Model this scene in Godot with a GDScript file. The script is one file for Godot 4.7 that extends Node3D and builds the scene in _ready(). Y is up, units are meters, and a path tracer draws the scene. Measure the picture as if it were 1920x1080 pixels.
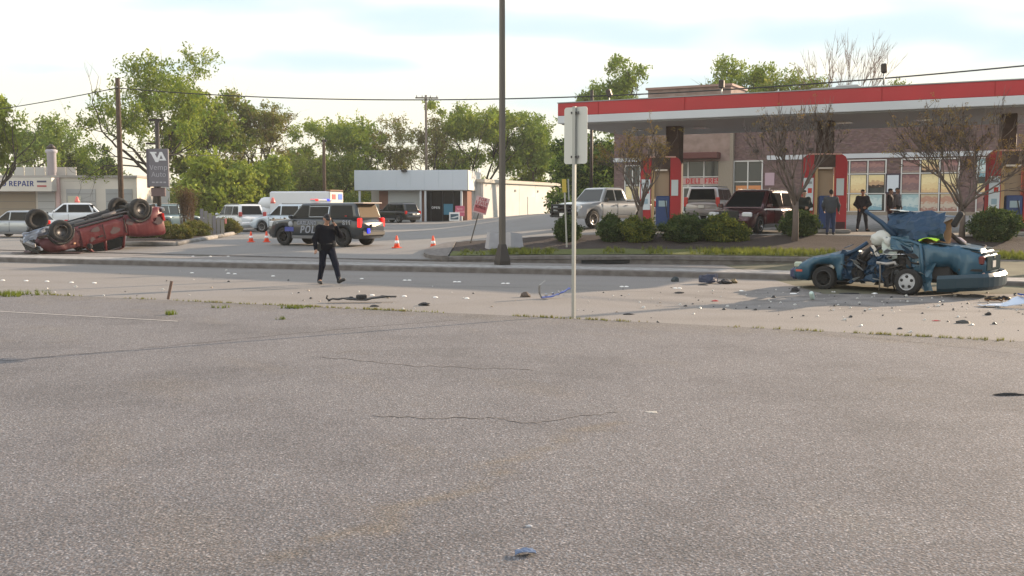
extends Node3D

var far_line := [[-60, 62], [-21.7, 45.5], [-11.2, 41], [-2.3, 37], [2.3, 35.9], [6.2, 35.3], [15.6, 32.3], [40, 24]]
var gl := [[0, 0.02], [6, 0.22], [30, 0.32], [55, 0.5], [100, 0.7]]
var gr := [[0, 0.2], [1.6, 0.3], [3, 0.45], [6, 0.85], [8, 0.9], [12, 0.95], [24, 1.27], [28, 1.45], [40, 1.45], [85, 1.05]]
var median_line := [[-60.0, 49.6], [-18.7, 37.0], [-11.5, 34.3], [-6.3, 32.5], [-2.0, 31.25], [1.9, 30.1], [5.2, 29.0], [7.7, 28.0], [12.2, 25.6], [30.0, 15.5], [60.0, -2.0]]
var near_line := [[-60.0, 41.5], [-9.2, 20.6], [0.94, 16.4], [6.76, 13.7], [25.0, 5.2], [60.0, -11.0]]
var rng := RandomNumberGenerator.new()
var used := {}
var noise := FastNoiseLite.new()
var fine := FastNoiseLite.new()
var M := {}

# ---------------------------------------------------------------- terrain
func tab(t: Array, x: float) -> float:
	if x <= t[0][0]:
		return t[0][1]
	for i in range(1, t.size()):
		if x <= t[i][0]:
			return lerpf(t[i - 1][1], t[i][1], (x - t[i - 1][0]) / (t[i][0] - t[i - 1][0]))
	return t[t.size() - 1][1]

func ter(x: float, d: float) -> float:
	var w := maxf(0.0, d - tab(far_line, x))
	return lerpf(tab(gl, w), tab(gr, w), smoothstep(-7.0, 5.0, x))

func on(x: float, d: float, up := 0.0) -> Vector3:
	return Vector3(x, ter(x, d) + up, -d)

# ---------------------------------------------------------------- scene tree helpers
func numbered(called: String) -> String:
	var n: int = used.get(called, 0)
	used[called] = n + 1
	return called if n == 0 else "%s_%03d" % [called, n]

func tag(o: Node, label: String, category: String, group := "") -> void:
	o.set_meta("label", label)
	o.set_meta("category", category)
	if group:
		o.set_meta("group", group)

func thing(called: String, label: String, category: String, at := Vector3.ZERO, turn := 0.0, group := "") -> Node3D:
	var o := Node3D.new()
	o.name = numbered(called)
	add_child(o)
	o.position = at
	o.rotation.y = turn
	tag(o, label, category, group)
	return o

func copy(o: Node3D, called: String, label: String, at: Vector3, turn := 0.0) -> Node3D:
	var c: Node3D = o.duplicate()
	c.name = numbered(called)
	add_child(c)
	c.position = at
	c.rotation.y = turn
	c.set_meta("label", label)
	return c

# ---------------------------------------------------------------- mesh builder
class MB:
	var v := PackedVector3Array()
	var c := PackedColorArray()
	var s := PackedInt32Array()
	var col := Color.WHITE
	var start := 0
	var sg := -1
	func tri(a: Vector3, b: Vector3, d: Vector3) -> void:
		v.append(a); v.append(b); v.append(d)
		c.append(col); c.append(col); c.append(col)
		s.append(sg)
	func quad(a: Vector3, b: Vector3, d: Vector3, e: Vector3) -> void:
		tri(a, b, d); tri(a, d, e)
	func begin(smooth := -1) -> void:
		start = v.size(); sg = smooth
	func orient() -> void:      # turns a closed shape so that its front faces point outwards
		var m := Vector3.ZERO
		for i in range(start, v.size()):
			m += v[i]
		m /= maxf(1.0, v.size() - start)
		var vol := 0.0
		for i in range(start, v.size(), 3):
			vol += (v[i] - m).dot((v[i + 1] - m).cross(v[i + 2] - m))
		if vol > 0.0:
			for i in range(start, v.size(), 3):
				var k := v[i + 1]
				v[i + 1] = v[i + 2]
				v[i + 2] = k
	func box(at: Vector3, size: Vector3, b := Basis()) -> MB:
		begin()
		var h := size * 0.5
		var p := []
		for i in 8:
			p.append(at + b * Vector3(h.x * (1 if i & 1 else -1), h.y * (1 if i & 2 else -1), h.z * (1 if i & 4 else -1)))
		for f in [[0, 1, 3, 2], [4, 6, 7, 5], [0, 4, 5, 1], [2, 3, 7, 6], [0, 2, 6, 4], [1, 5, 7, 3]]:
			quad(p[f[0]], p[f[1]], p[f[2]], p[f[3]])
		orient()
		return self
	func rbox(at: Vector3, size: Vector3, r := 0.03, b := Basis()) -> MB:     # box with chamfered edges
		begin()
		var h := size * 0.5
		r = minf(r, minf(h.x, minf(h.y, h.z)) * 0.9)
		var rings := []
		for k in 4:
			var y: float = [-h.y, -h.y + r, h.y - r, h.y][k]
			var e: float = r if k == 0 or k == 3 else 0.0
			var x := h.x - e
			var z := h.z - e
			var q := r * 0.7
			rings.append([Vector3(-x, y, -z + q), Vector3(-x + q, y, -z), Vector3(x - q, y, -z), Vector3(x, y, -z + q), Vector3(x, y, z - q), Vector3(x - q, y, z), Vector3(-x + q, y, z), Vector3(-x, y, z - q)].map(func(p): return at + b * p))
		rings_to(rings, true, true)
		orient()
		return self
	func rings_to(rings: Array, cap0 := true, cap1 := true) -> void:
		for i in rings.size() - 1:
			var a: Array = rings[i]
			var b: Array = rings[i + 1]
			for j in a.size():
				var k := (j + 1) % a.size()
				quad(a[j], a[k], b[k], b[j])
		for e in 2:
			if [cap0, cap1][e]:
				var r: Array = rings[0 if e == 0 else rings.size() - 1]
				var m := Vector3.ZERO
				for p in r:
					m += p
				m /= r.size()
				for j in r.size():
					var k := (j + 1) % r.size()
					if e == 0: tri(r[k], r[j], m)
					else: tri(r[j], r[k], m)
	func loft(rings: Array, smooth := 0, cap := true) -> MB:
		begin(smooth)
		rings_to(rings, cap, cap)
		orient()
		return self
	func tube(path: Array, radii: Array, n := 6, smooth := 0) -> MB:
		var rings := []
		var up := Vector3(0.13, 0.2, 0.97)
		for i in path.size():
			var t: Vector3 = (path[mini(i + 1, path.size() - 1)] - path[maxi(i - 1, 0)]).normalized()
			var x := t.cross(up)
			if x.length() < 0.1:
				x = t.cross(Vector3.RIGHT)
			x = x.normalized()
			var y := t.cross(x)
			var ring := []
			for j in n:
				var a := TAU * j / n
				ring.append(path[i] + (x * cos(a) + y * sin(a)) * radii[mini(i, radii.size() - 1)])
			rings.append(ring)
		return loft(rings, smooth)
	func lathe(profile: Array, at: Vector3, axis := Vector3.UP, n := 20, smooth := 0) -> MB:   # profile of [radius, along axis]
		var x := axis.cross(Vector3(0.3, 0.5, 0.81)).normalized()
		var y := axis.cross(x)
		var rings := []
		for p in profile:
			var ring := []
			for j in n:
				var a := TAU * j / n
				ring.append(at + axis * p[1] + (x * cos(a) + y * sin(a)) * p[0])
			rings.append(ring)
		return loft(rings, smooth)
	func prism(poly: Array, off: Vector3) -> MB:       # a convex polygon given thickness
		return loft([poly, poly.map(func(p): return p + off)], -1)
	func sheet(g: Array, smooth := 0) -> MB:           # rows of points, left open
		begin(smooth)
		for i in g.size() - 1:
			for j in g[i].size() - 1:
				quad(g[i][j], g[i][j + 1], g[i + 1][j + 1], g[i + 1][j])
		return self
	func shell(g: Array, thick: Vector3, smooth := 0) -> MB:   # rows of points given thickness
		begin(smooth)
		var n: int = g.size()
		var m: int = g[0].size()
		var up := func(i, j): return g[i][j] + thick
		for i in n - 1:
			for j in m - 1:
				quad(g[i][j], g[i][j + 1], g[i + 1][j + 1], g[i + 1][j])
				quad(up.call(i, j), up.call(i + 1, j), up.call(i + 1, j + 1), up.call(i, j + 1))
		sg = -1
		for i in n - 1:
			quad(g[i][0], g[i + 1][0], up.call(i + 1, 0), up.call(i, 0))
			quad(g[i + 1][m - 1], g[i][m - 1], up.call(i, m - 1), up.call(i + 1, m - 1))
		for j in m - 1:
			quad(g[0][j + 1], g[0][j], up.call(0, j), up.call(0, j + 1))
			quad(g[n - 1][j], g[n - 1][j + 1], up.call(n - 1, j + 1), up.call(n - 1, j))
		orient()
		return self
	func mesh() -> ArrayMesh:
		var st := SurfaceTool.new()
		st.begin(Mesh.PRIMITIVE_TRIANGLES)
		for i in v.size():
			st.set_smooth_group(s[i / 3])
			st.set_color(c[i])
			st.add_vertex(v[i])
		st.generate_normals()
		return st.commit()

func put(called: String, mb: MB, m: Material, parent: Node = self) -> MeshInstance3D:
	return put_mesh(called, mb.mesh(), m, parent)

func put_mesh(called: String, me: Mesh, m: Material, parent: Node = self) -> MeshInstance3D:
	var o := MeshInstance3D.new()
	o.mesh = me
	o.material_override = m
	o.name = numbered(called) if parent == self else called
	parent.add_child(o, true)
	return o

func struct(called: String, mb: MB, m: Material) -> MeshInstance3D:
	var o := put(called, mb, m)
	o.set_meta("kind", "structure")
	o.set_meta("label", called.replace("_", " ") + " of the street scene")
	return o

func words(text: String, height: float, at: Vector3, turn: Basis, m: Material, parent: Node, called := "lettering", bold := true, deep := 0.012) -> MeshInstance3D:
	var t := TextMesh.new()
	var f := SystemFont.new()
	f.font_names = PackedStringArray(["Droid Sans"])
	f.font_weight = 700 if bold else 400
	t.font = f
	t.text = text
	t.font_size = 64
	t.pixel_size = height / 46.0
	t.depth = deep
	var o := put_mesh(called, t, m, parent)
	o.transform = Transform3D(turn, at)
	return o

# ---------------------------------------------------------------- materials
func mat(r: float, g: float, b: float, rough := 0.8, metal := 0.0, extra := {}) -> StandardMaterial3D:
	var m := StandardMaterial3D.new()
	m.albedo_color = Color(r, g, b).linear_to_srgb()
	m.roughness = rough
	m.metallic = metal
	for k in extra:
		m.set(k, extra[k])
	return m

func paint(r: float, g: float, b: float, metal := 0.25) -> StandardMaterial3D:
	return mat(r, g, b, 0.32, metal, {"clearcoat_enabled": true, "clearcoat": 0.9, "clearcoat_roughness": 0.06})

func grain(kind: int, freq: float, lo: float, hi: float, size := 512, tint := Color(1, 1, 1), octaves := 3) -> NoiseTexture2D:
	var n := FastNoiseLite.new()
	n.noise_type = kind
	n.frequency = freq
	n.fractal_octaves = octaves
	n.seed = 7
	if kind == FastNoiseLite.TYPE_CELLULAR:
		n.cellular_return_type = FastNoiseLite.RETURN_CELL_VALUE
		n.fractal_type = FastNoiseLite.FRACTAL_NONE
	var g := Gradient.new()
	g.set_color(0, Color(lo, lo, lo) * tint)
	g.set_color(1, Color(hi, hi, hi))
	var t := NoiseTexture2D.new()
	t.width = size
	t.height = size
	t.seamless = true
	t.noise = n
	t.color_ramp = g
	return t

func bumps(kind: int, freq: float, strength: float, size := 512) -> NoiseTexture2D:
	var n := FastNoiseLite.new()
	n.noise_type = kind
	n.frequency = freq
	n.seed = 11
	if kind == FastNoiseLite.TYPE_CELLULAR:
		n.fractal_type = FastNoiseLite.FRACTAL_NONE
	var t := NoiseTexture2D.new()
	t.width = size
	t.height = size
	t.seamless = true
	t.noise = n
	t.as_normal_map = true
	t.bump_strength = strength
	return t

func tri_mat(r: float, g: float, b: float, rough: float, tex: Texture2D, scale: float, nrm: Texture2D = null, nscale := 1.0, extra := {}) -> StandardMaterial3D:
	var m := mat(r, g, b, rough, 0.0, extra)
	m.albedo_texture = tex
	m.uv1_triplanar = true
	m.uv1_world_triplanar = true
	m.uv1_scale = Vector3.ONE * scale
	if nrm:
		m.normal_enabled = true
		m.normal_texture = nrm
		m.normal_scale = nscale
	return m

func make_materials() -> void:
	var S := FastNoiseLite.TYPE_SIMPLEX_SMOOTH
	var C := FastNoiseLite.TYPE_CELLULAR
	var soft := grain(S, 0.012, 0.72, 1.0, 512, Color(1, 0.98, 0.95), 5)
	var chips := chip_texture()
	var speck := grain(S, 0.09, 0.66, 1.0, 512, Color.WHITE, 3)
	M.lot = tri_mat(0.45, 0.428, 0.437, 0.95, chips, 0.5, bumps(C, 0.09, 4.0, 1024), 0.5, {"vertex_color_use_as_albedo": true})
	M.road = tri_mat(0.295, 0.27, 0.255, 0.92, speck, 0.6, bumps(S, 0.12, 2.0), 0.35, {"vertex_color_use_as_albedo": true})
	M.concrete = tri_mat(0.34, 0.325, 0.31, 0.9, soft, 0.35, bumps(S, 0.1, 2.0), 0.3)
	M.kerb = tri_mat(0.20, 0.182, 0.175, 0.92, soft, 0.5)
	M.median = tri_mat(0.36, 0.35, 0.345, 0.9, soft, 0.4)
	M.drive = tri_mat(0.31, 0.295, 0.285, 0.93, speck, 0.5, bumps(S, 0.12, 2.0), 0.3, {"vertex_color_use_as_albedo": true})
	M.forecourt = tri_mat(0.3, 0.295, 0.29, 0.9, soft, 0.3, null, 1.0, {"vertex_color_use_as_albedo": true})
	M.soil = tri_mat(0.075, 0.052, 0.045, 1.0, grain(S, 0.08, 0.5, 1.0), 0.9, bumps(S, 0.1, 6.0), 1.0)
	M.turf = tri_mat(0.17, 0.19, 0.05, 1.0, grain(S, 0.07, 0.55, 1.0), 0.8, bumps(S, 0.1, 6.0), 1.0)
	M.earth = tri_mat(0.13, 0.125, 0.08, 1.0, soft, 0.1)
	M.leaf = mat(1, 1, 1, 0.8, 0.0, {"metallic_specular": 0.25, "vertex_color_use_as_albedo": true, "backlight_enabled": true, "backlight": Color(0.75, 0.76, 0.34)})
	M.bark = tri_mat(0.085, 0.068, 0.055, 0.95, grain(S, 0.05, 0.55, 1.0), 1.0)
	M.twig = mat(0.13, 0.10, 0.085, 0.95)
	M.redtwig = mat(0.17, 0.12, 0.10, 0.95)
	M.steel = mat(0.36, 0.37, 0.36, 0.45, 0.7)
	M.dark_steel = mat(0.045, 0.036, 0.032, 0.5, 0.4)
	M.black = mat(0.012, 0.012, 0.013, 0.55)
	M.rubber = mat(0.016, 0.016, 0.017, 0.85)
	M.tint = mat(0.006, 0.008, 0.010, 0.10, 0.0, {"metallic_specular": 0.3})
	M.glass = mat(0.03, 0.038, 0.042, 0.06, 0.0, {"metallic_specular": 0.5})
	M.chrome = mat(0.6, 0.6, 0.6, 0.18, 1.0)
	M.alloy = mat(0.45, 0.45, 0.46, 0.35, 0.8)
	M.lamp = mat(0.62, 0.64, 0.66, 0.12, 0.1)
	M.red_lamp = mat(0.5, 0.015, 0.012, 0.15)
	M.red_lit = mat(0.7, 0.02, 0.02, 0.3, 0.0, {"emission_enabled": true, "emission": Color(1, 0.06, 0.05), "emission_energy_multiplier": 0.45})
	M.blue_lit = mat(0.02, 0.04, 0.7, 0.3, 0.0, {"emission_enabled": true, "emission": Color(0.08, 0.16, 1), "emission_energy_multiplier": 0.5})
	M.white = mat(0.78, 0.78, 0.77, 0.5)
	M.letter = mat(0.72, 0.73, 0.74, 0.4)
	M.plate = mat(0.7, 0.7, 0.66, 0.4)
	M.grey_plastic = mat(0.14, 0.14, 0.145, 0.6)
	M.red = tri_mat(0.46, 0.016, 0.026, 0.42, grain(S, 0.006, 0.86, 1.0), 0.1)
	M.fascia_white = tri_mat(0.60, 0.63, 0.67, 0.5, grain(S, 0.004, 0.9, 1.0), 0.1)
	M.brick = tri_mat(0.215, 0.158, 0.155, 0.92, brick_texture(), 0.4)
	M.stucco = tri_mat(0.38, 0.285, 0.255, 0.95, soft, 0.2)
	M.stone = tri_mat(0.42, 0.36, 0.29, 0.95, speck, 0.5)
	M.tan = mat(0.5, 0.34, 0.17, 0.7)
	M.brown = tri_mat(0.105, 0.068, 0.058, 0.8, soft, 0.4)
	M.wood = tri_mat(0.11, 0.075, 0.055, 0.95, soft, 0.7)
	M.orange = mat(0.8, 0.085, 0.03, 0.55)
	M.wire = mat(0.03, 0.03, 0.03, 0.8)

func brick_texture() -> ImageTexture:      # far wall: soft courses below what can be told apart
	var im := Image.create(256, 256, false, Image.FORMAT_RGB8)
	var r := RandomNumberGenerator.new()
	r.seed = 5
	im.fill(Color(0.8, 0.78, 0.76))
	for row in 32:
		var x := -8 if row % 2 else 0
		while x < 256:
			var k := r.randf_range(0.72, 1.0)
			im.fill_rect(Rect2i(maxi(x, 0), row * 8, 15 + mini(x, 0), 7), Color(k, k * r.randf_range(0.92, 1.0), k * r.randf_range(0.9, 1.0)))
			x += 16
	return ImageTexture.create_from_image(im)

func chip_texture() -> ImageTexture:       # seal coat of mixed stone chips
	var n := 1024
	var im := Image.create(n, n, false, Image.FORMAT_RGB8)
	im.fill(Color(0.56, 0.545, 0.54))
	var r := RandomNumberGenerator.new()
	r.seed = 3
	for i in 52000:
		var k := r.randf()
		var c := lerpf(0.47, 0.85, k * k * 0.55 + k * 0.35)
		if r.randf() < 0.012:
			c = 0.95
		if r.randf() < 0.07:
			c = 0.4
		var w := r.randf_range(-0.03, 0.03)
		var x := r.randi() % n
		var y := r.randi() % n
		var a := r.randi_range(3, 7)
		var b := r.randi_range(3, 6)
		var cc := Color(minf(c + w, 1.0), minf(c, 1.0), minf(c - w * 0.7, 1.0))
		im.fill_rect(Rect2i(x, y, a, b), cc)
		im.fill_rect(Rect2i(x + 1, y - 1, maxi(a - 2, 1), b + 2), cc)
	return ImageTexture.create_from_image(im)

# ---------------------------------------------------------------- set-up
func sky_panorama() -> PanoramaSkyMaterial:
	var w := 1024
	var h := 512
	var im := Image.create(w, h, false, Image.FORMAT_RGBF)
	var n := FastNoiseLite.new()  # tan of the rear glass is a painted golden reflection
	n.seed = 21
	n.frequency = 1.0
	n.fractal_octaves = 5
	var sun := Vector3(sin(SUN_AZ) * cos(SUN_EL), sin(SUN_EL), -cos(SUN_AZ) * cos(SUN_EL))
	for y in h:
		var el := PI * (0.5 - (y + 0.5) / h)
		for x in w:
			var az := TAU * ((x + 0.5) / w - 0.5)
			var dir := Vector3(sin(az) * cos(el), sin(el), -cos(az) * cos(el))
			var up := maxf(dir.y, 0.0)
			var c := Color(0.64, 0.60, 0.45).lerp(Color(0.43, 0.525, 0.555), smoothstep(0.02, 0.13, up)).lerp(Color(0.33, 0.42, 0.56), smoothstep(0.2, 0.75, up))
			# cloud streaks on a flat layer
			var p := dir / (up + 0.12)
			var k := n.get_noise_3d(p.x * 0.7 + 3.0, 0.0, p.z * 1.7) * 0.5 + 0.5
			k = smoothstep(0.38, 0.66, k + lerpf(-0.05, 0.12, smoothstep(-0.3, 0.35, dir.x)))
			var cl := Color(0.66, 0.62, 0.50).lerp(Color(0.66, 0.645, 0.60), smoothstep(0.06, 0.2, up)).lerp(Color(0.66, 0.67, 0.70), smoothstep(0.35, 0.9, up))
			c = c.lerp(cl, k * 0.9)
			var s := maxf(0.0, dir.dot(sun))
			c += Color(1.0, 0.9, 0.66) * (pow(s, 8.0) * 0.35 + pow(s, 60.0) * 0.4)
			if dir.y < 0.0:
				c = Color(0.28, 0.26, 0.24)
			im.set_pixel(x, y, c)
	var m := PanoramaSkyMaterial.new()
	m.panorama = ImageTexture.create_from_image(im)
	return m

const SUN_AZ := deg_to_rad(55.0)
const SUN_EL := deg_to_rad(16.5)

func _ready() -> void:
	var cam := Camera3D.new()
	cam.name = "camera"
	add_child(cam)
	cam.position = Vector3(0, 2.1, 0)
	cam.rotation.x = -atan(157.0 / 1900.0)
	cam.fov = rad_to_deg(2.0 * atan(540.0 / 1900.0))
	cam.far = 2000.0
	cam.current = true
	var env := Environment.new()
	env.background_mode = Environment.BG_SKY
	env.sky = Sky.new()
	env.sky.sky_material = sky_panorama()
	env.background_energy_multiplier = 1.0
	env.tonemap_mode = Environment.TONE_MAPPER_LINEAR
	env.tonemap_exposure = 1.85
	env.sdfgi_enabled = true
	env.ssao_enabled = true
	env.ssil_enabled = true
	env.fog_enabled = true
	env.fog_density = 0.0004
	env.fog_light_color = Color(0.93, 0.93, 0.92)
	var we := WorldEnvironment.new()
	we.name = "world_environment"
	we.environment = env
	add_child(we)
	var sun := DirectionalLight3D.new()
	sun.name = "sun"
	sun.light_energy = 1.6
	sun.light_color = Color(1.0, 0.89, 0.76)
	sun.light_angular_distance = 0.5
	sun.shadow_enabled = true
	add_child(sun)
	sun.look_at_from_position(Vector3.ZERO, -Vector3(sin(SUN_AZ) * cos(SUN_EL), sin(SUN_EL), -cos(SUN_AZ) * cos(SUN_EL)))

	rng.seed = 12
	noise.seed = 4
	noise.frequency = 0.35
	noise.fractal_octaves = 4
	fine.seed = 9
	fine.frequency = 1.6
	make_materials()
	setting()
	buildings()
	trees()
	vehicles()
	people()
	street_things()
	debris()

# ---------------------------------------------------------------- the ground
func strip(front: Array, back: Array, x0: float, x1: float, dx: float, rows: int, h: Callable, shade: Callable) -> MB:
	var mb := MB.new()
	mb.begin(0)
	var n := int(ceil((x1 - x0) / dx))
	var old := []
	for i in n + 1:
		var x := lerpf(x0, x1, float(i) / n)
		var row := []
		var a := tab(front, x)
		var b := tab(back, x)
		for j in rows + 1:
			var d := lerpf(a, b, float(j) / rows)
			row.append(Vector3(x, h.call(x, d), -d))
		if i:
			for j in rows:
				for q in [[old[j], row[j], row[j + 1]], [old[j], row[j + 1], old[j + 1]]]:
					mb.v.append_array(PackedVector3Array([q[0], q[2], q[1]]))
					for p in [q[0], q[2], q[1]]:
						mb.c.append(shade.call(p))
					mb.s.append(0)
		old = row
	return mb

func shifted(line: Array, by: float) -> Array:
	return line.map(func(p): return [p[0], p[1] + by])

func face(line: Array, x0: float, x1: float, bottom: Callable, top: Callable, thick: float) -> MB:   # an upright kerb stone run with a rounded arris
	var mb := MB.new()
	var rows := []
	var n := int((x1 - x0) / 0.5)
	for i in n + 1:
		var x := lerpf(x0, x1, float(i) / n)
		var d := tab(line, x)
		var b: float = bottom.call(x, d)
		var t: float = top.call(x, d)
		rows.append([Vector3(x, b, -d), Vector3(x, t - 0.03, -d - 0.015), Vector3(x, t, -d - 0.05), Vector3(x, t, -d - thick), Vector3(x, b, -d - thick)])
	mb.loft(rows, -1)
	return mb

func lot_shade(p: Vector3) -> Color:
	var k := noise.get_noise_2d(p.x * 1.2, p.z * 1.2) * 0.22 + noise.get_noise_2d(p.x * 6.0 + 40.0, p.z * 6.0) * 0.10
	var c := Color(0.97 + k, 0.97 + k, 0.98 + k)
	# old tan sand and rust runs left by water, and a darker patched strip near the street
	var run := smoothstep(0.32, 0.5, noise.get_noise_2d(p.x * 2.0 - p.z * 1.4 + 90.0, (p.x * 0.9 + p.z) * 0.5))
	c = c.lerp(Color(1.02, 0.95, 0.84), run * 0.4)
	var ln := absf((p.x + 0.9) - (-p.z - 5.6) * 0.62 + noise.get_noise_2d(p.x * 3.0, p.z * 3.0) * 0.35)
	if -p.z > 5.2 and -p.z < 8.5:
		c = c.lerp(Color(1.02, 0.86, 0.6), smoothstep(0.16, 0.02, ln) * 0.5)
	var edge := tab(near_line, p.x) + p.z
	c = c.lerp(Color(0.92, 0.86, 0.72), smoothstep(1.3, 0.1, edge + noise.get_noise_2d(p.x * 4.0, p.z * 4.0)) * 0.55)
	var patch := smoothstep(0.1, 0.3, noise.get_noise_2d(p.x * 0.5 + 12.0, p.z * 1.1 + 3.0)) * smoothstep(1.0, 3.0, edge)
	var oil := smoothstep(0.42, 0.6, noise.get_noise_2d(p.x * 1.5 + 70.0, p.z * 1.9 + 20.0))
	return c * lerpf(1.0, 0.88, patch) * lerpf(1.0, 0.9, oil)

func road_shade(p: Vector3) -> Color:
	var k := noise.get_noise_2d(p.x * 0.5, p.z * 1.5) * 0.16 + noise.get_noise_2d(p.x * 5.0, p.z * 5.0) * 0.06
	var u := -p.z - tab(median_line, p.x)
	var lane := sin(u * TAU / 1.75) * 0.03
	var c := Color(1.0 + k + lane, 0.99 + k + lane, 0.97 + k + lane)
	c = c.lerp(Color(0.62, 0.6, 0.58), smoothstep(0.5, 0.0, absf(u + 0.2)) * 0.4)        # darker band along the median kerb
	var skid := smoothstep(0.12, 0.0, absf(u + 5.0 + p.x * 0.09 + noise.get_noise_1d(p.x * 0.3) * 0.4)) * smoothstep(0.0, 0.2, noise.get_noise_1d(p.x * 0.7 + 4.0) + 0.1)
	var near_wreck := smoothstep(5.0, 1.0, Vector2((p.x - 8.2) * 0.7, p.z + 22.8).length())
	var wet := near_wreck * smoothstep(0.02, 0.2, noise.get_noise_2d(p.x * 1.8, p.z * 3.2))
	return c * (1.0 - skid * 0.28) * (1.0 - wet * 0.35)

func drive_shade(p: Vector3) -> Color:
	var k := noise.get_noise_2d(p.x * 0.4, p.z * 0.4) * 0.2 + noise.get_noise_2d(p.x * 2.5, p.z * 2.5) * 0.1
	return Color(1.0 + k, 0.99 + k, 0.97 + k)

func plain(_p: Vector3) -> Color:
	return Color.WHITE

func setting() -> void:
	var flat := func(h: float): return func(_x, _d): return h
	# one sheet to the horizon
	var g := MB.new()
	g.begin(0)
	var xs := [-900.0, -400.0, -150.0, -60.0, -40.0, -20.0, -7.0, -3.0, 1.0, 5.0, 15.0, 40.0, 60.0, 150.0, 400.0, 900.0]
	var ds := [-500.0, -60.0, 0.0, 20.0, 36.0, 46.0, 62.0, 80.0, 100.0, 130.0, 160.0, 250.0, 500.0, 1000.0]
	for i in xs.size() - 1:
		for j in ds.size() - 1:
			var q := func(x, d): return Vector3(x, (ter(x, d) if d > tab(far_line, x) + 3.0 else 0.0) - 0.12, -d)
			g.quad(q.call(xs[i], ds[j]), q.call(xs[i], ds[j + 1]), q.call(xs[i + 1], ds[j + 1]), q.call(xs[i + 1], ds[j]))
	struct("ground", g, M.earth)
	struct("parking_lot", strip([[-60, 0.5], [60, 0.5]], near_line, -13.0, 9.5, 0.16, 110, flat.call(0.25), lot_shade), M.lot)
	var rest := MB.new()
	rest.begin(0)
	rest.quad(Vector3(-60, 0.244, 40), Vector3(-60, 0.244, -0.6), Vector3(60, 0.244, -0.6), Vector3(60, 0.244, 40))
	struct("parking_lot_apron", rest, M.lot)
	struct("parking_lot_side", strip([[-60, 0.5], [60, 0.5]], near_line, -60.0, -13.0, 1.0, 30, flat.call(0.246), lot_shade), M.lot)
	struct("parking_lot_side", strip([[-60, 0.5], [9, 0.5], [34, 0.0], [60, -11.5]], near_line, 9.5, 60.0, 1.0, 30, flat.call(0.246), lot_shade), M.lot)
	struct("road", strip(shifted(near_line, -0.3), shifted(far_line, 0.2), -60.0, 40.0, 0.2, 90, flat.call(0.0), road_shade), M.road)
	struct("kerb", face(near_line, -58.0, 26.0, flat.call(-0.05), flat.call(0.246), 0.0 - 0.12), M.kerb)
	# the raised median between the two carriageways
	struct("median_kerb", face(median_line, -58.0, 30.0, flat.call(-0.05), flat.call(0.17), 0.18), M.kerb)
	struct("median", strip(shifted(median_line, 0.18), shifted(median_line, 1.7), -58.0, 30.0, 0.5, 4, flat.call(0.166), plain), M.median)
	struct("median_kerb", face(shifted(median_line, 1.7), -58.0, 30.0, flat.call(-0.05), flat.call(0.17), 0.18), M.kerb)
	# beyond the street
	var h := func(x, d): return ter(x, d)
	struct("driveway", strip(far_line, shifted(far_line, 62.0), -58.0, 4.0, 0.8, 50, h, drive_shade), M.drive)
	struct("forecourt", strip(shifted(far_line, 5.9), shifted(far_line, 75.0), 4.0, 39.0, 0.8, 60, h, drive_shade), M.forecourt)
	struct("forecourt_base", strip(far_line, shifted(far_line, 5.9), 4.0, 39.0, 1.0, 6, func(x, d): return ter(x, d) - 0.02, drive_shade), M.forecourt)
	var lip := func(x, d): return ter(x, d) + 0.12
	var under := func(_x, _d): return -0.05
	struct("island_kerb", face(shifted(far_line, 0.05), -2.4, 39.0, under, lip, 0.16), M.kerb)
	struct("grass_verge", strip(shifted(far_line, 0.2), shifted(far_line, 1.9), -2.3, 39.0, 0.4, 6, func(x, d): return ter(x, d) + 0.13 + noise.get_noise_2d(x * 3.0, d * 3.0) * 0.03, plain), M.turf)
	struct("mulch_bed", strip(shifted(far_line, 1.9), shifted(far_line, 5.5), -2.3, 39.0, 0.4, 8, func(x, d): return ter(x, d) + 0.125 + noise.get_noise_2d(x * 3.0, d * 3.0) * 0.04, plain), M.soil)
	struct("island_kerb", face(shifted(far_line, 5.5), -2.4, 39.0, h, func(x, d): return ter(x, d) + 0.15, 0.16), M.concrete)
	# rounded nose of the island
	var nose := MB.new()
	var c0 := on(-2.35, tab(far_line, -2.35) + 2.85)
	var ring0 := []
	var ring1 := []
	for i in 17:
		var a := PI * 0.5 + PI * i / 16.0
		var p := Vector3(c0.x + cos(a) * 1.1, 0, c0.z + sin(a) * -2.8)
		ring0.append(Vector3(p.x, ter(p.x, -p.z) - 0.1, p.z))
		ring1.append(Vector3(p.x, ter(p.x, -p.z) + 0.14, p.z))
	nose.loft([ring0, ring1], -1)
	struct("island_nose", nose, M.kerb)
	# storm drain mouth in the island kerb
	var dr := thing("storm_drain", "dark storm drain slot in the far kerb below the grass, right of the sign post", "storm drain", on(3.2, tab(far_line, 3.2)))
	dr.position.y = 0.0
	var dmb := MB.new()
	dmb.box(Vector3(1.35, 0.09, 0.0), Vector3(4.3, 0.13, 0.05), Basis(Vector3.UP, 0.16))
	put("opening", dmb, M.black, dr)
	var dl := MB.new()
	dl.box(Vector3(1.35, 0.215, -0.02), Vector3(4.6, 0.1, 0.22), Basis(Vector3.UP, 0.16))
	put("lintel", dl, M.kerb, dr)
	struct("driveway_lip", face(shifted(far_line, 0.02), -58.0, -2.2, under, func(x, d): return ter(x, d) + 0.012, 0.3), M.kerb)
	# planted bed by the auto shop
	var bed := MB.new()
	var b0 := []
	var b1 := []
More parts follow.
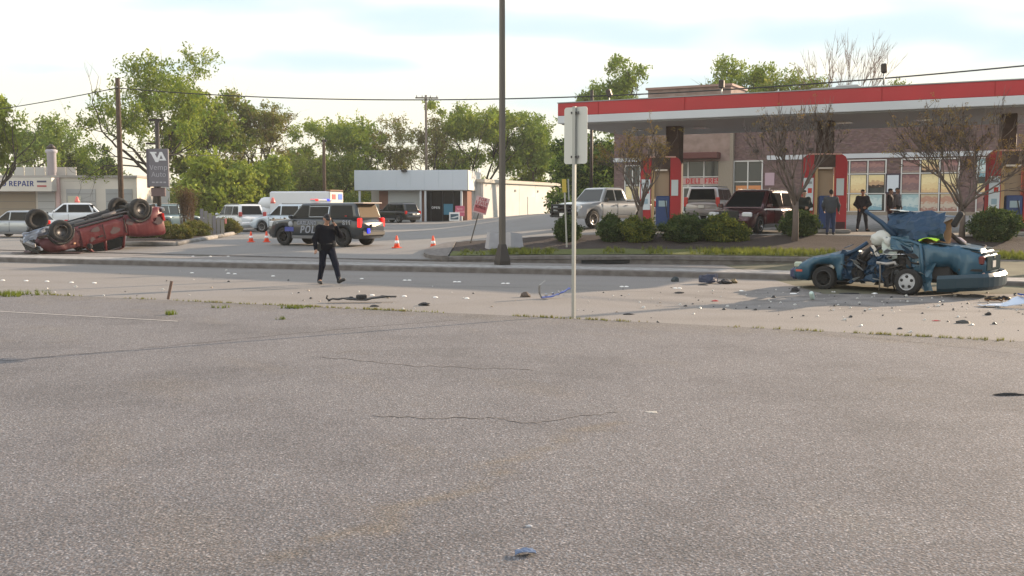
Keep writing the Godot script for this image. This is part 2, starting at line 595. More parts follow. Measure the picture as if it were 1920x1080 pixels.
	var e := [Vector3(-18.21, 0.146, -47.78), Vector3(-15.68, 0.166, -47.30), Vector3(-16.14, 0.246, -55.28), Vector3(-16.92, 0.273, -62.26), Vector3(-19.57, 0.306, -71.34), Vector3(-21.40, 0.298, -70.20), Vector3(-24.90, 0.274, -65.78)]
	for p in e:
		b0.append(p - Vector3(0, 0.05, 0))
		b1.append(p + Vector3(0, 0.16, 0))
	bed.loft([b0, b1], -1)
	struct("planted_bed", bed, M.soil)
	var ek := MB.new()
	for i in 3:
		ek.tube([e[i] + Vector3(0, 0.08, 0), e[i + 1] + Vector3(0, 0.08, 0)], [0.13], 6)
	struct("bed_kerb", ek, M.concrete)
	# faint parking stripe
	var pl := MB.new()
	pl.begin(0)
	var pa := Vector3(-9.19, 0.250, -17.54)
	var pb := Vector3(-5.30, 0.250, -15.93)
	for i in 40:
		if fine.get_noise_1d(i * 3.3) > -0.75:
			var s0 := pa.lerp(pb, i / 40.0) + Vector3(0, 0.005, 0)
			var s1 := pa.lerp(pb, (i + 1) / 40.0) + Vector3(0, 0.005, 0)
			pl.quad(s0, s0 - Vector3(0, 0, 0.05), s1 - Vector3(0, 0, 0.05), s1)
	struct("parking_stripe", pl, mat(0.44, 0.41, 0.385, 0.95))
	# cracks in the seal coat; the first run is a painted thin cast shadow
	for run in [[Vector3(-6.15, 0.250, -11.80), Vector3(-4.59, 0.250, -13.10), Vector3(-2.54, 0.250, -14.97), Vector3(-0.86, 0.250, -16.16)], [Vector3(-2.34, 0.250, -12.22), Vector3(-1.23, 0.250, -11.53), Vector3(0.24, 0.250, -11.23)], [Vector3(-1.22, 0.250, -8.81), Vector3(-0.28, 0.250, -8.63), Vector3(0.23, 0.250, -8.50), Vector3(0.96, 0.250, -8.99)], [Vector3(6.25, 0.250, -12.53), Vector3(5.35, 0.250, -13.62), Vector3(4.19, 0.250, -14.65)]]:
		var cr := MB.new()
		cr.begin(0)
		for i in run.size() - 1:
			for k in 24:
				var q := []
				for t in [k / 24.0, (k + 1) / 24.0]:
					var p: Vector3 = run[i].lerp(run[i + 1], t)
					var wob := fine.get_noise_2d(p.x * 1.4, p.z * 1.4) * 0.16 + fine.get_noise_2d(p.x * 7.0, p.z * 7.0) * 0.05
					var wd := 0.009 + 0.010 * (fine.get_noise_2d(p.x * 4.0, 5.0) + 0.4)
					q.append_array([p + Vector3(0, 0.004, wob - wd), p + Vector3(0, 0.004, wob + wd)])
				cr.quad(q[1], q[0], q[2], q[3])
		struct("crack_or_shadow_line", cr, mat(0.155, 0.14, 0.135, 0.95))

# ---------------------------------------------------------------- buildings
func bx(called: String, at: Vector3, size: Vector3, m: Material, parent: Node, r := 0.0, b := Basis()) -> MeshInstance3D:
	var mb := MB.new()
	if r > 0.0: mb.rbox(at, size, r, b)
	else: mb.box(at, size, b)
	return put(called, mb, m, parent)

# a framed window standing on a wall face: local x to the right, y up, z outwards
func window_unit(parent: Node, x0: float, x1: float, y0: float, y1: float, cols: int, rows: Array, glass: Material, frame: Material, called := "window") -> MeshInstance3D:
	var mb := MB.new()
	var t := 0.07
	mb.box(Vector3(x0 + t / 2, (y0 + y1) / 2, 0.03), Vector3(t, y1 - y0, 0.12))
	mb.box(Vector3(x1 - t / 2, (y0 + y1) / 2, 0.03), Vector3(t, y1 - y0, 0.12))
	mb.box(Vector3((x0 + x1) / 2, y0 + t / 2, 0.03), Vector3(x1 - x0 - 2 * t, t, 0.12))
	mb.box(Vector3((x0 + x1) / 2, y1 - t / 2, 0.03), Vector3(x1 - x0 - 2 * t, t, 0.12))
	for i in range(1, cols):
		mb.box(Vector3(lerpf(x0, x1, float(i) / cols), (y0 + y1) / 2, 0.03), Vector3(t, y1 - y0 - 2 * t, 0.11))
	for r in rows:
		mb.box(Vector3((x0 + x1) / 2, r, 0.025), Vector3(x1 - x0 - 2 * t, t * 0.8, 0.10))
	var f := put(called, mb, frame, parent)
	var edges: Array = [y0 + t] + rows + [y1 - t]
	for i in cols:
		for j in edges.size() - 1:
			var a := lerpf(x0 + t / 2, x1 - t / 2, float(i) / cols) + t / 2
			var b := lerpf(x0 + t / 2, x1 - t / 2, float(i + 1) / cols) - t / 2
			bx("pane", Vector3((a + b) / 2, (edges[j] + edges[j + 1]) / 2, 0.004), Vector3(b - a, edges[j + 1] - edges[j] - t * 0.8, 0.02), glass, f)
	return f

func print_or_reflection_mat(seed_: int, cols: Array, horizon := 0.5) -> StandardMaterial3D:    # bands and blots of colour for printed posters and painted window reflections
	var im := Image.create(64, 64, false, Image.FORMAT_RGB8)
	var n := FastNoiseLite.new()
	n.seed = seed_
	n.frequency = 0.05
	n.fractal_octaves = 4
	for y in 64:
		for x in 64:
			var k := clampf(y / 63.0 + n.get_noise_2d(x, y * 1.6) * 0.25, 0.0, 0.999) * (cols.size() - 1)
			var c: Color = cols[int(k)].lerp(cols[mini(int(k) + 1, cols.size() - 1)], smoothstep(0.3, 0.7, k - int(k)))
			im.set_pixel(x, y, c)
	var m := StandardMaterial3D.new()
	m.albedo_texture = ImageTexture.create_from_image(im)
	m.roughness = 0.4
	return m

func poster_or_reflection(parent: Node, x0: float, x1: float, y0: float, y1: float, m: Material, called := "poster_or_reflection", z := 0.03) -> MeshInstance3D:
	var q := QuadMesh.new()
	q.size = Vector2(x1 - x0, y1 - y0)
	var o := put_mesh(called, q, m, parent)
	o.position = Vector3((x0 + x1) / 2, (y0 + y1) / 2, z)
	return o

func buildings() -> void:
	store()
	canopy()
	auto_shop()
	sales_office()

func store() -> void:
	var st := thing("convenience_store", "brown brick gas station shop with large framed windows and a tan entrance tower", "shop", Vector3(7.0, 0.0, -70.0), -deg_to_rad(28.0))
	var fr := mat(0.6, 0.6, 0.58, 0.5)
	var L := 33.0
	var top := 7.3
	bx("wall", Vector3(L / 2, (top + 0.6) / 2, -7.0), Vector3(L, top - 0.6, 14.0), M.brick, st)
	bx("plinth", Vector3(L / 2, 1.2, 0.06), Vector3(L, 0.9, 0.12), M.stone, st)
	bx("band", Vector3(L / 2 + 5.2, 5.05, 0.05), Vector3(L - 10.6, 0.28, 0.1), M.fascia_white, st)
	bx("band", Vector3(2.0, 5.1, 0.05), Vector3(4.1, 0.26, 0.1), M.fascia_white, st)
	bx("parapet", Vector3(L / 2, top + 0.1, -6.9), Vector3(L + 0.3, 0.22, 14.3), M.fascia_white, st)
	bx("entrance_tower", Vector3(5.34, 7.3, -1.4), Vector3(8.13 - 2.50, 4.8, 3.4), M.stucco, st)
	bx("tower_cap", Vector3(5.34, 9.76, -1.4), Vector3(8.13 - 2.50 + 0.25, 0.14, 3.7), mat(0.3, 0.2, 0.17), st)
	bx("pilaster", Vector3(7.89, 4.2, 0.14), Vector3(0.95, 6.0, 0.3), M.stone, st)
	bx("pilaster", Vector3(3.41, 4.2, 0.14), Vector3(0.8, 6.0, 0.3), M.stucco, st)
	bx("awning", Vector3(5.92, 5.25, 0.55), Vector3(7.50 - 4.23, 0.42, 1.1), mat(0.12, 0.045, 0.04), st, 0.05)
	# entrance: door, transoms and lettered band
	window_unit(st, 4.23, 7.46, 1.5, 5.0, 3, [3.35, 3.9], M.glass, fr)
	bx("sign_band", Vector3(5.88, 3.62, 0.1), Vector3(7.43 - 4.30, 0.42, 0.05), mat(0.5, 0.32, 0.3), st)
	words("HOT  DELI  FRESH", 0.34, Vector3(5.88, 3.62, 0.135), Basis(), mat(0.45, 0.03, 0.04), st)
	bx("door_frame", Vector3(5.52, 2.4, 0.12), Vector3(1.15, 1.75, 0.06), fr, st)
	bx("door_glass", Vector3(5.52, 2.4, 0.16), Vector3(0.9, 1.5, 0.02), M.glass, st)
	poster_or_reflection(st, 5.37, 5.66, 1.9, 2.8, print_or_reflection_mat(1, [Color(0.85, 0.9, 0.9), Color(0.6, 0.75, 0.8)]), "notice", 0.18)
	# windows
	var warm_reflection := print_or_reflection_mat(3, [Color(0.86, 0.80, 0.62), Color(0.91, 0.85, 0.66), Color(0.89, 0.80, 0.60), Color(0.84, 0.72, 0.54)])  # painted reflection and interior glow in the panes
	var warm_reflection2 := print_or_reflection_mat(8, [Color(0.89, 0.83, 0.63), Color(0.88, 0.80, 0.6), Color(0.75, 0.62, 0.48), Color(0.2, 0.15, 0.14)])  # same painted glow with a dark silhouette at the foot
	var pale := print_or_reflection_mat(5, [Color(0.62, 0.74, 0.76), Color(0.75, 0.82, 0.82), Color(0.5, 0.66, 0.72)])
	var rosy_reflection := print_or_reflection_mat(6, [Color(0.5, 0.36, 0.37), Color(0.6, 0.46, 0.44), Color(0.5, 0.4, 0.41), Color(0.58, 0.5, 0.46)])  # painted reflection of reddish trees in the glass
	var food := print_or_reflection_mat(12, [Color(0.76, 0.7, 0.58), Color(0.72, 0.56, 0.48), Color(0.76, 0.72, 0.66), Color(0.62, 0.46, 0.42)])
	var w := window_unit(st, 0.81, 1.97, 1.9, 4.75, 2, [3.4], M.glass, fr)
	poster_or_reflection(w, 0.85, 1.89, 2.0, 3.3, warm_reflection)
	w = window_unit(st, 8.34, 10.25, 1.9, 4.9, 2, [3.55], M.glass, fr)
	poster_or_reflection(w, 8.59, 9.15, 2.0, 2.95, pale)
	poster_or_reflection(w, 9.49, 10.08, 2.0, 2.95, pale)
	poster_or_reflection(w, 8.52, 10.14, 2.98, 3.3, mat(0.6, 0.25, 0.1))
	w = window_unit(st, 14.51, 17.74, 1.62, 4.82, 3, [2.75, 3.95], M.glass, fr)
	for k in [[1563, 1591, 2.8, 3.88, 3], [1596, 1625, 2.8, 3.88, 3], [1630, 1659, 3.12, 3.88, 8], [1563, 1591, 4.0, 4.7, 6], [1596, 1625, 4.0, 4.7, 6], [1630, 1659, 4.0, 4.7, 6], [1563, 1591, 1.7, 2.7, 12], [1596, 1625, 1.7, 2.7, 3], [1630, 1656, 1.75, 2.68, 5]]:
		var mm: Material = {3: warm_reflection, 8: warm_reflection2, 6: rosy_reflection, 12: food, 5: pale}[k[4]]
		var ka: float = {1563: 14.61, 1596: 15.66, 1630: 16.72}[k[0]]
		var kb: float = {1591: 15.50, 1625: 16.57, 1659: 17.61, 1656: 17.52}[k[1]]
		poster_or_reflection(w, ka, kb, k[2], k[3], mm)
	bx("notice_case", Vector3(18.13, 3.35, 0.06), Vector3(0.85, 1.2, 0.1), mat(0.05, 0.04, 0.06), st)
	bx("notice", Vector3(18.13, 3.35, 0.115), Vector3(0.66, 1.0, 0.02), mat(0.6, 0.66, 0.72), st)
	bx("notice", Vector3(10.69, 3.7, 0.03), Vector3(0.6, 0.8, 0.04), mat(0.45, 0.33, 0.38), st)
	w = window_unit(st, 18.56, 21.79, 1.62, 4.82, 3, [2.75, 3.95], M.glass, fr)
	var px := [18.65, 19.60, 19.72, 20.66, 20.81, 21.71]
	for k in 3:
		poster_or_reflection(w, px[k * 2], px[k * 2 + 1], 2.8, 3.88, [rosy_reflection, warm_reflection, warm_reflection][k])
		poster_or_reflection(w, px[k * 2], px[k * 2 + 1], 4.0, 4.72, [rosy_reflection, warm_reflection2, rosy_reflection][k])
		poster_or_reflection(w, px[k * 2], px[k * 2 + 1], 1.7, 2.7, [pale, food, food][k])
	w = window_unit(st, 22.70, 24.73, 1.62, 4.82, 2, [2.75, 3.95], M.glass, fr)
	poster_or_reflection(w, 22.76, 23.66, 3.7, 4.72, pale)
	poster_or_reflection(w, 22.76, 23.66, 1.7, 2.68, rosy_reflection)
	poster_or_reflection(w, 23.77, 24.68, 2.8, 3.9, food)
	poster_or_reflection(w, 22.76, 23.66, 2.8, 3.3, warm_reflection)
	for k in 3:
		var hx: float = [9.80, 11.57, 13.22][k]
		bx("wall_light", Vector3(hx, 5.5, 0.16), Vector3(0.3, 0.2, 0.3), M.dark_steel, st, 0.03)

func canopy() -> void:
	var cn := thing("fuel_canopy", "long red and white flat canopy over the fuel pumps", "canopy", Vector3(2.04, 0.0, -45.7), -deg_to_rad(28.0))
	var L := 19.6
	bx("red_fascia", Vector3(L / 2, 6.30, -4.4), Vector3(L, 0.56, 8.8), M.red, cn, 0.02)
	bx("white_fascia", Vector3(L / 2, 5.85, -4.4), Vector3(L + 0.01, 0.34, 8.81), M.fascia_white, cn, 0.02)
	bx("soffit", Vector3(L / 2, 5.655, -4.4), Vector3(L - 0.3, 0.05, 8.5), mat(0.36, 0.36, 0.37), cn)
	bx("roof_edge", Vector3(L / 2, 6.60, -4.4), Vector3(L + 0.04, 0.04, 8.84), mat(0.3, 0.3, 0.3), cn)
	for i in 5:
		var s := MB.new()
		s.box(Vector3(1.96 + i * 3.92, 6.3, 0.004), Vector3(0.035, 0.55, 0.01))
		put("seam", s, mat(0.3, 0.012, 0.015), cn)
	for i in 6:
		bx("soffit_light", Vector3(2.0 + i * 3.2, 5.62, -4.4), Vector3(0.6, 0.06, 0.6), M.lamp, cn)
	for i in 3:
		var k: float = [4.3, 11.0, 18.0][i]
		var gy: float = [0.9, 0.9, 0.93][i]
		bx("column", Vector3(k, (5.63 + gy) / 2, -3.4), Vector3(0.62, 5.63 - gy, 0.62), M.brown, cn)
	# pumps with their red arches
	for i in 3:
		var at: Vector3 = [Vector3(6.64, 0.929, -45.50), Vector3(13.04, 0.919, -42.60), Vector3(19.28, 0.904, -39.40)][i]
		var lab: String = ["red arched fuel pump left of the silver minivan, partly behind the bare tree", "red arched fuel pump in the middle, men standing beside it", "red arched fuel pump at the right edge of the picture"][i]
		var p := thing("fuel_pump", lab, "fuel pump", at, -deg_to_rad(28.0) + 0.35, "red fuel pumps under the canopy")
		bx("island", Vector3(0, 0.07, -0.2), Vector3(1.9, 0.16, 2.6), M.concrete, p, 0.04)
		for s in [0, 1]:
			var f := MB.new()
			var x: float = -0.62 + s * 1.24
			var poly := []
			for q in [[-0.28, 0.15], [-0.28, 2.95], [-0.2, 3.15], [-0.05, 3.25], [0.2, 3.25], [0.2, 0.15]]:
				poly.append(Vector3(x + q[0] * (1 if s == 0 else -1), q[1], -0.1))
			f.prism(poly, Vector3(0, 0, 0.34))
			put("upright", f, M.red, p)
			bx("kick_plate", Vector3(x - 0.02, 0.3, 0.07), Vector3(0.5, 0.3, 0.4), mat(0.06, 0.02, 0.025), p)
		bx("top_beam", Vector3(0, 2.98, 0.07), Vector3(0.9, 0.5, 0.3), M.brown, p)
		bx("beam_trim", Vector3(0, 3.26, 0.07), Vector3(1.3, 0.06, 0.4), mat(0.6, 0.35, 0.3), p)
		var pn := bx("info_panel", Vector3(-0.66, 1.6, 0.255), Vector3(0.4, 1.35, 0.03), mat(0.62, 0.68, 0.72), p)
		bx("red_mark", Vector3(-0.6, 1.75, 0.275), Vector3(0.16, 0.2, 0.012), M.red_lamp, pn)
		bx("pictogram", Vector3(-0.66, 1.3, 0.275), Vector3(0.2, 0.22, 0.012), mat(0.3, 0.42, 0.5), pn)
		bx("pictogram", Vector3(-0.66, 2.08, 0.275), Vector3(0.28, 0.1, 0.012), mat(0.3, 0.32, 0.34), pn)
		bx("info_panel", Vector3(0.62, 1.9, 0.255), Vector3(0.3, 0.7, 0.03), mat(0.55, 0.6, 0.62), p)
		bx("tan_post", Vector3(-0.34, 1.45, 0.04), Vector3(0.13, 2.55, 0.3), M.tan, p)
		bx("cladding", Vector3(0.05, 2.1, -0.12), Vector3(0.64, 1.25, 0.3), mat(0.35, 0.26, 0.18), p)
		bx("dispenser", Vector3(0.1, 0.85, 0.02), Vector3(0.6, 1.38, 0.46), mat(0.02, 0.05, 0.16, 0.4), p, 0.04)
		bx("display", Vector3(0.1, 1.2, 0.26), Vector3(0.36, 0.26, 0.02), mat(0.3, 0.4, 0.45, 0.2), p)
		var hose := MB.new()
		var hp := []
		for k in 9:
			var t := k / 8.0
			hp.append(Vector3(0.2 + 0.12 * sin(t * PI), 1.35 - 0.9 * sin(t * PI) * 0.9, 0.27 + 0.1 * sin(t * PI)))
		hose.tube(hp, [0.02], 5)
		put("hose", hose, M.black, p)
		bx("light_strip", Vector3(0.02, 2.68, 0.2), Vector3(0.55, 0.07, 0.08), mat(0.7, 0.62, 0.55), p)
	# things standing on the canopy roof
	for i in 3:
		var at: Vector3 = [Vector3(4.40, 6.944, -46.50), Vector3(8.78, 6.844, -43.00), Vector3(14.12, 6.603, -39.00)][i]
		at.y = 6.62
		var fl := thing("floodlight", ["small dark floodlight tilted on the canopy roof near its left end", "dark square floodlight on the canopy roof in front of the tan tower", "tall dark floodlight on the canopy roof beside the roof unit"][i], "floodlight", at, -0.5, "floodlights on the canopy roof")
		var mb := MB.new()
		mb.tube([Vector3.ZERO, Vector3(0, [0.35, 0.35, 0.45][i], 0)], [0.03], 6)
		put("post", mb, M.steel, fl)
		bx("head", Vector3(0, [0.5, 0.5, 0.62][i], 0), Vector3(0.22, 0.36, 0.2), M.dark_steel, fl, 0.04, Basis(Vector3(0, 0, 1), [0.35, 0.0, 0.05][i]))
	var ru := thing("roof_unit", "grey low ventilation unit on the canopy roof right of the bare tree", "roof unit", Vector3(13.3, 6.62, -41.8), -0.49)
	bx("casing", Vector3(0, 0.09, 0), Vector3(2.0, 0.18, 1.2), mat(0.3, 0.3, 0.3), ru, 0.04)
	bx("hood", Vector3(0.4, 0.22, 0), Vector3(0.9, 0.1, 0.8), mat(0.42, 0.42, 0.4), ru, 0.05)
	var dm := thing("roof_vent", "pale round vent dome on the canopy roof left of the bare tree", "vent", Vector3(11.2, 6.62, -43.2))
	var mbd := MB.new()
	mbd.lathe([[0.3, 0.0], [0.3, 0.08], [0.25, 0.16], [0.15, 0.22], [0.02, 0.24]], Vector3.ZERO)
	put("dome", mbd, M.white, dm)

func auto_shop() -> void:
	var at := Vector3(-50.86, 0.370, -95.00)
	var a := thing("auto_repair_shop", "low white auto repair garage with roll-up doors and a blue lettered sign", "garage", at, 0.03)
	var white := tri_mat(0.74, 0.69, 0.62, 0.85, M.fascia_white.albedo_texture, 0.1)
	var px := func(p: float) -> float: return (p + 60.0) / 20.0
	bx("wall", Vector3(px.call(50), 2.1, -5.0), Vector3(px.call(258) - px.call(-150), 4.3, 10.0), white, a)
	bx("roof_edge", Vector3(px.call(50), 4.32, -4.95), Vector3(px.call(262) - px.call(-150), 0.2, 10.3), mat(0.34, 0.32, 0.3), a)
	bx("sign_board", Vector3(px.call(-20), 3.55, 0.7), Vector3(px.call(106) - px.call(-150), 1.25, 1.4), white, a)
	words("AUTO REPAIR", 0.48, Vector3(px.call(33), 3.62, 1.41), Basis(), mat(0.03, 0.05, 0.2), a)
	for k in 2:
		bx("phone_line", Vector3(px.call(90), 3.82 - k * 0.42, 1.412), Vector3(0.85, 0.16, 0.02), [mat(0.08, 0.08, 0.14), mat(0.45, 0.12, 0.12)][k], a)
	bx("pier", Vector3(px.call(109), 2.1, 0.15), Vector3(0.35, 4.2, 0.3), mat(0.6, 0.42, 0.4), a)
	for k in 4:
		var r: Array = [[-10, 66], [70, 102], [123, 177], [196, 245]][k]
		var d := bx("garage_door", Vector3((px.call(r[0]) + px.call(r[1])) / 2, 1.6, 0.01), Vector3(px.call(r[1]) - px.call(r[0]), 3.1, 0.1), [mat(0.36, 0.29, 0.22), mat(0.5, 0.5, 0.5), mat(0.42, 0.42, 0.42), mat(0.36, 0.37, 0.38)][k], a)
		for j in 4:
			bx("groove", Vector3((px.call(r[0]) + px.call(r[1])) / 2, 0.6 + j * 0.7, 0.065), Vector3(px.call(r[1]) - px.call(r[0]) - 0.1, 0.04, 0.02), mat(0.2, 0.2, 0.2), d)
		if k == 2:
			bx("open_leaf", Vector3(px.call(138), 1.3, 0.08), Vector3(1.2, 2.4, 0.06), mat(0.6, 0.58, 0.46), d)
	for k in 6:
		bx("parapet_panel", Vector3(px.call(2 + k * 20), 4.9, -4.0), Vector3(0.92, 0.85, 0.12), mat(0.5, 0.48, 0.45), a)
	var ch := MB.new()
	ch.lathe([[0.42, 0.0], [0.42, 2.3], [0.55, 2.4], [0.55, 2.62], [0.4, 2.7]], Vector3(px.call(73), 4.3, -3.0), Vector3.UP, 16)
	put("flue", ch, mat(0.4, 0.38, 0.42), a)
	# vents on the roof
	var cap := MB.new()
	cap.lathe([[0.25, 0.0], [0.5, 0.1], [0.1, 0.5]], Vector3(px.call(73), 7.0, -3.0), Vector3.UP, 10)
	put("flue_cap", cap, M.dark_steel, a)

func sales_office() -> void:
	var at := Vector3(-14.71, 0.482, -95.00)
	var o := thing("office_building", "low office with a deep pale blue fascia and dark glass front", "office", at, -0.12)
	var sid := mat(0.55, 0.60, 0.67, 0.6)
	bx("wall", Vector3(6.3, 1.5, -2.3), Vector3(8.4, 3.9, 2.6), mat(0.22, 0.11, 0.08, 0.9), o)
	bx("rear_wall", Vector3(5.6, 1.5, -5.9), Vector3(9.9, 3.9, 4.5), mat(0.62, 0.61, 0.59, 0.85), o)
	for k in 8:
		bx("fascia_panel", Vector3(0.68 + k * 1.33, 3.85, 0.0), Vector3(1.325, 1.84, 0.12), sid, o, 0.012)
	for k in 6:
		bx("fascia_panel", Vector3(10.7, 3.85, -0.73 - k * 1.33), Vector3(0.12, 1.84, 1.325), mat(0.6, 0.6, 0.58, 0.6), o, 0.012)
	bx("roof", Vector3(5.3, 4.6, -4.2), Vector3(10.6, 0.2, 8.3), mat(0.3, 0.3, 0.3), o)
	bx("soffit", Vector3(5.3, 2.92, -1.0), Vector3(10.6, 0.1, 1.9), mat(0.4, 0.4, 0.4), o)
	bx("pale_wall", Vector3(4.55, 1.3, -0.92), Vector3(3.1, 3.2, 0.12), mat(0.42, 0.43, 0.43), o)
	for p in [0.45, 6.25, 6.7, 10.1]:
		bx("post", Vector3(p, 1.3, -0.2), Vector3(0.18, 3.2, 0.18), mat(0.55, 0.57, 0.6), o)
	bx("glass_front", Vector3(8.35, 1.4, -0.9), Vector3(3.4, 3.0, 0.1), mat(0.009, 0.008, 0.009, 0.3, 0.0, {"metallic_specular": 0.25}), o)
	for p in [7.1, 8.2, 9.2]:
		bx("mullion", Vector3(p, 1.4, -0.83), Vector3(0.06, 3.0, 0.05), mat(0.05, 0.05, 0.06), o)
	bx("blue_poster", Vector3(8.75, 1.15, -0.82), Vector3(0.9, 1.0, 0.03), mat(0.06, 0.2, 0.3), o)
	bx("pink_poster", Vector3(9.95, 1.0, -0.12), Vector3(0.85, 0.95, 0.04), mat(0.5, 0.12, 0.2), o)
	words("OPEN", 0.22, Vector3(7.55, 1.3, -0.82), Basis(), M.letter, o)
	words("NOW", 0.16, Vector3(9.95, 1.18, -0.09), Basis(), mat(0.7, 0.4, 0.42), o)
	words("LEASING", 0.16, Vector3(9.95, 0.92, -0.09), Basis(), mat(0.7, 0.4, 0.42), o)
	bx("floodlight", Vector3(4.8, 4.72, 0.25), Vector3(0.5, 0.22, 0.3), M.black, o, 0.03)
	var af := thing("sign_frame", "small white framed board standing before the dark glass office front", "sign", Vector3(-5.27, 0.544, -93.00))
	bx("frame", Vector3(0, 0.42, 0), Vector3(0.95, 0.8, 0.06), M.white, af, 0.02, Basis(Vector3.RIGHT, -0.12))
	bx("print", Vector3(0, 0.42, 0.045), Vector3(0.72, 0.5, 0.02), mat(0.06, 0.1, 0.13), af, 0.0, Basis(Vector3.RIGHT, -0.12))
	bx("stripe", Vector3(0, 0.36, 0.06), Vector3(0.7, 0.12, 0.02), mat(0.6, 0.62, 0.62), af, 0.0, Basis(Vector3(0, 0, 1), 0.3))
	# long white side wall
	var p0 := Vector3(-2.73, 0.740, -98.00)
	var p1 := Vector3(6.12, 1.062, -119.00)
	var dv := p1 - p0
	var wb := thing("white_block_building", "long plain white block wall building right of the office", "building", Vector3(p0.x, 0.2, p0.z), atan2(-dv.z, dv.x))
	var wl := Vector2(dv.x, dv.z).length()
	var nseg := 5
	var wm := tri_mat(0.7, 0.69, 0.67, 0.85, M.fascia_white.albedo_texture, 0.12)
	for k in nseg:
		bx("wall_panel", Vector3(wl * (k + 0.5) / nseg, 2.0, -0.2), Vector3(wl / nseg - 0.05, 4.0, 0.3), wm, wb)
	bx("wall", Vector3(wl / 2, 1.98, -4.5), Vector3(wl - 0.1, 3.96, 8.2), wm, wb)
	bx("roof_edge", Vector3(wl / 2, 4.15, -4.2), Vector3(wl + 0.4, 0.32, 8.8), mat(0.5, 0.47, 0.42), wb)
	bx("door", Vector3(wl * 0.55, 1.4, -0.03), Vector3(2.2, 2.6, 0.06), mat(0.62, 0.6, 0.57), wb)
	for k in 3:
		bx("vent", Vector3(wl * (0.35 + k * 0.28), 3.3, -0.02), Vector3(0.3, 0.22, 0.08), mat(0.2, 0.19, 0.18), wb)
	bx("flue", Vector3(wl * 0.24, 4.9, -3.0), Vector3(0.2, 1.4, 0.2), M.white, wb)

# ---------------------------------------------------------------- trees and plants
func clump_mesh(n: int, spread: float, leaf: float, seed_: int) -> ArrayMesh:
	var r := RandomNumberGenerator.new()
	r.seed = seed_
	var mb := MB.new()
	mb.begin(-1)
	for i in n:
		var p := Vector3(r.randf_range(-1, 1), r.randf_range(-1, 1), r.randf_range(-1, 1)) * spread
		var a := Vector3(r.randf_range(-1, 1), r.randf_range(-0.7, 0.7), r.randf_range(-1, 1)).normalized() * leaf
		var b := a.cross(Vector3(r.randf_range(-1, 1), r.randf_range(-1, 1), r.randf_range(-1, 1))).normalized() * leaf * 0.42
		var up := a.cross(b).normalized() * leaf * 0.15
		mb.tri(p - a, p + b + up, p + a)
		mb.tri(p - a, p + a, p - b + up)
	return mb.mesh()

var clumps := {}

func leaves(called: String, pts: Array, scale: float, cols: Array, parent: Node, r: RandomNumberGenerator, kind := "clump") -> MultiMeshInstance3D:
	if not clumps.has(kind):
		clumps["clump"] = clump_mesh(9, 0.30, 0.13, 1)
		clumps["needle"] = clump_mesh(12, 0.11, 0.055, 2)
		clumps["blade"] = grass_mesh()
	var mm := MultiMesh.new()
	mm.transform_format = MultiMesh.TRANSFORM_3D
	mm.use_colors = true
	mm.mesh = clumps[kind]
	mm.instance_count = pts.size()
	for i in pts.size():
		var b := Basis.from_euler(Vector3(r.randf() * TAU, r.randf() * TAU, r.randf() * TAU)) if kind != "blade" else Basis(Vector3.UP, r.randf() * TAU)
		mm.set_instance_transform(i, Transform3D(b.scaled(Vector3.ONE * scale * r.randf_range(0.7, 1.3)), pts[i]))
		var k := r.randf()
		var c: Color = cols[r.randi() % cols.size()]
		mm.set_instance_color(i, c * lerpf(0.8, 1.2, k))
	var o := MultiMeshInstance3D.new()
	o.multimesh = mm
	o.material_override = M.leaf
	o.name = called
	o.set_meta("kind", "stuff")
	parent.add_child(o, true)
	return o

func grass_mesh() -> ArrayMesh:
	var mb := MB.new()
	mb.begin(-1)
	var r := RandomNumberGenerator.new()
	r.seed = 8
	for i in 14:
		var a := r.randf() * TAU
		var o := Vector3(cos(a), 0, sin(a)) * r.randf() * 0.06
		var t := o + Vector3(cos(a) * r.randf_range(0.02, 0.09), r.randf_range(0.07, 0.2), sin(a) * r.randf_range(0.02, 0.09))
		var s := Vector3(-sin(a), 0, cos(a)) * 0.009
		mb.tri(o - s, o + s, t)
	return mb.mesh()

# limbs that fork until they are twigs; returns the tips
func limb(mb: MB, p: Vector3, dir: Vector3, len: float, rad: float, depth: int, r: RandomNumberGenerator, tips: Array, spec: Dictionary) -> void:
	rad = maxf(rad, spec.get("least", 0.006))
	var path := [p]
	var q := p
	var d := dir
	var n := 4 if depth > 2 else 3
	for i in n:
		d = (d + Vector3(r.randf_range(-1, 1), r.randf_range(-0.6, 1.0) * spec.get("lift", 0.6), r.randf_range(-1, 1)) * spec.get("wob", 0.16)).normalized()
		q += d * len / n
		path.append(q)
	var r1: float = rad * (0.62 if depth > 0 else 0.3)
	mb.tube(path, range(n + 1).map(func(i): return lerpf(rad, r1, float(i) / n)), 7 if depth > 3 else (5 if depth > 1 else 3))
	if depth == 0:
		tips.append(q)
		tips.append(path[n - 1])
		return
	var kids: int = spec.get("kids", 3) + (1 if r.randf() < 0.3 else 0)
	for k in kids:
		var axis := d.cross(Vector3(r.randf_range(-1, 1), r.randf_range(-1, 1), r.randf_range(-1, 1))).normalized()
		var nd := d.rotated(axis, r.randf_range(0.25, spec.get("fork", 0.8)))
		nd.y += spec.get("rise", 0.12)
		var from: Vector3 = q if k == 0 else path[r.randi_range(maxi(1, n - 2), n)]
		limb(mb, from, nd.normalized(), len * r.randf_range(0.62, 0.86), r1 * r.randf_range(0.65, 0.95), depth - 1, r, tips, spec)

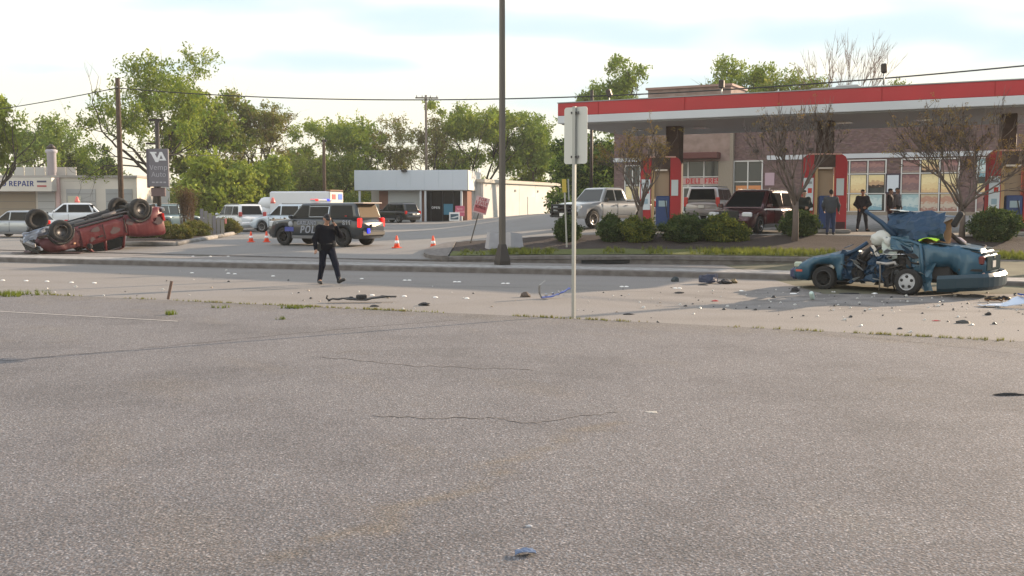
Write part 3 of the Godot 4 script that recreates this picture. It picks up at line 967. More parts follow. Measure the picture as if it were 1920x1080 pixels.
# a full tree: trunk with limbs, and a crown of leaf clumps gathered in uneven masses
func tree(called: String, label: String, at: Vector3, h: float, wide: float, base: float, cols: Array, count: int, seed_: int, group := "", spec := {}) -> Node3D:
	var t := thing(called, label, "tree", at, 0.0, group)
	var r := RandomNumberGenerator.new()
	r.seed = seed_
	var mb := MB.new()
	var tips := []
	var tr := maxf(0.12, h * 0.019)
	var fork_at := h * base * r.randf_range(0.85, 1.05)
	var lean := Vector3(r.randf_range(-0.4, 0.4), 0, r.randf_range(-0.3, 0.3))
	mb.tube([Vector3.ZERO, Vector3(0, fork_at * 0.5, 0) + lean * 0.3, Vector3(0, fork_at, 0) + lean], [tr * 1.25, tr, tr * 0.85], 8)
	var nl: int = spec.get("limbs", 5)
	for i in nl:
		var a := TAU * (i + r.randf() * 0.7) / nl
		var tilt := r.randf_range(0.35, 1.0) * wide / h * 1.3
		var dir := Vector3(cos(a) * tilt, 1.0, sin(a) * tilt).normalized()
		limb(mb, Vector3(0, fork_at * r.randf_range(0.85, 1.0), 0) + lean, dir, (h - fork_at) * r.randf_range(0.28, 0.42), tr * 0.6, spec.get("depth", 3), r, tips, {"wob": 0.28, "fork": 0.9, "kids": 2, "rise": 0.1})
	put("trunk", mb, spec.get("bark", M.bark), t)
	# leaf masses: lumps round an uneven crown, with gaps between
	var lumps := []
	var ch := h * (1.0 - base)
	for i in spec.get("lumps", 16):
		var dir := Vector3(r.randf_range(-1, 1), r.randf_range(-0.9, 1), r.randf_range(-1, 1)).normalized() * pow(r.randf(), 0.4)
		lumps.append([Vector3(dir.x * wide * 0.40, h - ch * 0.5 + dir.y * ch * 0.42, dir.z * wide * 0.40), wide * r.randf_range(0.09, 0.2)])
	for tip in tips:
		if r.randf() < 0.25 and tip.y < h * 1.02 and Vector2(tip.x, tip.z).length() < wide * 0.55:
			lumps.append([tip, wide * r.randf_range(0.05, 0.12)])
	var pts := []
	var tot := 0.0
	for l in lumps:
		tot += l[1] * l[1]
	for l in lumps:
		for i in int(count * l[1] * l[1] / tot):
			var u := Vector3(r.randfn(), r.randfn() * 0.75, r.randfn()) * 0.48
			pts.append(l[0] + u * l[1])
	if spec.has("bottom"):
		for i in int(count * 0.25):
			var a := r.randf() * TAU
			var q := sqrt(r.randf()) * wide * 0.5
			pts.append(Vector3(cos(a) * q, r.randf() * h * base * 1.2 + 0.2, sin(a) * q))
	leaves("crown", pts, spec.get("leaf", 1.3), cols, t, r)
	return t

func bush(label: String, at: Vector3, wide: float, h: float, cols: Array, seed_: int, group := "clipped bushes in the mulch bed", flowers := 0) -> Node3D:
	var t := thing("bush", label, "bush", at, 0.0, group)
	var r := RandomNumberGenerator.new()
	r.seed = seed_
	var mb := MB.new()
	var tips := []
	for i in 6:
		var a := TAU * i / 6
		limb(mb, Vector3(cos(a) * 0.08, 0, sin(a) * 0.08), Vector3(cos(a) * 0.6, 1, sin(a) * 0.6).normalized(), h * 0.4, 0.03, 1, r, tips, {"wob": 0.2})
	put("stems", mb, M.twig, t)
	var pts := []
	for i in int(1500 * wide * h):
		var d := Vector3(r.randfn(), r.randfn(), r.randfn()).normalized()
		var k := 1.0 + noise.get_noise_3d(d.x * 4 + seed_, d.y * 4, d.z * 4) * 0.9
		k *= pow(r.randf(), 0.28)
		pts.append(Vector3(d.x * wide * 0.5, h * 0.52 + d.y * h * 0.48, d.z * wide * 0.5) * Vector3(k, 1, k))
	for i in 10:        # sprigs that stand out of the outline
		var d := Vector3(r.randfn(), absf(r.randfn()) + 0.3, r.randfn()).normalized()
		for k in 14:
			var q := d * (0.42 + 0.02 * k)
			pts.append(Vector3(q.x * wide, h * 0.5 + q.y * h, q.z * wide) + Vector3(r.randfn(), r.randfn(), r.randfn()) * 0.03)
	leaves("foliage", pts, 0.85, cols, t, r, "needle")
	if flowers:
		var fp := []
		for i in flowers:
			var d := Vector3(r.randfn() + 0.8, r.randfn() + 0.3, r.randfn() + 0.5).normalized()
			fp.append(Vector3(d.x * wide * 0.52, h * 0.52 + d.y * h * 0.5, d.z * wide * 0.52))
		leaves("flowers", fp, 0.35, [Color(0.6, 0.6, 0.4)], t, r, "needle")
	return t

func street_tree(label: String, at: Vector3, h: float, spec: Dictionary, leaf_cols: Array, per_tip: int, seed_: int) -> Node3D:
	var t := thing("street_tree", label, "tree", at, 0.0, "thin street trees in the mulch bed")
	var r := RandomNumberGenerator.new()
	r.seed = seed_
	var mb := MB.new()
	var tips := []
	var fk: float = spec.fork_h
	mb.tube([Vector3(0, -0.1, 0), Vector3(0.01, fk * 0.5, 0.02), Vector3(0, fk, 0)], [spec.rad * 1.25, spec.rad, spec.rad * 0.9], 9)
	var n: int = spec.get("n", 6)
	for i in n:
		var a: float = TAU * (i + r.randf() * 0.5) / n
		var tl: float = spec.tilt * r.randf_range(0.55, 1.1)
		limb(mb, Vector3(0, fk * (1.0 - 0.1 * (i % 3)), 0), Vector3(cos(a) * tl, 1.0, sin(a) * tl).normalized(), (h - fk) * spec.get("first", 0.42), spec.rad * 0.5, spec.get("depth", 4), r, tips, spec)
	put("trunk", mb, spec.bark, t)
	if per_tip:
		var pts := []
		for p in tips:
			if p.y > spec.get("leaf_from", 0.0):
				for k in per_tip:
					if r.randf() < spec.get("chance", 0.6):
						pts.append(p + Vector3(r.randf_range(-1, 1), r.randf_range(-1, 1), r.randf_range(-1, 1)) * 0.16)
		leaves("leaves", pts, spec.get("leaf", 0.55), leaf_cols, t, r, "needle")
	return t

func trees() -> void:
	var lime := [Color(0.28, 0.33, 0.06), Color(0.33, 0.37, 0.075), Color(0.23, 0.29, 0.055)]
	var mid := [Color(0.19, 0.26, 0.06), Color(0.24, 0.295, 0.07), Color(0.15, 0.22, 0.055)]
	var olive := [Color(0.25, 0.26, 0.09), Color(0.29, 0.28, 0.10), Color(0.2, 0.23, 0.075)]
	var dark := [Color(0.05, 0.085, 0.03), Color(0.07, 0.11, 0.035), Color(0.04, 0.07, 0.026)]
	var dusk := [Color(0.18, 0.15, 0.07), Color(0.22, 0.17, 0.085), Color(0.15, 0.16, 0.06)]
	var gp := "trees behind the buildings"
	# label, foot, height, width, crown base, colours, clumps, extras
	var rows := [
		["pale green tree cut by the left edge of the picture", Vector3(-40.33, 0.297, -78.00), 10.8, 5.0, 0.2, lime, 1700, {}],
		["thin spring-green tree behind the garage flue", Vector3(-52.44, 0.487, -112.00), 12.6, 9.5, 0.25, mid, 1500, {"lumps": 20}],
		["dark low tree right of the garage flue", Vector3(-48.71, 0.517, -116.00), 8.2, 8.0, 0.1, dark + mid, 2300, {}],
		["tallest airy tree on the left, rising above the VA sign", Vector3(-29.80, 0.363, -85.00), 14.6, 9.6, 0.3, mid + lime, 2300, {"lumps": 26, "leaf": 1.0, "depth": 4}],
		["broad leafy tree with crooked dark limbs right of the VA sign", Vector3(-26.66, 0.423, -92.00), 11.4, 8.5, 0.2, mid + olive, 2600, {"bottom": 1, "depth": 4}],
		["rusty round-topped tree with fine twigs above the white crossover", Vector3(-23.84, 0.461, -96.00), 12.0, 6.4, 0.25, dusk + olive, 1500, {"leaf": 0.9, "depth": 4, "bottom": 1}],
		["bright yellow-green low tree behind the picket panel", Vector3(-23.31, 0.347, -80.00), 5.8, 6.5, 0.1, lime, 2300, {"bottom": 1}],
		["dense low green tree above the white box truck", Vector3(-20.99, 0.398, -86.00), 6.0, 6.5, 0.1, mid + lime, 2200, {"bottom": 1}],
		["low pale tree in the gap above the white box truck roof", Vector3(-23.52, 0.548, -112.00), 7.4, 8.0, 0.1, lime + olive, 2000, {"bottom": 1}],
		["bright green rounded tree left of the office fascia", Vector3(-20.13, 0.581, -118.00), 12.4, 10.5, 0.18, mid + lime, 2700, {"bottom": 1}],
		["olive tree with bare limbs rising behind the office roof", Vector3(-15.24, 0.608, -122.00), 12.6, 8.5, 0.25, olive + dusk, 1600, {"leaf": 0.9, "depth": 4, "bottom": 1}],
		["brown thin-leaved tree beside the crossarm pole", Vector3(-9.62, 0.605, -119.00), 11.8, 8.5, 0.3, dusk + olive, 1300, {"leaf": 0.9, "depth": 4, "bottom": 1}],
		["large bright green tree behind the dark lamp post", Vector3(-3.62, 0.711, -121.00), 14.4, 11.0, 0.2, lime + mid, 3000, {"bottom": 1}],
		["green tree right of the lamp post above the white block wall", Vector3(2.60, 1.008, -124.00), 13.2, 9.5, 0.2, mid, 2600, {"bottom": 1}],
		["dark green tree at the left end of the canopy", Vector3(6.66, 1.300, -92.00), 7.4, 7.0, 0.2, dark + mid, 2300, {"bottom": 1}],
		["round leafy tree above the left end of the canopy", Vector3(11.32, 1.127, -110.00), 16.6, 8.4, 0.45, mid, 1700, {"lumps": 20}],
		["airy tall tree above the tan entrance tower", Vector3(22.71, 1.147, -104.00), 17.4, 7.6, 0.5, mid + lime, 1500, {"lumps": 18, "leaf": 1.1}],
		["lower leafy tree above the canopy between the tower and the bare tree", Vector3(26.65, 1.188, -98.00), 14.0, 7.6, 0.5, olive + mid, 1300, {"lumps": 16, "leaf": 1.1}],
		["small tree tops showing over the canopy right of the roof unit", Vector3(37.29, 1.174, -96.00), 13.2, 5.6, 0.5, mid + olive, 800, {"leaf": 1.0}],
	]
	for i in rows.size():
		var q: Array = rows[i]
		tree("tree", q[0], q[1], q[2], q[3], q[4], q[5], q[6], 100 + i * 7, gp, q[7])
	# far wood that reads as one mass
	var wr := RandomNumberGenerator.new()
	wr.seed = 77
	var wp := []
	for i in 5200:
		var x := wr.randf_range(-85, 22)
		var hgt := 4.8 + noise.get_noise_1d(x * 0.35) * 3.6
		wp.append(Vector3(x, 0.3 + pow(wr.randf(), 0.7) * hgt, -wr.randf_range(128, 140)))
	var wm := leaves(numbered("woodland"), wp, 2.4, mid + olive + dark, self, wr)
	tag(wm, "far green wood closing the view behind the buildings", "wood")
	# bare tall tree behind the canopy
	var bt := street_tree("tall bare tree with upright reddish twigs above the canopy", Vector3(28.50, 1.271, -88.00), 15.0, {"fork_h": 6.5, "rad": 0.15, "tilt": 0.5, "n": 7, "bark": M.redtwig, "wob": 0.1, "fork": 0.5, "rise": 0.3, "depth": 5, "kids": 2, "first": 0.33, "least": 0.015}, [], 0, 31)
	bt.set_meta("group", gp)
	# the three street trees
	var rust := [Color(0.30, 0.19, 0.08), Color(0.34, 0.25, 0.10), Color(0.22, 0.15, 0.08)]
	street_tree("slim forked street tree with rusty leaves left of the first fuel pump", Vector3(4.93, 0.525, -39.06), 4.55, {"fork_h": 1.55, "rad": 0.105, "tilt": 0.62, "n": 6, "bark": M.twig, "wob": 0.16, "fork": 0.62, "rise": 0.16, "depth": 5, "kids": 2, "first": 0.33, "leaf_from": 2.6, "least": 0.011, "chance": 0.6}, rust, 1, 5)
	street_tree("bare grey street tree left of the standing men", Vector3(10.62, 0.606, -38.06), 5.5, {"fork_h": 1.7, "rad": 0.115, "tilt": 0.6, "n": 8, "bark": M.twig, "wob": 0.12, "fork": 0.55, "rise": 0.26, "depth": 5, "kids": 2, "first": 0.33, "leaf_from": 3.0, "chance": 0.10, "least": 0.012}, rust, 1, 6)
	street_tree("wide spreading street tree with orange leaves behind the wrecked blue car", Vector3(16.52, 0.753, -37.26), 4.9, {"fork_h": 1.25, "rad": 0.10, "tilt": 1.15, "n": 7, "bark": M.twig, "wob": 0.2, "fork": 0.7, "rise": 0.2, "depth": 4, "kids": 3, "first": 0.4, "leaf_from": 2.2, "least": 0.012, "chance": 0.42}, rust, 1, 7)
	# bushes
	var bg := [Color(0.07, 0.105, 0.042), Color(0.11, 0.145, 0.055), Color(0.045, 0.072, 0.032)]
	var by := [Color(0.24, 0.24, 0.05), Color(0.13, 0.16, 0.05), Color(0.08, 0.115, 0.04)]
	bush("small clipped bush half hidden by the sign post", Vector3(2.19, 0.545, -40.10), 0.85, 0.95, bg, 1)
	bush("round clipped bush before the white pickup truck", Vector3(3.88, 0.565, -39.60), 0.85, 0.95, bg, 2)
	bush("yellowish bush at the foot of the slim street tree", Vector3(4.86, 0.556, -39.30), 1.1, 0.95, by, 3)
	bush("largest dark bush before the silver minivan", Vector3(6.71, 0.600, -39.26), 1.6, 0.98, bg, 4)
	bush("yellow-tipped bush before the maroon crossover", Vector3(8.01, 0.596, -38.82), 1.2, 1.0, by, 5)
	bush("small yellow-green bush at the right end of the hedge row", Vector3(8.67, 0.616, -38.76), 0.6, 0.6, by, 6)
	bush("dark bush behind the bare grey trunk", Vector3(11.09, 0.786, -39.26), 1.1, 1.0, bg, 7)
	bush("flowering bush at the foot of the right-hand fuel pump", Vector3(17.37, 0.688, -36.48), 1.35, 1.15, bg, 8, "clipped bushes in the mulch bed", 40)
	# planted bed on the left
	var straw := [Color(0.22, 0.18, 0.07), Color(0.15, 0.15, 0.05), Color(0.12, 0.14, 0.04)]
	var i2 := 20
	for q in [[Vector3(-17.14, 0.229, -51.72), 1.5, 0.75], [Vector3(-19.52, 0.244, -56.22), 1.3, 0.8], [Vector3(-17.29, 0.244, -55.34), 1.4, 0.8], [Vector3(-17.86, 0.264, -60.42), 1.2, 0.8], [Vector3(-17.19, 0.269, -61.32), 1.3, 0.85], [Vector3(-19.37, 0.231, -53.22), 1.2, 0.6]]:
		i2 += 1
		bush(["low straw-coloured plant at the kerb corner of the planted bed", "green low plant under the VA sign post", "straw-coloured plant below the tall brown shrub", "low plant before the grey picket panel", "yellow round plant at the right end of the planted bed", "low dark plant behind the truck tailgate"][i2 - 21], q[0], q[1], q[2], straw if i2 != 26 else bg, i2, "low plants in the planted bed")
	var ts := thing("dead_shrub", "tall brown dry shrub between the VA sign and the picket panel", "shrub", Vector3(-18.76, 0.255, -58.68))
	var r := RandomNumberGenerator.new()
	r.seed = 44
	var sm := MB.new()
	var tips := []
	for k in 22:
		var a := r.randf() * TAU
		limb(sm, Vector3(cos(a) * 0.25, 0, sin(a) * 0.2), Vector3(cos(a) * 0.12, 1, sin(a) * 0.12).normalized(), 1.15, 0.022, 2, r, tips, {"wob": 0.1, "fork": 0.35, "rise": 0.5})
	put("stems", sm, mat(0.12, 0.075, 0.055), ts)
	leaves("dry_leaves", tips, 0.7, [Color(0.13, 0.08, 0.05), Color(0.10, 0.065, 0.045)], ts, r, "needle")
	# weeds and grass
	var gp2 := []
	for i in 4200:
		var x := r.randf_range(-2.0, 24.0)
		if noise.get_noise_2d(x * 0.7, 3.0) + 0.12 > r.randf_range(-0.25, 0.25):
			gp2.append(on(x, tab(far_line, x) + r.randf_range(0.25, 1.95), 0.13))
	var gv := leaves(numbered("verge_grass"), gp2, 0.8, [Color(0.19, 0.2, 0.055), Color(0.23, 0.25, 0.065), Color(0.13, 0.15, 0.045)], self, r, "blade")
	tag(gv, "short green grass on the verge below the mulch bed", "grass")
	var ep := []
	for i in 1500:
		var x := r.randf_range(-10.0, 9.0)
		var k := noise.get_noise_1d(x * 1.3 + 8.0) + 0.12 + (0.25 if x > 0.0 and x < 2.5 else 0.0)
		if r.randf() < k * 2.2:
			ep.append(Vector3(x, 0.245, -tab(near_line, x) + absf(r.randfn()) * 0.06))
	var ew := leaves(numbered("kerb_weeds"), ep, 0.24, [Color(0.20, 0.21, 0.05), Color(0.16, 0.16, 0.05), Color(0.24, 0.2, 0.08)], self, r, "blade")
	tag(ew, "thin weeds growing along the near kerb joint", "weeds")
	var wl := [["bright grass patch at the left end of the near kerb", Vector3(-10.29, 0.250, -20.66), 90, 0.7, 0.5], ["small green weed below the leaning steel stub", Vector3(-5.72, 0.250, -16.94), 14, 0.13, 0.42], ["flat weed beside the near kerb left of the officer", Vector3(-5.26, 0.250, -18.09), 10, 0.16, 0.32], ["dark weed clump at the kerb below the officer", Vector3(-3.90, 0.250, -18.00), 40, 0.28, 0.3], ["little weed in the lot right of the dark clump", Vector3(-3.70, 0.250, -16.23), 8, 0.08, 0.3]]
	for q in wl:
		var w := thing("weed", q[0], "weed", q[1], 0.0, "weeds in the parking lot")
		var pts := []
		for i in q[2]:
			pts.append(Vector3(r.randfn() * q[3] * 0.6, 0, r.randfn() * q[3] * 0.3))
		leaves("blades", pts, q[4], [Color(0.17, 0.21, 0.04), Color(0.12, 0.15, 0.03)], w, r, "blade")

# ---------------------------------------------------------------- vehicles
# a car looks along +x, its left side is -z
func body_shell(L: float, W: float, bot: float, top: Array, axles: Array, wr: float, x0 := -99.0, x1 := 99.0, dent := 0.0) -> MB:
	var mb := MB.new()
	var xs := []
	x0 = maxf(x0, -L / 2)
	x1 = minf(x1, L / 2)
	var n := 26
	for i in n + 1:
		xs.append(lerpf(x0, x1, float(i) / n))
	var R := wr * 1.17
	for a in axles:
		for k in 13:
			var x: float = a + R * cos(PI * k / 12.0) * 0.999
			if x > x0 and x < x1:
				xs.append(x)
	for p in top:
		if p[0] > x0 + 0.01 and p[0] < x1 - 0.01:
			xs.append(p[0])
	for e in [0.02, 0.06, 0.13, 0.25]:
		xs.append(x0 + e)
		xs.append(x1 - e)
	xs.sort()
	var rings := []
	var last := -99.0
	for x in xs:
		if x - last < 0.004:
			continue
		last = x
		var t := tab(top, x)
		var b := bot
		for a in axles:
			var dx: float = absf(x - a)
			if dx < R:
				b = maxf(b, wr + sqrt(R * R - dx * dx) * 0.98)
		b = minf(b, t - 0.12)
		var e := minf(L / 2 - absf(x), 0.9)
		var hw := W / 2 * (1.0 - 0.16 * pow(1.0 - e / 0.9, 2.5))
		var lowcut := 0.0
		if L / 2 - absf(x) < 0.14:
			lowcut = 0.05
			t -= (0.14 - (L / 2 - absf(x))) * 0.5
		b = minf(b + lowcut, t - 0.1)
		var sh := lerpf(b, t, 0.62)
		var sec := [[0.955, b], [0.992, lerpf(b, sh, 0.45)], [1.0, sh], [0.985, lerpf(sh, t, 0.55)], [0.94, t - 0.02], [0.8, t + 0.012], [0.4, t + 0.03], [0.0, t + 0.035]]
		var ring := []
		for q in sec:
			ring.append(Vector3(x, q[1], hw * q[0]))
		for i in range(sec.size() - 2, -1, -1):
			ring.append(Vector3(x, sec[i][1], -hw * sec[i][0]))
		if dent > 0.0:
			for i in ring.size():
				var p: Vector3 = ring[i]
				ring[i] = p + Vector3(fine.get_noise_3d(p.x * 1.1, p.y * 1.6, p.z) * 0.6, fine.get_noise_3d(p.x * 1.1 + 9, p.y, p.z), fine.get_noise_3d(p.x, p.y * 1.3 + 7, p.z * 1.2)) * dent
		rings.append(ring)
	mb.loft(rings, 0)
	return mb

func round_rect(x0: float, x1: float, z: float, y: float, r: float) -> Array:
	var a := []
	for c in [[x1 - r, z - r, 0.0], [x0 + r, z - r, PI / 2], [x0 + r, -z + r, PI], [x1 - r, -z + r, PI * 1.5]]:
		for k in 5:
			var t: float = c[2] + PI / 2 * k / 4.0
			a.append(Vector3(c[0] + cos(t) * r, y, c[1] + sin(t) * r))
	return a

func wheel(parent: Node, at: Vector3, r: float, w: float, side: float, rim_mat: Material, spokes := 5, turn := 0.0, rimf := 0.66) -> Node3D:
	var o := Node3D.new()
	o.name = "wheel"
	parent.add_child(o, true)
	o.position = at
	o.rotation.y = turn
	var ax := Vector3(0, 0, 1)
	var ty := MB.new()
	var h := w / 2
	ty.lathe([[r * rimf, -h * 0.9], [r * 0.9, -h], [r * 0.985, -h * 0.75], [r, -h * 0.4], [r, h * 0.4], [r * 0.985, h * 0.75], [r * 0.9, h], [r * rimf, h * 0.9], [r * (rimf - 0.02), 0.0]], Vector3.ZERO, ax, 26)
	put("tyre", ty, M.rubber, o)
	var rm := MB.new()
	var s := side
	rm.lathe([[0.02, s * h * 0.2], [r * rimf * 0.92, s * h * 0.25], [r * rimf, s * h * 0.9], [r * rimf * 0.93, s * h * 0.92], [r * rimf * 0.86, s * h * 0.45], [0.03, s * h * 0.3]], Vector3.ZERO, ax, 20)
	put("rim_well", rm, mat(0.06, 0.06, 0.065, 0.5, 0.5), o)
	var sp := MB.new()
	sp.lathe([[0.001, s * h * 0.4], [r * 0.16, s * h * 0.42], [r * 0.13, s * h * 0.8], [0.001, s * h * 0.82]], Vector3.ZERO, ax, 10)
	for k in spokes:
		var a := TAU * k / spokes
		sp.box(Vector3(cos(a), sin(a), 0) * r * rimf * 0.5 + Vector3(0, 0, s * h * 0.62), Vector3(r * rimf * 0.95, r * 0.17, h * 0.25), Basis(ax, a))
	sp.lathe([[r * rimf * 0.99, s * h * 0.9], [r * rimf * 0.88, s * h * 0.94], [r * rimf * 0.88, s * h * 0.7], [r * rimf * 0.99, s * h * 0.7]], Vector3.ZERO, ax, 20)
	put("rim", sp, rim_mat, o)
	return o

func pane(called: String, poly: Array, m: Material, parent: Node, thick := 0.012) -> MeshInstance3D:
	var n: Vector3 = (poly[1] - poly[0]).cross(poly[2] - poly[0]).normalized()
	var mid := Vector3.ZERO
	for p in poly:
		mid += p
	mid /= poly.size()
	if n.dot(mid - Vector3(0, mid.y - 0.3, 0)) < 0:
		n = -n
	var mb := MB.new()
	mb.prism(poly.map(func(p): return p - n * 0.02), n * (0.02 + thick))
	return put(called, mb, m, parent)

func car(called: String, label: String, at: Vector3, yaw: float, s: Dictionary, group := "parked cars") -> Node3D:
	var o := thing(called, label, s.get("cat", "car"), at, deg_to_rad(yaw), group)
	var L: float = s.L
	var W: float = s.W
	var wr: float = s.wr
	var bot: float = s.bot
	var belt: float = s.belt
	var H: float = s.H
	var g: Array = s.gh
	var pm: Material = s.paint
	var body := put("body", body_shell(L, W, bot, s.top, [s.fa, s.ra], wr), pm, o)
	var ub := MB.new()
	ub.box(Vector3(0, bot + 0.12, 0), Vector3(L * 0.9, 0.2, W - 0.52))
	ub.box(Vector3(0, bot + 0.35, 0), Vector3(L * 0.93, 0.4, W - 0.56))
	put("underbody", ub, M.black, o)
	# greenhouse
	var wb := W / 2 - 0.07
	var wt: float = W / 2 - s.get("tumble", 0.24)
	var gm := MB.new()
	var rings := []
	for k in 6:
		var t: float = [0.0, 0.35, 0.7, 0.93, 1.0, 1.03][k]
		var inset: float = [0, 0, 0, 0, 0.05, 0.28][k]
		var tt := minf(t, 1.0)
		rings.append(round_rect(lerpf(g[3], g[2], tt) + inset, lerpf(g[0], g[1], tt) - inset, lerpf(wb, wt, tt) - inset, lerpf(belt - 0.05, H, t), 0.13))
	gm.loft(rings, 0)
	put("roof", gm, s.get("roof_paint", pm), o)
	var glass: Material = s.get("glass", M.tint)
	var at_side := func(x: float, t: float, sd: float) -> Vector3: return Vector3(x, lerpf(belt - 0.05, H, t), sd * lerpf(wb, wt, t))
	var t0 := 0.14
	var t1 := 0.86
	var cuts: Array = s.cuts
	for sd in [-1.0, 1.0]:
		for k in cuts.size() - 1:
			var f0: float = cuts[k]
			var f1: float = cuts[k + 1]
			var xa0 := minf(f0, lerpf(g[0], g[1], t0) - 0.17)
			var xa1 := minf(f0, lerpf(g[0], g[1], t1) - 0.15)
			var xb0 := maxf(f1 + 0.09, lerpf(g[3], g[2], t0) + 0.2)
			var xb1 := maxf(f1 + 0.09, lerpf(g[3], g[2], t1) + 0.22)
			if xa0 - xb0 > 0.06:
				pane("side_window", [at_side.call(xa0, t0, sd), at_side.call(xb0, t0, sd), at_side.call(xb1, t1, sd), at_side.call(xa1, t1, sd)], s.get("side_glass", glass), o)
		for k in range(0, mini(3, cuts.size() - 1)):        # door seams and handles
			var x: float = cuts[k] if k > 0 else s.fa - wr * 1.17 - 0.12
			bx("door_seam", Vector3(x, lerpf(bot, belt, 0.55), sd * (W / 2 - 0.008)), Vector3(0.018, (belt - bot) * 0.72, 0.02), M.black, o)
			if k < 2:
				bx("door_handle", Vector3(cuts[k + 1] + 0.22, belt - 0.17, sd * (W / 2 - 0.01)), Vector3(0.2, 0.035, 0.05), s.get("handle", pm), o)
		bx("sill", Vector3((s.fa + s.ra) / 2, bot + 0.06, sd * (W / 2 - 0.05)), Vector3(s.fa - s.ra - wr * 2.5, 0.14, 0.1), s.get("trim", M.grey_plastic), o, 0.02)
		bx("mirror", Vector3(lerpf(g[0], g[1], 0.2) - 0.12, belt + 0.09, sd * (W / 2 + 0.08)), Vector3(0.12, 0.17, 0.22), s.get("mirror", pm), o, 0.04)
		for a in [s.fa, s.ra]:
			wheel(o, Vector3(a, wr, sd * (W / 2 - 0.14)), wr, 0.24, sd, s.get("rim", M.alloy), s.get("spokes", 5))
		# lamps
		var fy: float = s.get("lamp_y", belt - 0.26)
		bx("headlight", Vector3(L / 2 - 0.16, fy, sd * (W / 2 - 0.28)), Vector3(0.26, s.get("lamp_h", 0.16), 0.4), M.lamp, o, 0.04, Basis(Vector3.UP, sd * -0.32))
		bx("tail_light", Vector3(-L / 2 + 0.09, s.get("tail_y", belt - 0.1), sd * (W / 2 - 0.14)), Vector3(0.16, s.get("tail_h", 0.3), 0.2), s.get("tail", M.red_lamp), o, 0.03)
		if s.get("rails", false):
			bx("roof_rail", Vector3((g[1] + g[2]) / 2, H + 0.05, sd * (wt - 0.06)), Vector3(g[1] - g[2] - 0.5, 0.04, 0.04), s.get("rail", M.grey_plastic), o)
	pane("windscreen", [Vector3(lerpf(g[0], g[1], 0.12), lerpf(belt - 0.05, H, 0.12), wb - 0.14), Vector3(lerpf(g[0], g[1], 0.12), lerpf(belt - 0.05, H, 0.12), -wb + 0.14), Vector3(lerpf(g[0], g[1], 0.9), lerpf(belt - 0.05, H, 0.9), -wt + 0.12), Vector3(lerpf(g[0], g[1], 0.9), lerpf(belt - 0.05, H, 0.9), wt - 0.12)], s.get("screen", M.glass), o)
	pane("rear_window", [Vector3(lerpf(g[3], g[2], 0.16), lerpf(belt - 0.05, H, 0.16), wb - 0.2), Vector3(lerpf(g[3], g[2], 0.16), lerpf(belt - 0.05, H, 0.16), -wb + 0.2), Vector3(lerpf(g[3], g[2], 0.88), lerpf(belt - 0.05, H, 0.88), -wt + 0.14), Vector3(lerpf(g[3], g[2], 0.88), lerpf(belt - 0.05, H, 0.88), wt - 0.14)], s.get("rear_glass", glass), o)
	# ends
	var bm: Material = s.get("bumper", pm)
	bx("front_bumper", Vector3(L / 2 - 0.03, bot + 0.22, 0), Vector3(0.16, 0.26, W * 0.84), bm, o, 0.06)
	bx("rear_bumper", Vector3(-L / 2 + 0.02, bot + 0.24, 0), Vector3(0.18, 0.26, W * 0.86), bm, o, 0.06)
	bx("grille", Vector3(L / 2 + 0.005, s.get("lamp_y", belt - 0.26) - 0.02, 0), Vector3(0.06, s.get("grille_h", 0.18), W * 0.42), M.black, o, 0.02)
	bx("plate", Vector3(-L / 2 - 0.055, s.get("plate_y", bot + 0.5), 0), Vector3(0.02, 0.15, 0.31), M.plate, o)
	bx("plate", Vector3(L / 2 + 0.06, bot + 0.2, 0), Vector3(0.02, 0.15, 0.31), M.plate, o)
	return o

func suv(pm: Material, L := 4.8, W := 1.9, H := 1.75, extra := {}) -> Dictionary:
	var b := H * 0.585
	var h := L / 2
	var s := {"L": L, "W": W, "H": H, "wr": 0.36, "bot": 0.26, "belt": b, "paint": pm, "fa": h - 0.92, "ra": -h + 0.98,
		"top": [[-h, b - 0.08], [-h + 0.25, b], [h - 1.5, b], [h - 1.1, b - 0.03], [h - 0.35, b - 0.14], [h, b - 0.3]],
		"gh": [h - 1.22, h - 2.05, -h + 0.42, -h + 0.1], "cuts": [h - 1.4, h - 2.35, -h + 1.35, -h + 0.1], "rails": true, "cat": "suv"}
	s.merge(extra, true)
	return s

func sedan(pm: Material, L := 4.7, W := 1.82, H := 1.45, extra := {}) -> Dictionary:
	var h := L / 2
	var b := 0.93
	var s := {"L": L, "W": W, "H": H, "wr": 0.32, "bot": 0.2, "belt": b, "paint": pm, "fa": h - 0.9, "ra": -h + 1.0,
		"top": [[-h, b - 0.06], [-h + 0.2, b + 0.02], [-h + 0.9, b + 0.03], [-h + 1.2, b], [h - 1.5, b], [h - 1.15, b - 0.02], [h - 0.3, b - 0.17], [h, b - 0.3]],
		"gh": [h - 1.2, h - 2.0, -h + 1.35, -h + 0.72], "cuts": [h - 1.4, h - 2.3, -h + 1.2, -h + 0.7]}
	s.merge(extra, true)
	return s

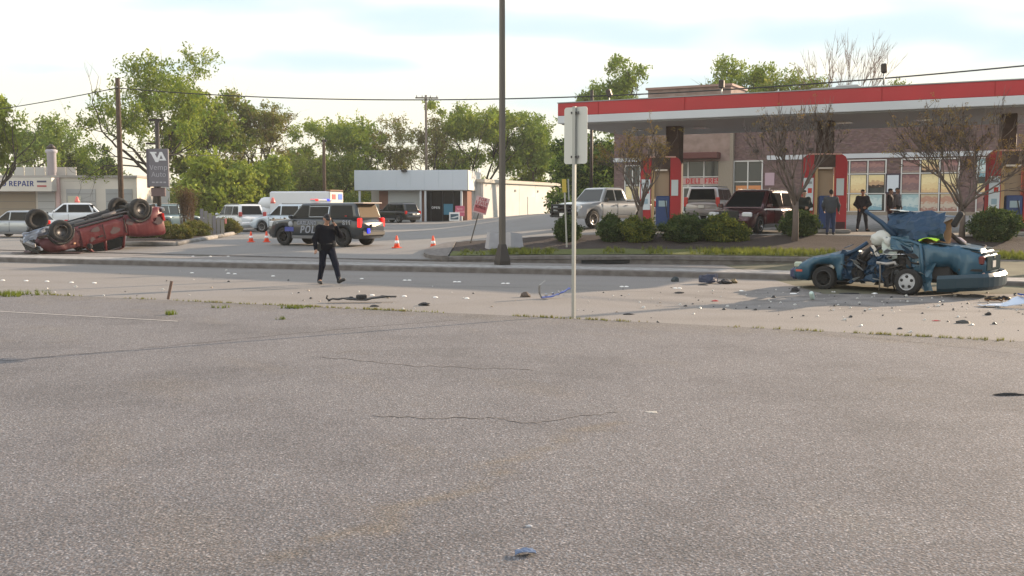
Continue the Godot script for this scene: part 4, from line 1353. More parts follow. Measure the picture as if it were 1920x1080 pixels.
func vehicles() -> void:
	police_suv()
	wrecked_sedan()
	overturned_pickup()
	var silver := paint(0.30, 0.33, 0.36, 0.5)
	var white := paint(0.66, 0.68, 0.70, 0.0)
	car("sedan", "grey silver sedan cut by the left edge of the picture", Vector3(-28.01, 0.236, -58.00), 168.0, sedan(silver, 4.8, 1.85, 1.5), "cars parked in the auto lot")
	var b := car("sedan", "white sedan with a red roof lamp parked behind the overturned truck", Vector3(-28.55, 0.268, -66.00), 200.0, sedan(white, 5.0, 1.9, 1.55), "cars parked in the auto lot")
	roof_lamp(b, Vector3(-0.3, 1.6, 0))
	b.position.y += 0.35
	car("suv", "white crossover parked beside the grey picket panel", Vector3(-18.62, 0.298, -69.00), 128.0, suv(white, 5.0, 1.98, 1.78, {"glass": M.tint, "tail": mat(0.35, 0.05, 0.05, 0.2), "tail_y": 1.15}), "cars parked in the auto lot")
	b = car("suv", "white blue tinted suv with a red roof lamp behind the police vehicle", Vector3(-14.38, 0.293, -66.00), 160.0, suv(paint(0.5, 0.58, 0.66, 0.1), 5.0, 1.95, 1.8), "cars parked in the auto lot")
	roof_lamp(b, Vector3(1.0, 1.86, -0.5))
	car("suv", "dull teal suv half hidden by the tall brown shrub", Vector3(-24.11, 0.301, -72.00), 60.0, suv(paint(0.10, 0.16, 0.19, 0.2), 4.6, 1.85, 1.8, {"glass": M.glass}), "cars parked in the auto lot")
	car("suv", "small black suv parked at the office wall", Vector3(-10.41, 0.467, -91.00), 138.0, suv(paint(0.012, 0.013, 0.016), 4.7, 1.9, 1.72))
	car("minivan", "silver minivan seen from behind at the gas station entrance", Vector3(11.02, 1.223, -56.00), 66.0, suv(paint(0.36, 0.34, 0.33, 0.4), 5.0, 1.98, 1.78, {"cat": "minivan", "tail_h": 0.5, "tail_y": 1.0, "gh": [1.75, 0.75, -2.2, -2.45], "bumper": mat(0.3, 0.28, 0.28, 0.5, 0.2)}))
	car("suv", "maroon crossover with a bright window parked at the pumps", Vector3(10.11, 0.907, -42.60), 234.0, suv(paint(0.05, 0.006, 0.011, 0.3), 4.9, 1.98, 1.78, {"gh": [1.2, 0.2, -2.1, -2.35], "grille_h": 0.34, "lamp_h": 0.2, "rim": M.chrome, "lamp_y": 0.78, "screen": M.tint, "rail": M.chrome}))
	white_pickup()
	box_truck()

func roof_lamp(o: Node3D, at: Vector3) -> void:
	var mb := MB.new()
	mb.lathe([[0.16, 0.0], [0.15, 0.12], [0.08, 0.34], [0.02, 0.4]], at, Vector3.UP, 12)
	put("roof_lamp", mb, mat(0.6, 0.14, 0.12, 0.3), o)

func police_suv() -> void:
	var dk := paint(0.012, 0.019, 0.026, 0.1)
	var s := suv(dk, 5.2, 2.04, 1.93, {"wr": 0.41, "bot": 0.34, "belt": 1.22, "rim": mat(0.03, 0.03, 0.032, 0.5, 0.4), "tail": M.red_lit, "tail_h": 0.42, "tail_y": 1.06, "bumper": M.black, "gh": [1.4, 0.72, -2.25, -2.5], "cuts": [1.25, 0.2, -0.95, -2.3], "tumble": 0.22, "rails": false, "lamp_h": 0.26, "lamp_y": 0.98, "plate_y": 0.95, "rear_glass": mat(0.13, 0.095, 0.06, 0.7, 0.0, {"metallic_specular": 0.2}),
		"top": [[-2.6, 1.12], [-2.4, 1.22], [1.05, 1.22], [1.4, 1.2], [2.3, 1.12], [2.6, 0.98]]})
	var o := car("police_suv", "dark police suv with lit roof bar parked across the driveway", Vector3(-8.54, 0.223, -46.60), 153.0, s, "")
	o.set_meta("category", "police car")
	var bk := Basis(Vector3.UP, PI)
	var ltr := mat(0.26, 0.28, 0.33, 0.5)
	words("GARLAND", 0.17, Vector3(0.3, 1.03, -1.032), bk, ltr, o)
	var big := Basis(Vector3(-1.0, 0, 0), Vector3(-0.22, 1, 0), Vector3(0, 0, -1))
	words("POLICE", 0.33, Vector3(-0.12, 0.74, -1.032), big, ltr, o)
	words("811", 0.2, Vector3(-1.9, 1.06, -1.02), bk, mat(0.25, 0.27, 0.3, 0.5), o)
	var badge := MB.new()
	badge.lathe([[0.13, 0.0], [0.13, 0.012], [0.001, 0.014]], Vector3(1.22, 0.98, -1.018), Vector3(0, 0, -1), 18)
	put("door_badge", badge, mat(0.34, 0.36, 0.4, 0.4), o)
	bx("blue_stripe", Vector3(1.3, 0.75, -1.024), Vector3(0.5, 0.2, 0.012), mat(0.05, 0.07, 0.3, 0.4), o)
	bx("hood_lettering_strip", Vector3(1.85, 1.02, -1.005), Vector3(0.4, 0.05, 0.012), mat(0.3, 0.32, 0.34), o)
	bx("fuel_flap", Vector3(-1.85, 1.36, -0.99), Vector3(0.1, 0.03, 0.02), M.red_lamp, o)
	# roof bar
	var bar := bx("light_bar", Vector3(0.25, 2.06, 0), Vector3(0.3, 0.1, 1.25), mat(0.5, 0.52, 0.55, 0.2), o, 0.03)
	bx("red_lens", Vector3(0.25, 2.07, -0.5), Vector3(0.32, 0.1, 0.22), M.red_lit, bar, 0.02)
	bx("blue_lens", Vector3(0.25, 2.07, 0.35), Vector3(0.32, 0.1, 0.22), M.blue_lit, bar, 0.02)
	bx("rear_blue_lamp", Vector3(-2.68, 0.7, -0.45), Vector3(0.05, 0.22, 0.2), M.blue_lit, o, 0.02)
	bx("rear_spoiler", Vector3(-2.35, 1.93, 0), Vector3(0.5, 0.06, 1.5), mat(0.5, 0.42, 0.36, 0.4), o, 0.02)
	# push bar in front
	var pb := MB.new()
	for z in [-0.4, 0.4]:
		pb.box(Vector3(2.72, 0.85, z), Vector3(0.08, 0.8, 0.08))
	for y in [0.6, 0.85, 1.15]:
		pb.box(Vector3(2.72, y, 0), Vector3(0.07, 0.07, 1.3))
	put("push_bar", pb, M.black, o)
	var fr := MB.new()
	for q in [[0.2, -0.9, 1.30, 1.33], [0.2, -0.9, 1.76, 1.79]]:
		fr.box(Vector3((q[0] + q[1]) / 2, (q[2] + q[3]) / 2, -lerpf(0.965, 0.84, (q[2] - 1.17) / 0.76)), Vector3(q[0] - q[1], 0.025, 0.03))
	fr.box(Vector3(-0.87, 1.54, -0.905), Vector3(0.04, 0.5, 0.04), Basis(Vector3.RIGHT, 0.22))
	put("window_trim", fr, mat(0.45, 0.52, 0.62, 0.25, 0.7), o)

func crumple(rows: int, cols: int, f: Callable, amp: float, freq := 2.2, thick := Vector3(0, 0.012, 0), smooth := -1) -> MB:   # a bent, torn sheet
	var g := []
	for i in rows + 1:
		var row := []
		for j in cols + 1:
			var p: Vector3 = f.call(float(i) / rows, float(j) / cols)
			p += Vector3(fine.get_noise_3d(p.x * freq, p.y * freq, p.z * freq), fine.get_noise_3d(p.x * freq + 31, p.y * freq, p.z * freq), fine.get_noise_3d(p.x * freq, p.y * freq + 17, p.z * freq)) * amp
			row.append(p)
		g.append(row)
	var mb := MB.new()
	mb.shell(g, thick, smooth)
	return mb

func wrecked_sedan() -> void:
	var at := Vector3(9.26, 0.000, -24.62)
	var o := thing("wrecked_sedan", "crushed teal blue sedan with its roof peeled back and white airbag hanging out", "car", at, deg_to_rad(143.0))
	var blue := paint(0.010, 0.068, 0.118, 0.3)
	blue.roughness = 0.45
	blue.clearcoat = 0.5
	var dull := mat(0.012, 0.042, 0.085, 0.45, 0.3)
	var rust := mat(0.30, 0.17, 0.08, 0.85)
	var dark := mat(0.02, 0.019, 0.02, 0.8)
	var top := [[-2.2, 0.78], [-2.1, 0.94], [-1.3, 1.03], [-0.75, 1.02], [0.9, 0.9], [1.25, 0.9], [1.85, 0.76], [2.25, 0.52]]
	# front end, from nose to the torn door post
	put("front_body", body_shell(4.5, 1.7, 0.22, top, [1.42], 0.31, 0.95, 2.25, 0.09), blue, o)
	bx("headlight", Vector3(2.12, 0.60, -0.62), Vector3(0.2, 0.13, 0.34), mat(0.4, 0.45, 0.36, 0.2), o, 0.03, Basis(Vector3.UP, 0.35))
	bx("front_bumper", Vector3(2.2, 0.38, 0), Vector3(0.2, 0.3, 1.5), mat(0.03, 0.04, 0.10, 0.5), o, 0.07)
	bx("marker_lamp", Vector3(2.03, 0.46, -0.79), Vector3(0.16, 0.05, 0.06), mat(0.5, 0.08, 0.05, 0.3), o)
	# rear end
	var rt := [[-2.25, 0.88], [-2.12, 1.04], [-1.4, 1.16], [-0.72, 1.2]]
	put("rear_body", body_shell(4.5, 1.7, 0.26, rt, [-1.35], 0.34, -2.25, -0.72, 0.11), blue, o)
	bx("boot_seam", Vector3(-1.12, 1.19, -0.1), Vector3(0.025, 0.03, 1.3), M.black, o)
	bx("quarter_seam", Vector3(-1.65, 1.08, -0.735), Vector3(1.0, 0.02, 0.03), M.black, o, 0.0, Basis(Vector3(0, 0, 1), 0.13))
	bx("bump_strip", Vector3(-1.95, 0.62, -0.80), Vector3(0.5, 0.05, 0.03), dark, o)
	bx("tail_light", Vector3(-2.17, 0.84, -0.72), Vector3(0.12, 0.2, 0.16), mat(0.12, 0.012, 0.012, 0.3), o, 0.03)
	bx("tail_panel", Vector3(-2.25, 0.76, 0.0), Vector3(0.05, 0.34, 1.36), mat(0.010, 0.028, 0.036, 0.9, 0.0, {"metallic_specular": 0.1}), o, 0.02)  # near black: shade on the rear end put into the colour
	bx("plate", Vector3(-2.285, 0.74, -0.05), Vector3(0.02, 0.15, 0.3), mat(0.3, 0.3, 0.3, 0.6), o)  # plate greyed, the same shade painted in
	bx("boot_lid_edge", Vector3(-2.2, 1.0, 0), Vector3(0.07, 0.03, 1.4), mat(0.012, 0.03, 0.04, 0.4), o)
	bx("boot_emblem", Vector3(-2.285, 0.9, 0), Vector3(0.015, 0.06, 0.1), M.chrome, o, 0.01)
	var lid := crumple(8, 8, func(a, b): return Vector3(lerpf(-2.1, -1.15, a), lerpf(1.07, 1.2, a) + sin(b * PI) * 0.03, lerpf(-0.74, 0.74, b)), 0.02)
	put("boot_lid", lid, blue, o)
	# dark open wheel housing and gaping cabin
	var hole := MB.new()
	hole.rbox(Vector3(-1.25, 0.55, -0.66), Vector3(0.62, 0.5, 0.26), 0.08)
	hole.rbox(Vector3(0.1, 0.45, 0.1), Vector3(1.9, 0.35, 1.3), 0.08)
	hole.rbox(Vector3(0.95, 0.62, 0.0), Vector3(0.2, 0.55, 1.4), 0.06)
	put("dark_interior", hole, dark, o)
	put("floor_pan", crumple(10, 6, func(a, b): return Vector3(lerpf(-0.8, 1.1, a), 0.24, lerpf(-0.84, 0.84, b)), 0.08), dark, o)
	var far := crumple(12, 6, func(a, b): return Vector3(lerpf(-0.75, 1.05, a), lerpf(0.25, 0.9, b), 0.78 - 0.3 * sin(a * PI)), 0.12)
	put("far_door", far, dull, o)
	# near side: crushed door skins standing at odd angles
	var skins := [
		[Vector3(1.0, 0.28, -0.84), Vector3(0.62, 0.3, -0.62), 0.66, 0.10, "torn_fender", dull],
		[Vector3(0.62, 0.3, -0.88), Vector3(0.22, 0.3, -0.6), 0.62, 0.14, "torn_door", dark],
		[Vector3(0.36, 0.26, -0.80), Vector3(-0.1, 0.3, -0.92), 0.62, 0.16, "torn_door", dull],
		[Vector3(-0.02, 0.2, -0.92), Vector3(-0.5, 0.22, -0.84), 0.42, 0.16, "torn_sill", dark],
		[Vector3(-0.42, 0.4, -0.74), Vector3(-0.95, 0.45, -0.72), 0.62, 0.18, "torn_door", dark],
		[Vector3(-0.62, 0.62, -0.86), Vector3(-1.0, 0.66, -0.80), 0.34, 0.16, "torn_door", blue],
	]
	for q in skins:
		var a0: Vector3 = q[0]
		var a1: Vector3 = q[1]
		var hh: float = q[2]
		put(q[4], crumple(9, 9, func(a, b): return a0.lerp(a1, a) + Vector3(0.05 * sin(b * 3.0), hh * b, 0.16 * b * b), q[3], 3.2, Vector3(0.004, 0.004, 0.014)), q[5], o)
	# pillar stumps, struts, hoses, bars
	var bars := [
		[[Vector3(0.95, 0.85, -0.66), Vector3(0.72, 0.98, -0.6), Vector3(0.45, 1.18, -0.5)], 0.05, dull, "windscreen_pillar"],
		[[Vector3(0.62, 0.7, -0.72), Vector3(0.38, 1.0, -0.62), Vector3(0.25, 1.12, -0.5)], 0.06, dark, "door_post"],
		[[Vector3(-0.15, 0.75, -0.4), Vector3(-0.4, 1.15, -0.38), Vector3(-0.58, 1.38, -0.3)], 0.055, dark, "door_post"],
		[[Vector3(-0.62, 0.5, -0.7), Vector3(-0.6, 1.0, -0.62), Vector3(-0.72, 1.42, -0.5)], 0.06, dull, "rear_pillar"],
		[[Vector3(-0.98, 0.3, -0.92), Vector3(-0.93, 0.8, -0.93), Vector3(-0.86, 1.16, -0.84), Vector3(-0.62, 1.24, -0.7), Vector3(-0.3, 1.22, -0.6)], 0.045, blue, "rear_pillar"],
		[[Vector3(0.3, 0.9, -0.7), Vector3(-0.3, 0.92, -0.72), Vector3(-0.5, 0.93, -0.7)], 0.018, M.chrome, "bent_rod"],
		[[Vector3(-0.5, 1.13, -0.62), Vector3(-0.95, 1.14, -0.66)], 0.018, M.steel, "bent_rod"],
		[[Vector3(0.12, 0.72, -0.85), Vector3(-0.12, 0.7, -0.88), Vector3(-0.3, 0.74, -0.85), Vector3(-0.33, 0.68, -0.86)], 0.035, mat(0.4, 0.38, 0.36, 0.5), "bent_tube"],
		[[Vector3(-0.75, 1.0, -0.75), Vector3(-0.9, 0.95, -0.78), Vector3(-0.92, 0.8, -0.8), Vector3(-0.8, 0.75, -0.82)], 0.028, mat(0.42, 0.36, 0.28, 0.6), "torn_harness"],
		[[Vector3(-0.4, 0.9, -0.7), Vector3(-0.6, 0.75, -0.82), Vector3(-0.85, 0.72, -0.85)], 0.022, dark, "torn_harness"],
		[[Vector3(0.02, 0.72, -0.92), Vector3(0.0, 0.4, -0.94), Vector3(0.02, 0.08, -0.92)], 0.016, mat(0.16, 0.14, 0.12), "hanging_cable"],
		[[Vector3(-0.28, 0.6, -0.92), Vector3(-0.26, 0.35, -0.95), Vector3(-0.34, 0.1, -0.92)], 0.02, dark, "hanging_cable"],
	]
	for q in bars:
		var mb := MB.new()
		mb.tube(q[0], [q[1]], 7)
		put(q[3], mb, q[2], o)
	var rr := RandomNumberGenerator.new()
	rr.seed = 17
	var shard_m := [dark, dark, dull, dark, M.steel, dark, mat(0.06, 0.05, 0.04, 0.8), mat(0.3, 0.32, 0.34, 0.4, 0.5)]
	for k in 64:
		var p := Vector3(rr.randf_range(-1.0, 0.95), rr.randf_range(0.22, 1.08), rr.randf_range(-0.95, -0.5))
		var sb := MB.new()
		var u := Vector3(rr.randfn(), rr.randfn(), rr.randfn()).normalized() * rr.randf_range(0.06, 0.24)
		var w := u.cross(Vector3(rr.randfn(), rr.randfn(), rr.randfn())).normalized() * rr.randf_range(0.03, 0.1)
		sb.prism([p - u, p + w, p + u * 0.8 + w * 0.5, p + u, p - w], u.cross(w).normalized() * 0.012)
		put("shard", sb, shard_m[rr.randi() % 8], o)
	# seats and a far dashboard lump
	for z in [0.34, -0.25]:
		bx("seat", Vector3(-0.3, 0.72, z), Vector3(0.2, 0.62, 0.46), mat(0.05, 0.055, 0.06, 0.9), o, 0.08, Basis(Vector3(0, 0, 1), 0.3))
	bx("dashboard", Vector3(0.78, 0.82, 0.15), Vector3(0.35, 0.2, 1.1), dark, o, 0.07)
	# the roof skin, peeled up and back
	var rf := crumple(10, 12, func(a, b): return Vector3(lerpf(-0.05, -1.35, b) + 0.10 * a, 1.26 + a * 0.62 + sin(b * PI) * 0.04, lerpf(-0.62, -0.2, a) - 0.14 * sin(a * PI) + 0.10 * sin(b * 9.0 + a * 2.0) * (1.0 - a)), 0.09, 2.3, Vector3(0.0, 0.01, 0.016))
	put("peeled_roof", rf, dull, o)
	var lining := crumple(6, 8, func(a, b): return Vector3(lerpf(-0.75, -1.42, b) + 0.06 * a, 1.2 + a * 0.58 * (0.35 + 0.65 * b), lerpf(-0.5, -0.1, a) + 0.02), 0.04, 2.0, Vector3(0, 0.008, 0.012))
	put("roof_lining", lining, rust, o)
	put("roof_fold", crumple(5, 10, func(a, b): return Vector3(lerpf(0.05, -1.45, b), 1.86 + 0.05 * sin(b * 5.0), lerpf(-0.22, 0.35, a)), 0.05, 2.0), dull, o)
	put("roof_flap", crumple(6, 6, func(a, b): return Vector3(lerpf(-0.15, -0.75, b), 1.35 - 0.32 * a, -0.66 - 0.05 * a), 0.06, 2.4, Vector3(0, 0.006, 0.014)), blue, o)
	var arm := MB.new()
	arm.tube([Vector3(-0.2, 1.35, -0.55), Vector3(0.12, 1.66, -0.55), Vector3(0.52, 1.94, -0.55)], [0.085, 0.06, 0.045], 6)
	put("roof_rail", arm, dull, o)
	put("silver_flap", crumple(3, 5, func(a, b): return Vector3(lerpf(-0.0, -0.42, b), 1.97 - 0.05 * b, lerpf(-0.3, -0.12, a)), 0.03), mat(0.62, 0.66, 0.66, 0.3, 0.3), o)
	bx("roof_end_bar", Vector3(-1.5, 1.75, -0.2), Vector3(0.14, 0.4, 0.16), dark, o, 0.04, Basis(Vector3(0, 0, 1), 0.5))
	var stp := MB.new()
	stp.tube([Vector3(-1.35, 1.4, -0.15), Vector3(-1.6, 1.2, -0.2), Vector3(-1.72, 1.12, -0.15)], [0.05], 6)
	put("roof_strut", stp, dark, o)
	# white airbags
	var ab := MB.new()
	var ring := []
	for k in 9:
		var t := k / 8.0
		ring.append([0.02 + 0.17 * pow(sin(clampf(t, 0.02, 0.98) * PI), 0.5), t * 0.62 - 0.31])
	ab.lathe(ring, Vector3(0.10, 1.31, -0.45), Vector3(-0.93, 0.33, 0.1).normalized(), 14)
	ab.lathe(ring.map(func(q): return [q[0] * 0.7, q[1] * 0.75]), Vector3(-0.1, 1.2, -0.55), Vector3(-0.8, -0.5, 0.1).normalized(), 12)
	for i in ab.v.size():
		var p: Vector3 = ab.v[i]
		ab.v[i] = p + Vector3(fine.get_noise_3d(p.x * 3.5, p.y * 3.5, p.z * 3.5), fine.get_noise_3d(p.x * 4.0 + 9.0, p.y * 4.0, p.z * 4.0), fine.get_noise_3d(p.x * 4.0, p.y * 4.0 + 9.0, p.z * 4.0)) * 0.09
	put("airbag", ab, mat(0.52, 0.53, 0.5, 0.9), o)
	put("airbag_curtain", crumple(8, 6, func(a, b): return Vector3(lerpf(0.05, -0.3, b), 1.27 - 0.45 * a, -0.62 - 0.05 * a), 0.06, 3.0, Vector3(0, 0, 0.02)), mat(0.5, 0.56, 0.52, 0.9), o)
	put("white_cloth_strip", crumple(6, 3, func(a, b): return Vector3(0.22 - 0.24 * a + 0.09 * b, 1.12 - 0.45 * a, -0.74), 0.03, 3.0, Vector3(0, 0, 0.012)), mat(0.7, 0.66, 0.6, 0.8), o)
	put("safety_vest", crumple(6, 6, func(a, b): return Vector3(lerpf(-0.78, -1.2, a), 1.25 + 0.06 * sin(a * 3.0), lerpf(-0.78, -0.3, b)), 0.06, 3.0), mat(0.45, 0.75, 0.03, 0.8), o)
	var lump := MB.new()
	lump.lathe([[0.02, -0.1], [0.2, -0.05], [0.24, 0.06], [0.12, 0.16], [0.02, 0.18]], Vector3(-1.4, 1.16, 0.1), Vector3.UP, 12)
	put("grey_bundle", lump, mat(0.3, 0.26, 0.3, 0.9), o)
	var tr := MB.new()
	var pts := []
	for k in 13:
		var a := TAU * k / 12
		pts.append(Vector3(-1.75 + cos(a) * 0.3, 1.1 + 0.05 * sin(a), 0.1 + sin(a) * 0.4))
	tr.tube(pts, [0.035], 6)
	put("window_seal", tr, dark, o)
	# wheels
	wheel(o, Vector3(1.42, 0.29, -0.70), 0.30, 0.19, -1.0, mat(0.05, 0.05, 0.05, 0.6, 0.4), 7)
	wheel(o, Vector3(1.42, 0.29, 0.72), 0.30, 0.19, 1.0, M.alloy)
	var dw := wheel(o, Vector3(-0.66, 0.30, -0.98), 0.31, 0.2, -1.0, mat(0.42, 0.43, 0.45, 0.4, 0.5), 5, -0.18)
	dw.rotation.x = 0.1
	var hc := MB.new()
	hc.lathe([[0.001, -0.105], [0.08, -0.108], [0.19, -0.088], [0.21, -0.08], [0.2, -0.07], [0.001, -0.07]], Vector3.ZERO, Vector3(0, 0, 1), 22)
	put("hub_cap", hc, mat(0.34, 0.35, 0.37, 0.45, 0.4), dw)
	for k in 5:
		var a := TAU * k / 5 + 0.3
		var ho := MB.new()
		ho.lathe([[0.036, -0.112], [0.036, -0.09], [0.001, -0.09], [0.001, -0.112]], Vector3(cos(a), sin(a), 0) * 0.125, Vector3(0, 0, 1), 10)
		put("hub_cap_hole", ho, M.black, dw)
	wheel(o, Vector3(-1.3, 0.3, 0.72), 0.30, 0.19, 1.0, M.alloy)
	put("torn_quarter", crumple(8, 5, func(a, b): return Vector3(-0.98 - 0.2 * b + 0.05 * sin(a * 4.0), 0.12 + 0.62 * a, -0.9 + 0.03 * b), 0.05, 2.6, Vector3(0.003, 0.003, 0.012)), blue, o)
	# rear bumper, torn loose and hanging
	var bp := []
	for k in 15:
		var t := k / 14.0
		var a := lerpf(-0.62 * PI, 0.62 * PI, t)
		var c := Vector3(-2.05 - 0.42 * cos(a * 0.8), 0.36 + 0.07 * t, 0.96 * sin(a * 0.8) / sin(0.62 * PI * 0.8))
		var out := Vector3(-cos(a * 0.8), 0, sin(a * 0.8))
		bp.append([c + Vector3(0, 0.17, 0) - out * 0.1, c + Vector3(0, 0.18, 0), c + Vector3(0, 0.10, 0) + out * 0.06, c + Vector3(0, -0.12, 0) + out * 0.05, c + Vector3(0, -0.2, 0) - out * 0.02, c + Vector3(0, -0.2, 0) - out * 0.1])
	for k in 3:         # the near end, dragged forward along the flank
		var c := Vector3(-1.72 + 0.22 * k, 0.33 - 0.02 * k, -0.99 + 0.03 * k)
		var out := Vector3(0, 0, -1)
		bp.push_front([c + Vector3(0, 0.17, 0.1), c + Vector3(0, 0.18, 0), c + Vector3(0, 0.10, 0) + out * 0.05, c + Vector3(0, -0.12, 0) + out * 0.04, c + Vector3(0, -0.2, 0.02), c + Vector3(0, -0.2, 0.1)])
	var bb := MB.new()
	bb.loft(bp, -1)
	put("rear_bumper", bb, mat(0.010, 0.036, 0.055, 0.38), o)
	var tl := MB.new()
	tl.rbox(Vector3(-2.2, 0.55, -0.7), Vector3(0.08, 0.06, 0.06), 0.02)
	put("bulb", tl, mat(0.6, 0.4, 0.35, 0.3), o)

func overturned_pickup() -> void:
	var o := thing("overturned_pickup", "red lifted pickup truck lying on its roof with all four wheels in the air", "pickup truck")
	var at := Vector3(-18.66, 0.000, -44.96)
	var b := Basis(Vector3.UP, deg_to_rad(228.0)) * Basis(Vector3(0, 0, 1), deg_to_rad(-14.0)) * Basis(Vector3.RIGHT, PI - 0.07)
	o.transform = Transform3D(b, at + Vector3(0, 1.97, 0))
	var red := mat(0.10, 0.007, 0.012, 0.45, 0.1)
	var dred := mat(0.075, 0.008, 0.012, 0.6)
	var dark := mat(0.022, 0.022, 0.024, 0.75)
	var wr := 0.46
	# nose and cab shell
	put("front_body", body_shell(5.7, 1.95, 0.72, [[-0.9, 1.46], [0.9, 1.46], [1.3, 1.42], [2.5, 1.3], [2.85, 1.05]], [1.95], wr, 1.1, 2.85, 0.06), dred, o)
	put("cab_body", body_shell(5.7, 1.98, 0.58, [[-0.95, 1.46], [1.3, 1.46]], [], wr, -0.95, 1.15, 0.03), red, o)
	put("bed_body", body_shell(5.7, 1.98, 0.62, [[-2.9, 1.98], [-1.6, 1.72], [-0.95, 1.5]], [-1.75], wr, -2.85, -1.0, 0.03), red, o)
	# crushed cab: posts and roof
	for sd in [-1.0, 1.0]:
		for q in [[1.1, 0.55], [0.1, 0.12], [-0.85, -0.7]]:
			var mb := MB.new()
			mb.tube([Vector3(q[0], 1.3, sd * 0.88), Vector3(q[1], 1.98, sd * 0.72)], [0.085, 0.07], 6)
			put("cab_post", mb, red, o)
		pane("side_window", [Vector3(0.95, 1.4, sd * 0.90), Vector3(0.2, 1.4, sd * 0.90), Vector3(0.2, 1.9, sd * 0.77), Vector3(0.52, 1.9, sd * 0.77)], M.tint, o)
		pane("side_window", [Vector3(0.02, 1.4, sd * 0.90), Vector3(-0.76, 1.4, sd * 0.90), Vector3(-0.64, 1.9, sd * 0.77), Vector3(0.02, 1.9, sd * 0.77)], M.tint, o)
		bx("door_seam", Vector3(0.1, 1.0, sd * 0.985), Vector3(0.025, 0.66, 0.02), M.black, o)
		bx("door_seam", Vector3(-0.9, 1.0, sd * 0.985), Vector3(0.04, 0.66, 0.03), M.black, o)
		bx("door_handle", Vector3(0.3, 1.16, sd * 0.99), Vector3(0.22, 0.07, 0.04), M.black, o)
		for q in [[0.45, 0.84, 0.4, 0.24], [-0.4, 1.1, 0.5, 0.3], [-1.15, 0.9, 0.34, 0.4], [0.7, 1.2, 0.3, 0.2], [-2.5, 1.2, 0.4, 0.3]]:
			var sm := MB.new()
			var pl := []
			for k in 9:
				var a := TAU * k / 9
				var rr := 1.0 + fine.get_noise_2d(q[0] * 7.0 + k * 2.7, q[1] * 5.0) * 0.8
				pl.append(Vector3(q[0] + cos(a) * q[2] * 0.5 * rr, q[1] + sin(a) * q[3] * 0.5 * rr, sd * 0.975))
			sm.prism(pl, Vector3(0, 0, sd * 0.02))
			put("scuffed_patch", sm, mat(0.085, 0.055, 0.058, 0.8), o)
		bx("step_bar", Vector3(0.1, 0.55, sd * 0.93), Vector3(2.1, 0.08, 0.12), M.black, o, 0.03)
		bx("mirror", Vector3(0.95, 1.42, sd * 1.13), Vector3(0.14, 0.24, 0.26), M.black, o, 0.04)
		bx("tail_light", Vector3(-2.82, 1.1, sd * 0.9), Vector3(0.1, 0.36, 0.14), M.red_lamp, o, 0.02)
		bx("marker_lamp", Vector3(1.5, 1.15, sd * 0.985), Vector3(0.1, 0.07, 0.05), mat(0.8, 0.45, 0.25, 0.15), o, 0.015)
		# wheel well edges of scraped metal
		var ar := MB.new()
		var ap := []
		for k in 11:
			var a := PI * k / 10.0
			ap.append(Vector3(-1.75 + cos(a) * 0.56, wr + sin(a) * 0.56, sd * 0.975))
		ar.tube(ap, [0.06], 5)
		ar.tube(ap.map(func(p): return p + Vector3(3.7, 0, 0)), [0.06], 5)
		put("arch_trim", ar, M.black, o)
	put("cab_roof", crumple(8, 8, func(a, b2): return Vector3(lerpf(0.62, -0.75, a), 2.0, lerpf(-0.76, 0.76, b2)), 0.07, 1.8), red, o)
	put("crushed_hood", crumple(8, 8, func(a, b2): return Vector3(lerpf(1.0, 2.95, a), 1.4 - 0.12 * a, lerpf(-0.9, 0.9, b2)), 0.10, 1.6), dred, o)
	put("bent_silver_fender", crumple(9, 5, func(a, b2): return Vector3(lerpf(1.9, 3.4, a), 0.18 + 0.36 * b2 + 0.05 * a, 0.62 - 0.1 * b2), 0.16, 2.0, Vector3(0, 0.008, 0.014)), mat(0.42, 0.48, 0.58, 0.3, 0.5), o)
	put("dark_grille_shell", crumple(6, 6, func(a, b2): return Vector3(2.9 + 0.1 * b2, lerpf(0.6, 1.2, a), lerpf(-0.85, 0.85, b2)), 0.12, 2.0, Vector3(0.02, 0, 0)), dark, o)
	bx("front_bumper", Vector3(3.05, 0.78, 0.1), Vector3(0.16, 0.22, 1.8), mat(0.2, 0.2, 0.21, 0.4, 0.5), o, 0.05, Basis(Vector3.UP, 0.15))
	bx("headlight", Vector3(2.83, 1.02, 0.62), Vector3(0.12, 0.2, 0.36), M.lamp, o, 0.03)
	bx("rear_bumper", Vector3(-2.92, 0.78, 0), Vector3(0.14, 0.2, 1.8), mat(0.3, 0.3, 0.31, 0.4, 0.6), o, 0.04)
	bx("tailgate", Vector3(-2.87, 1.05, 0), Vector3(0.07, 0.5, 1.5), red, o, 0.02)
	# frame, axles, exhaust and tank, all showing
	var fm := MB.new()
	for z in [-0.42, 0.42]:
		fm.box(Vector3(-0.05, 0.6, z), Vector3(5.5, 0.16, 0.1))
	for x in [-2.6, -1.2, 0.0, 1.2, 2.5]:
		fm.box(Vector3(x, 0.6, 0), Vector3(0.12, 0.12, 0.8))
	put("frame", fm, dark, o)
	var ax := MB.new()
	for x in [-1.75, 1.95]:
		ax.tube([Vector3(x, wr, -0.8), Vector3(x, wr, 0.8)], [0.07], 8)
		ax.lathe([[0.02, -0.16], [0.17, -0.1], [0.2, 0.0], [0.17, 0.1], [0.02, 0.16]], Vector3(x, wr - 0.02, 0.05), Vector3(1, 0, 0), 12)
	put("axle", ax, mat(0.05, 0.048, 0.045, 0.7, 0.3), o)
	var dsft := MB.new()
	dsft.tube([Vector3(-1.6, 0.48, 0), Vector3(0.4, 0.55, 0.05)], [0.05], 8)
	put("drive_shaft", dsft, mat(0.10, 0.095, 0.09, 0.6, 0.4), o)
	bx("gearbox", Vector3(0.85, 0.58, 0.0), Vector3(0.9, 0.34, 0.36), mat(0.07, 0.07, 0.07, 0.6, 0.4), o, 0.08)
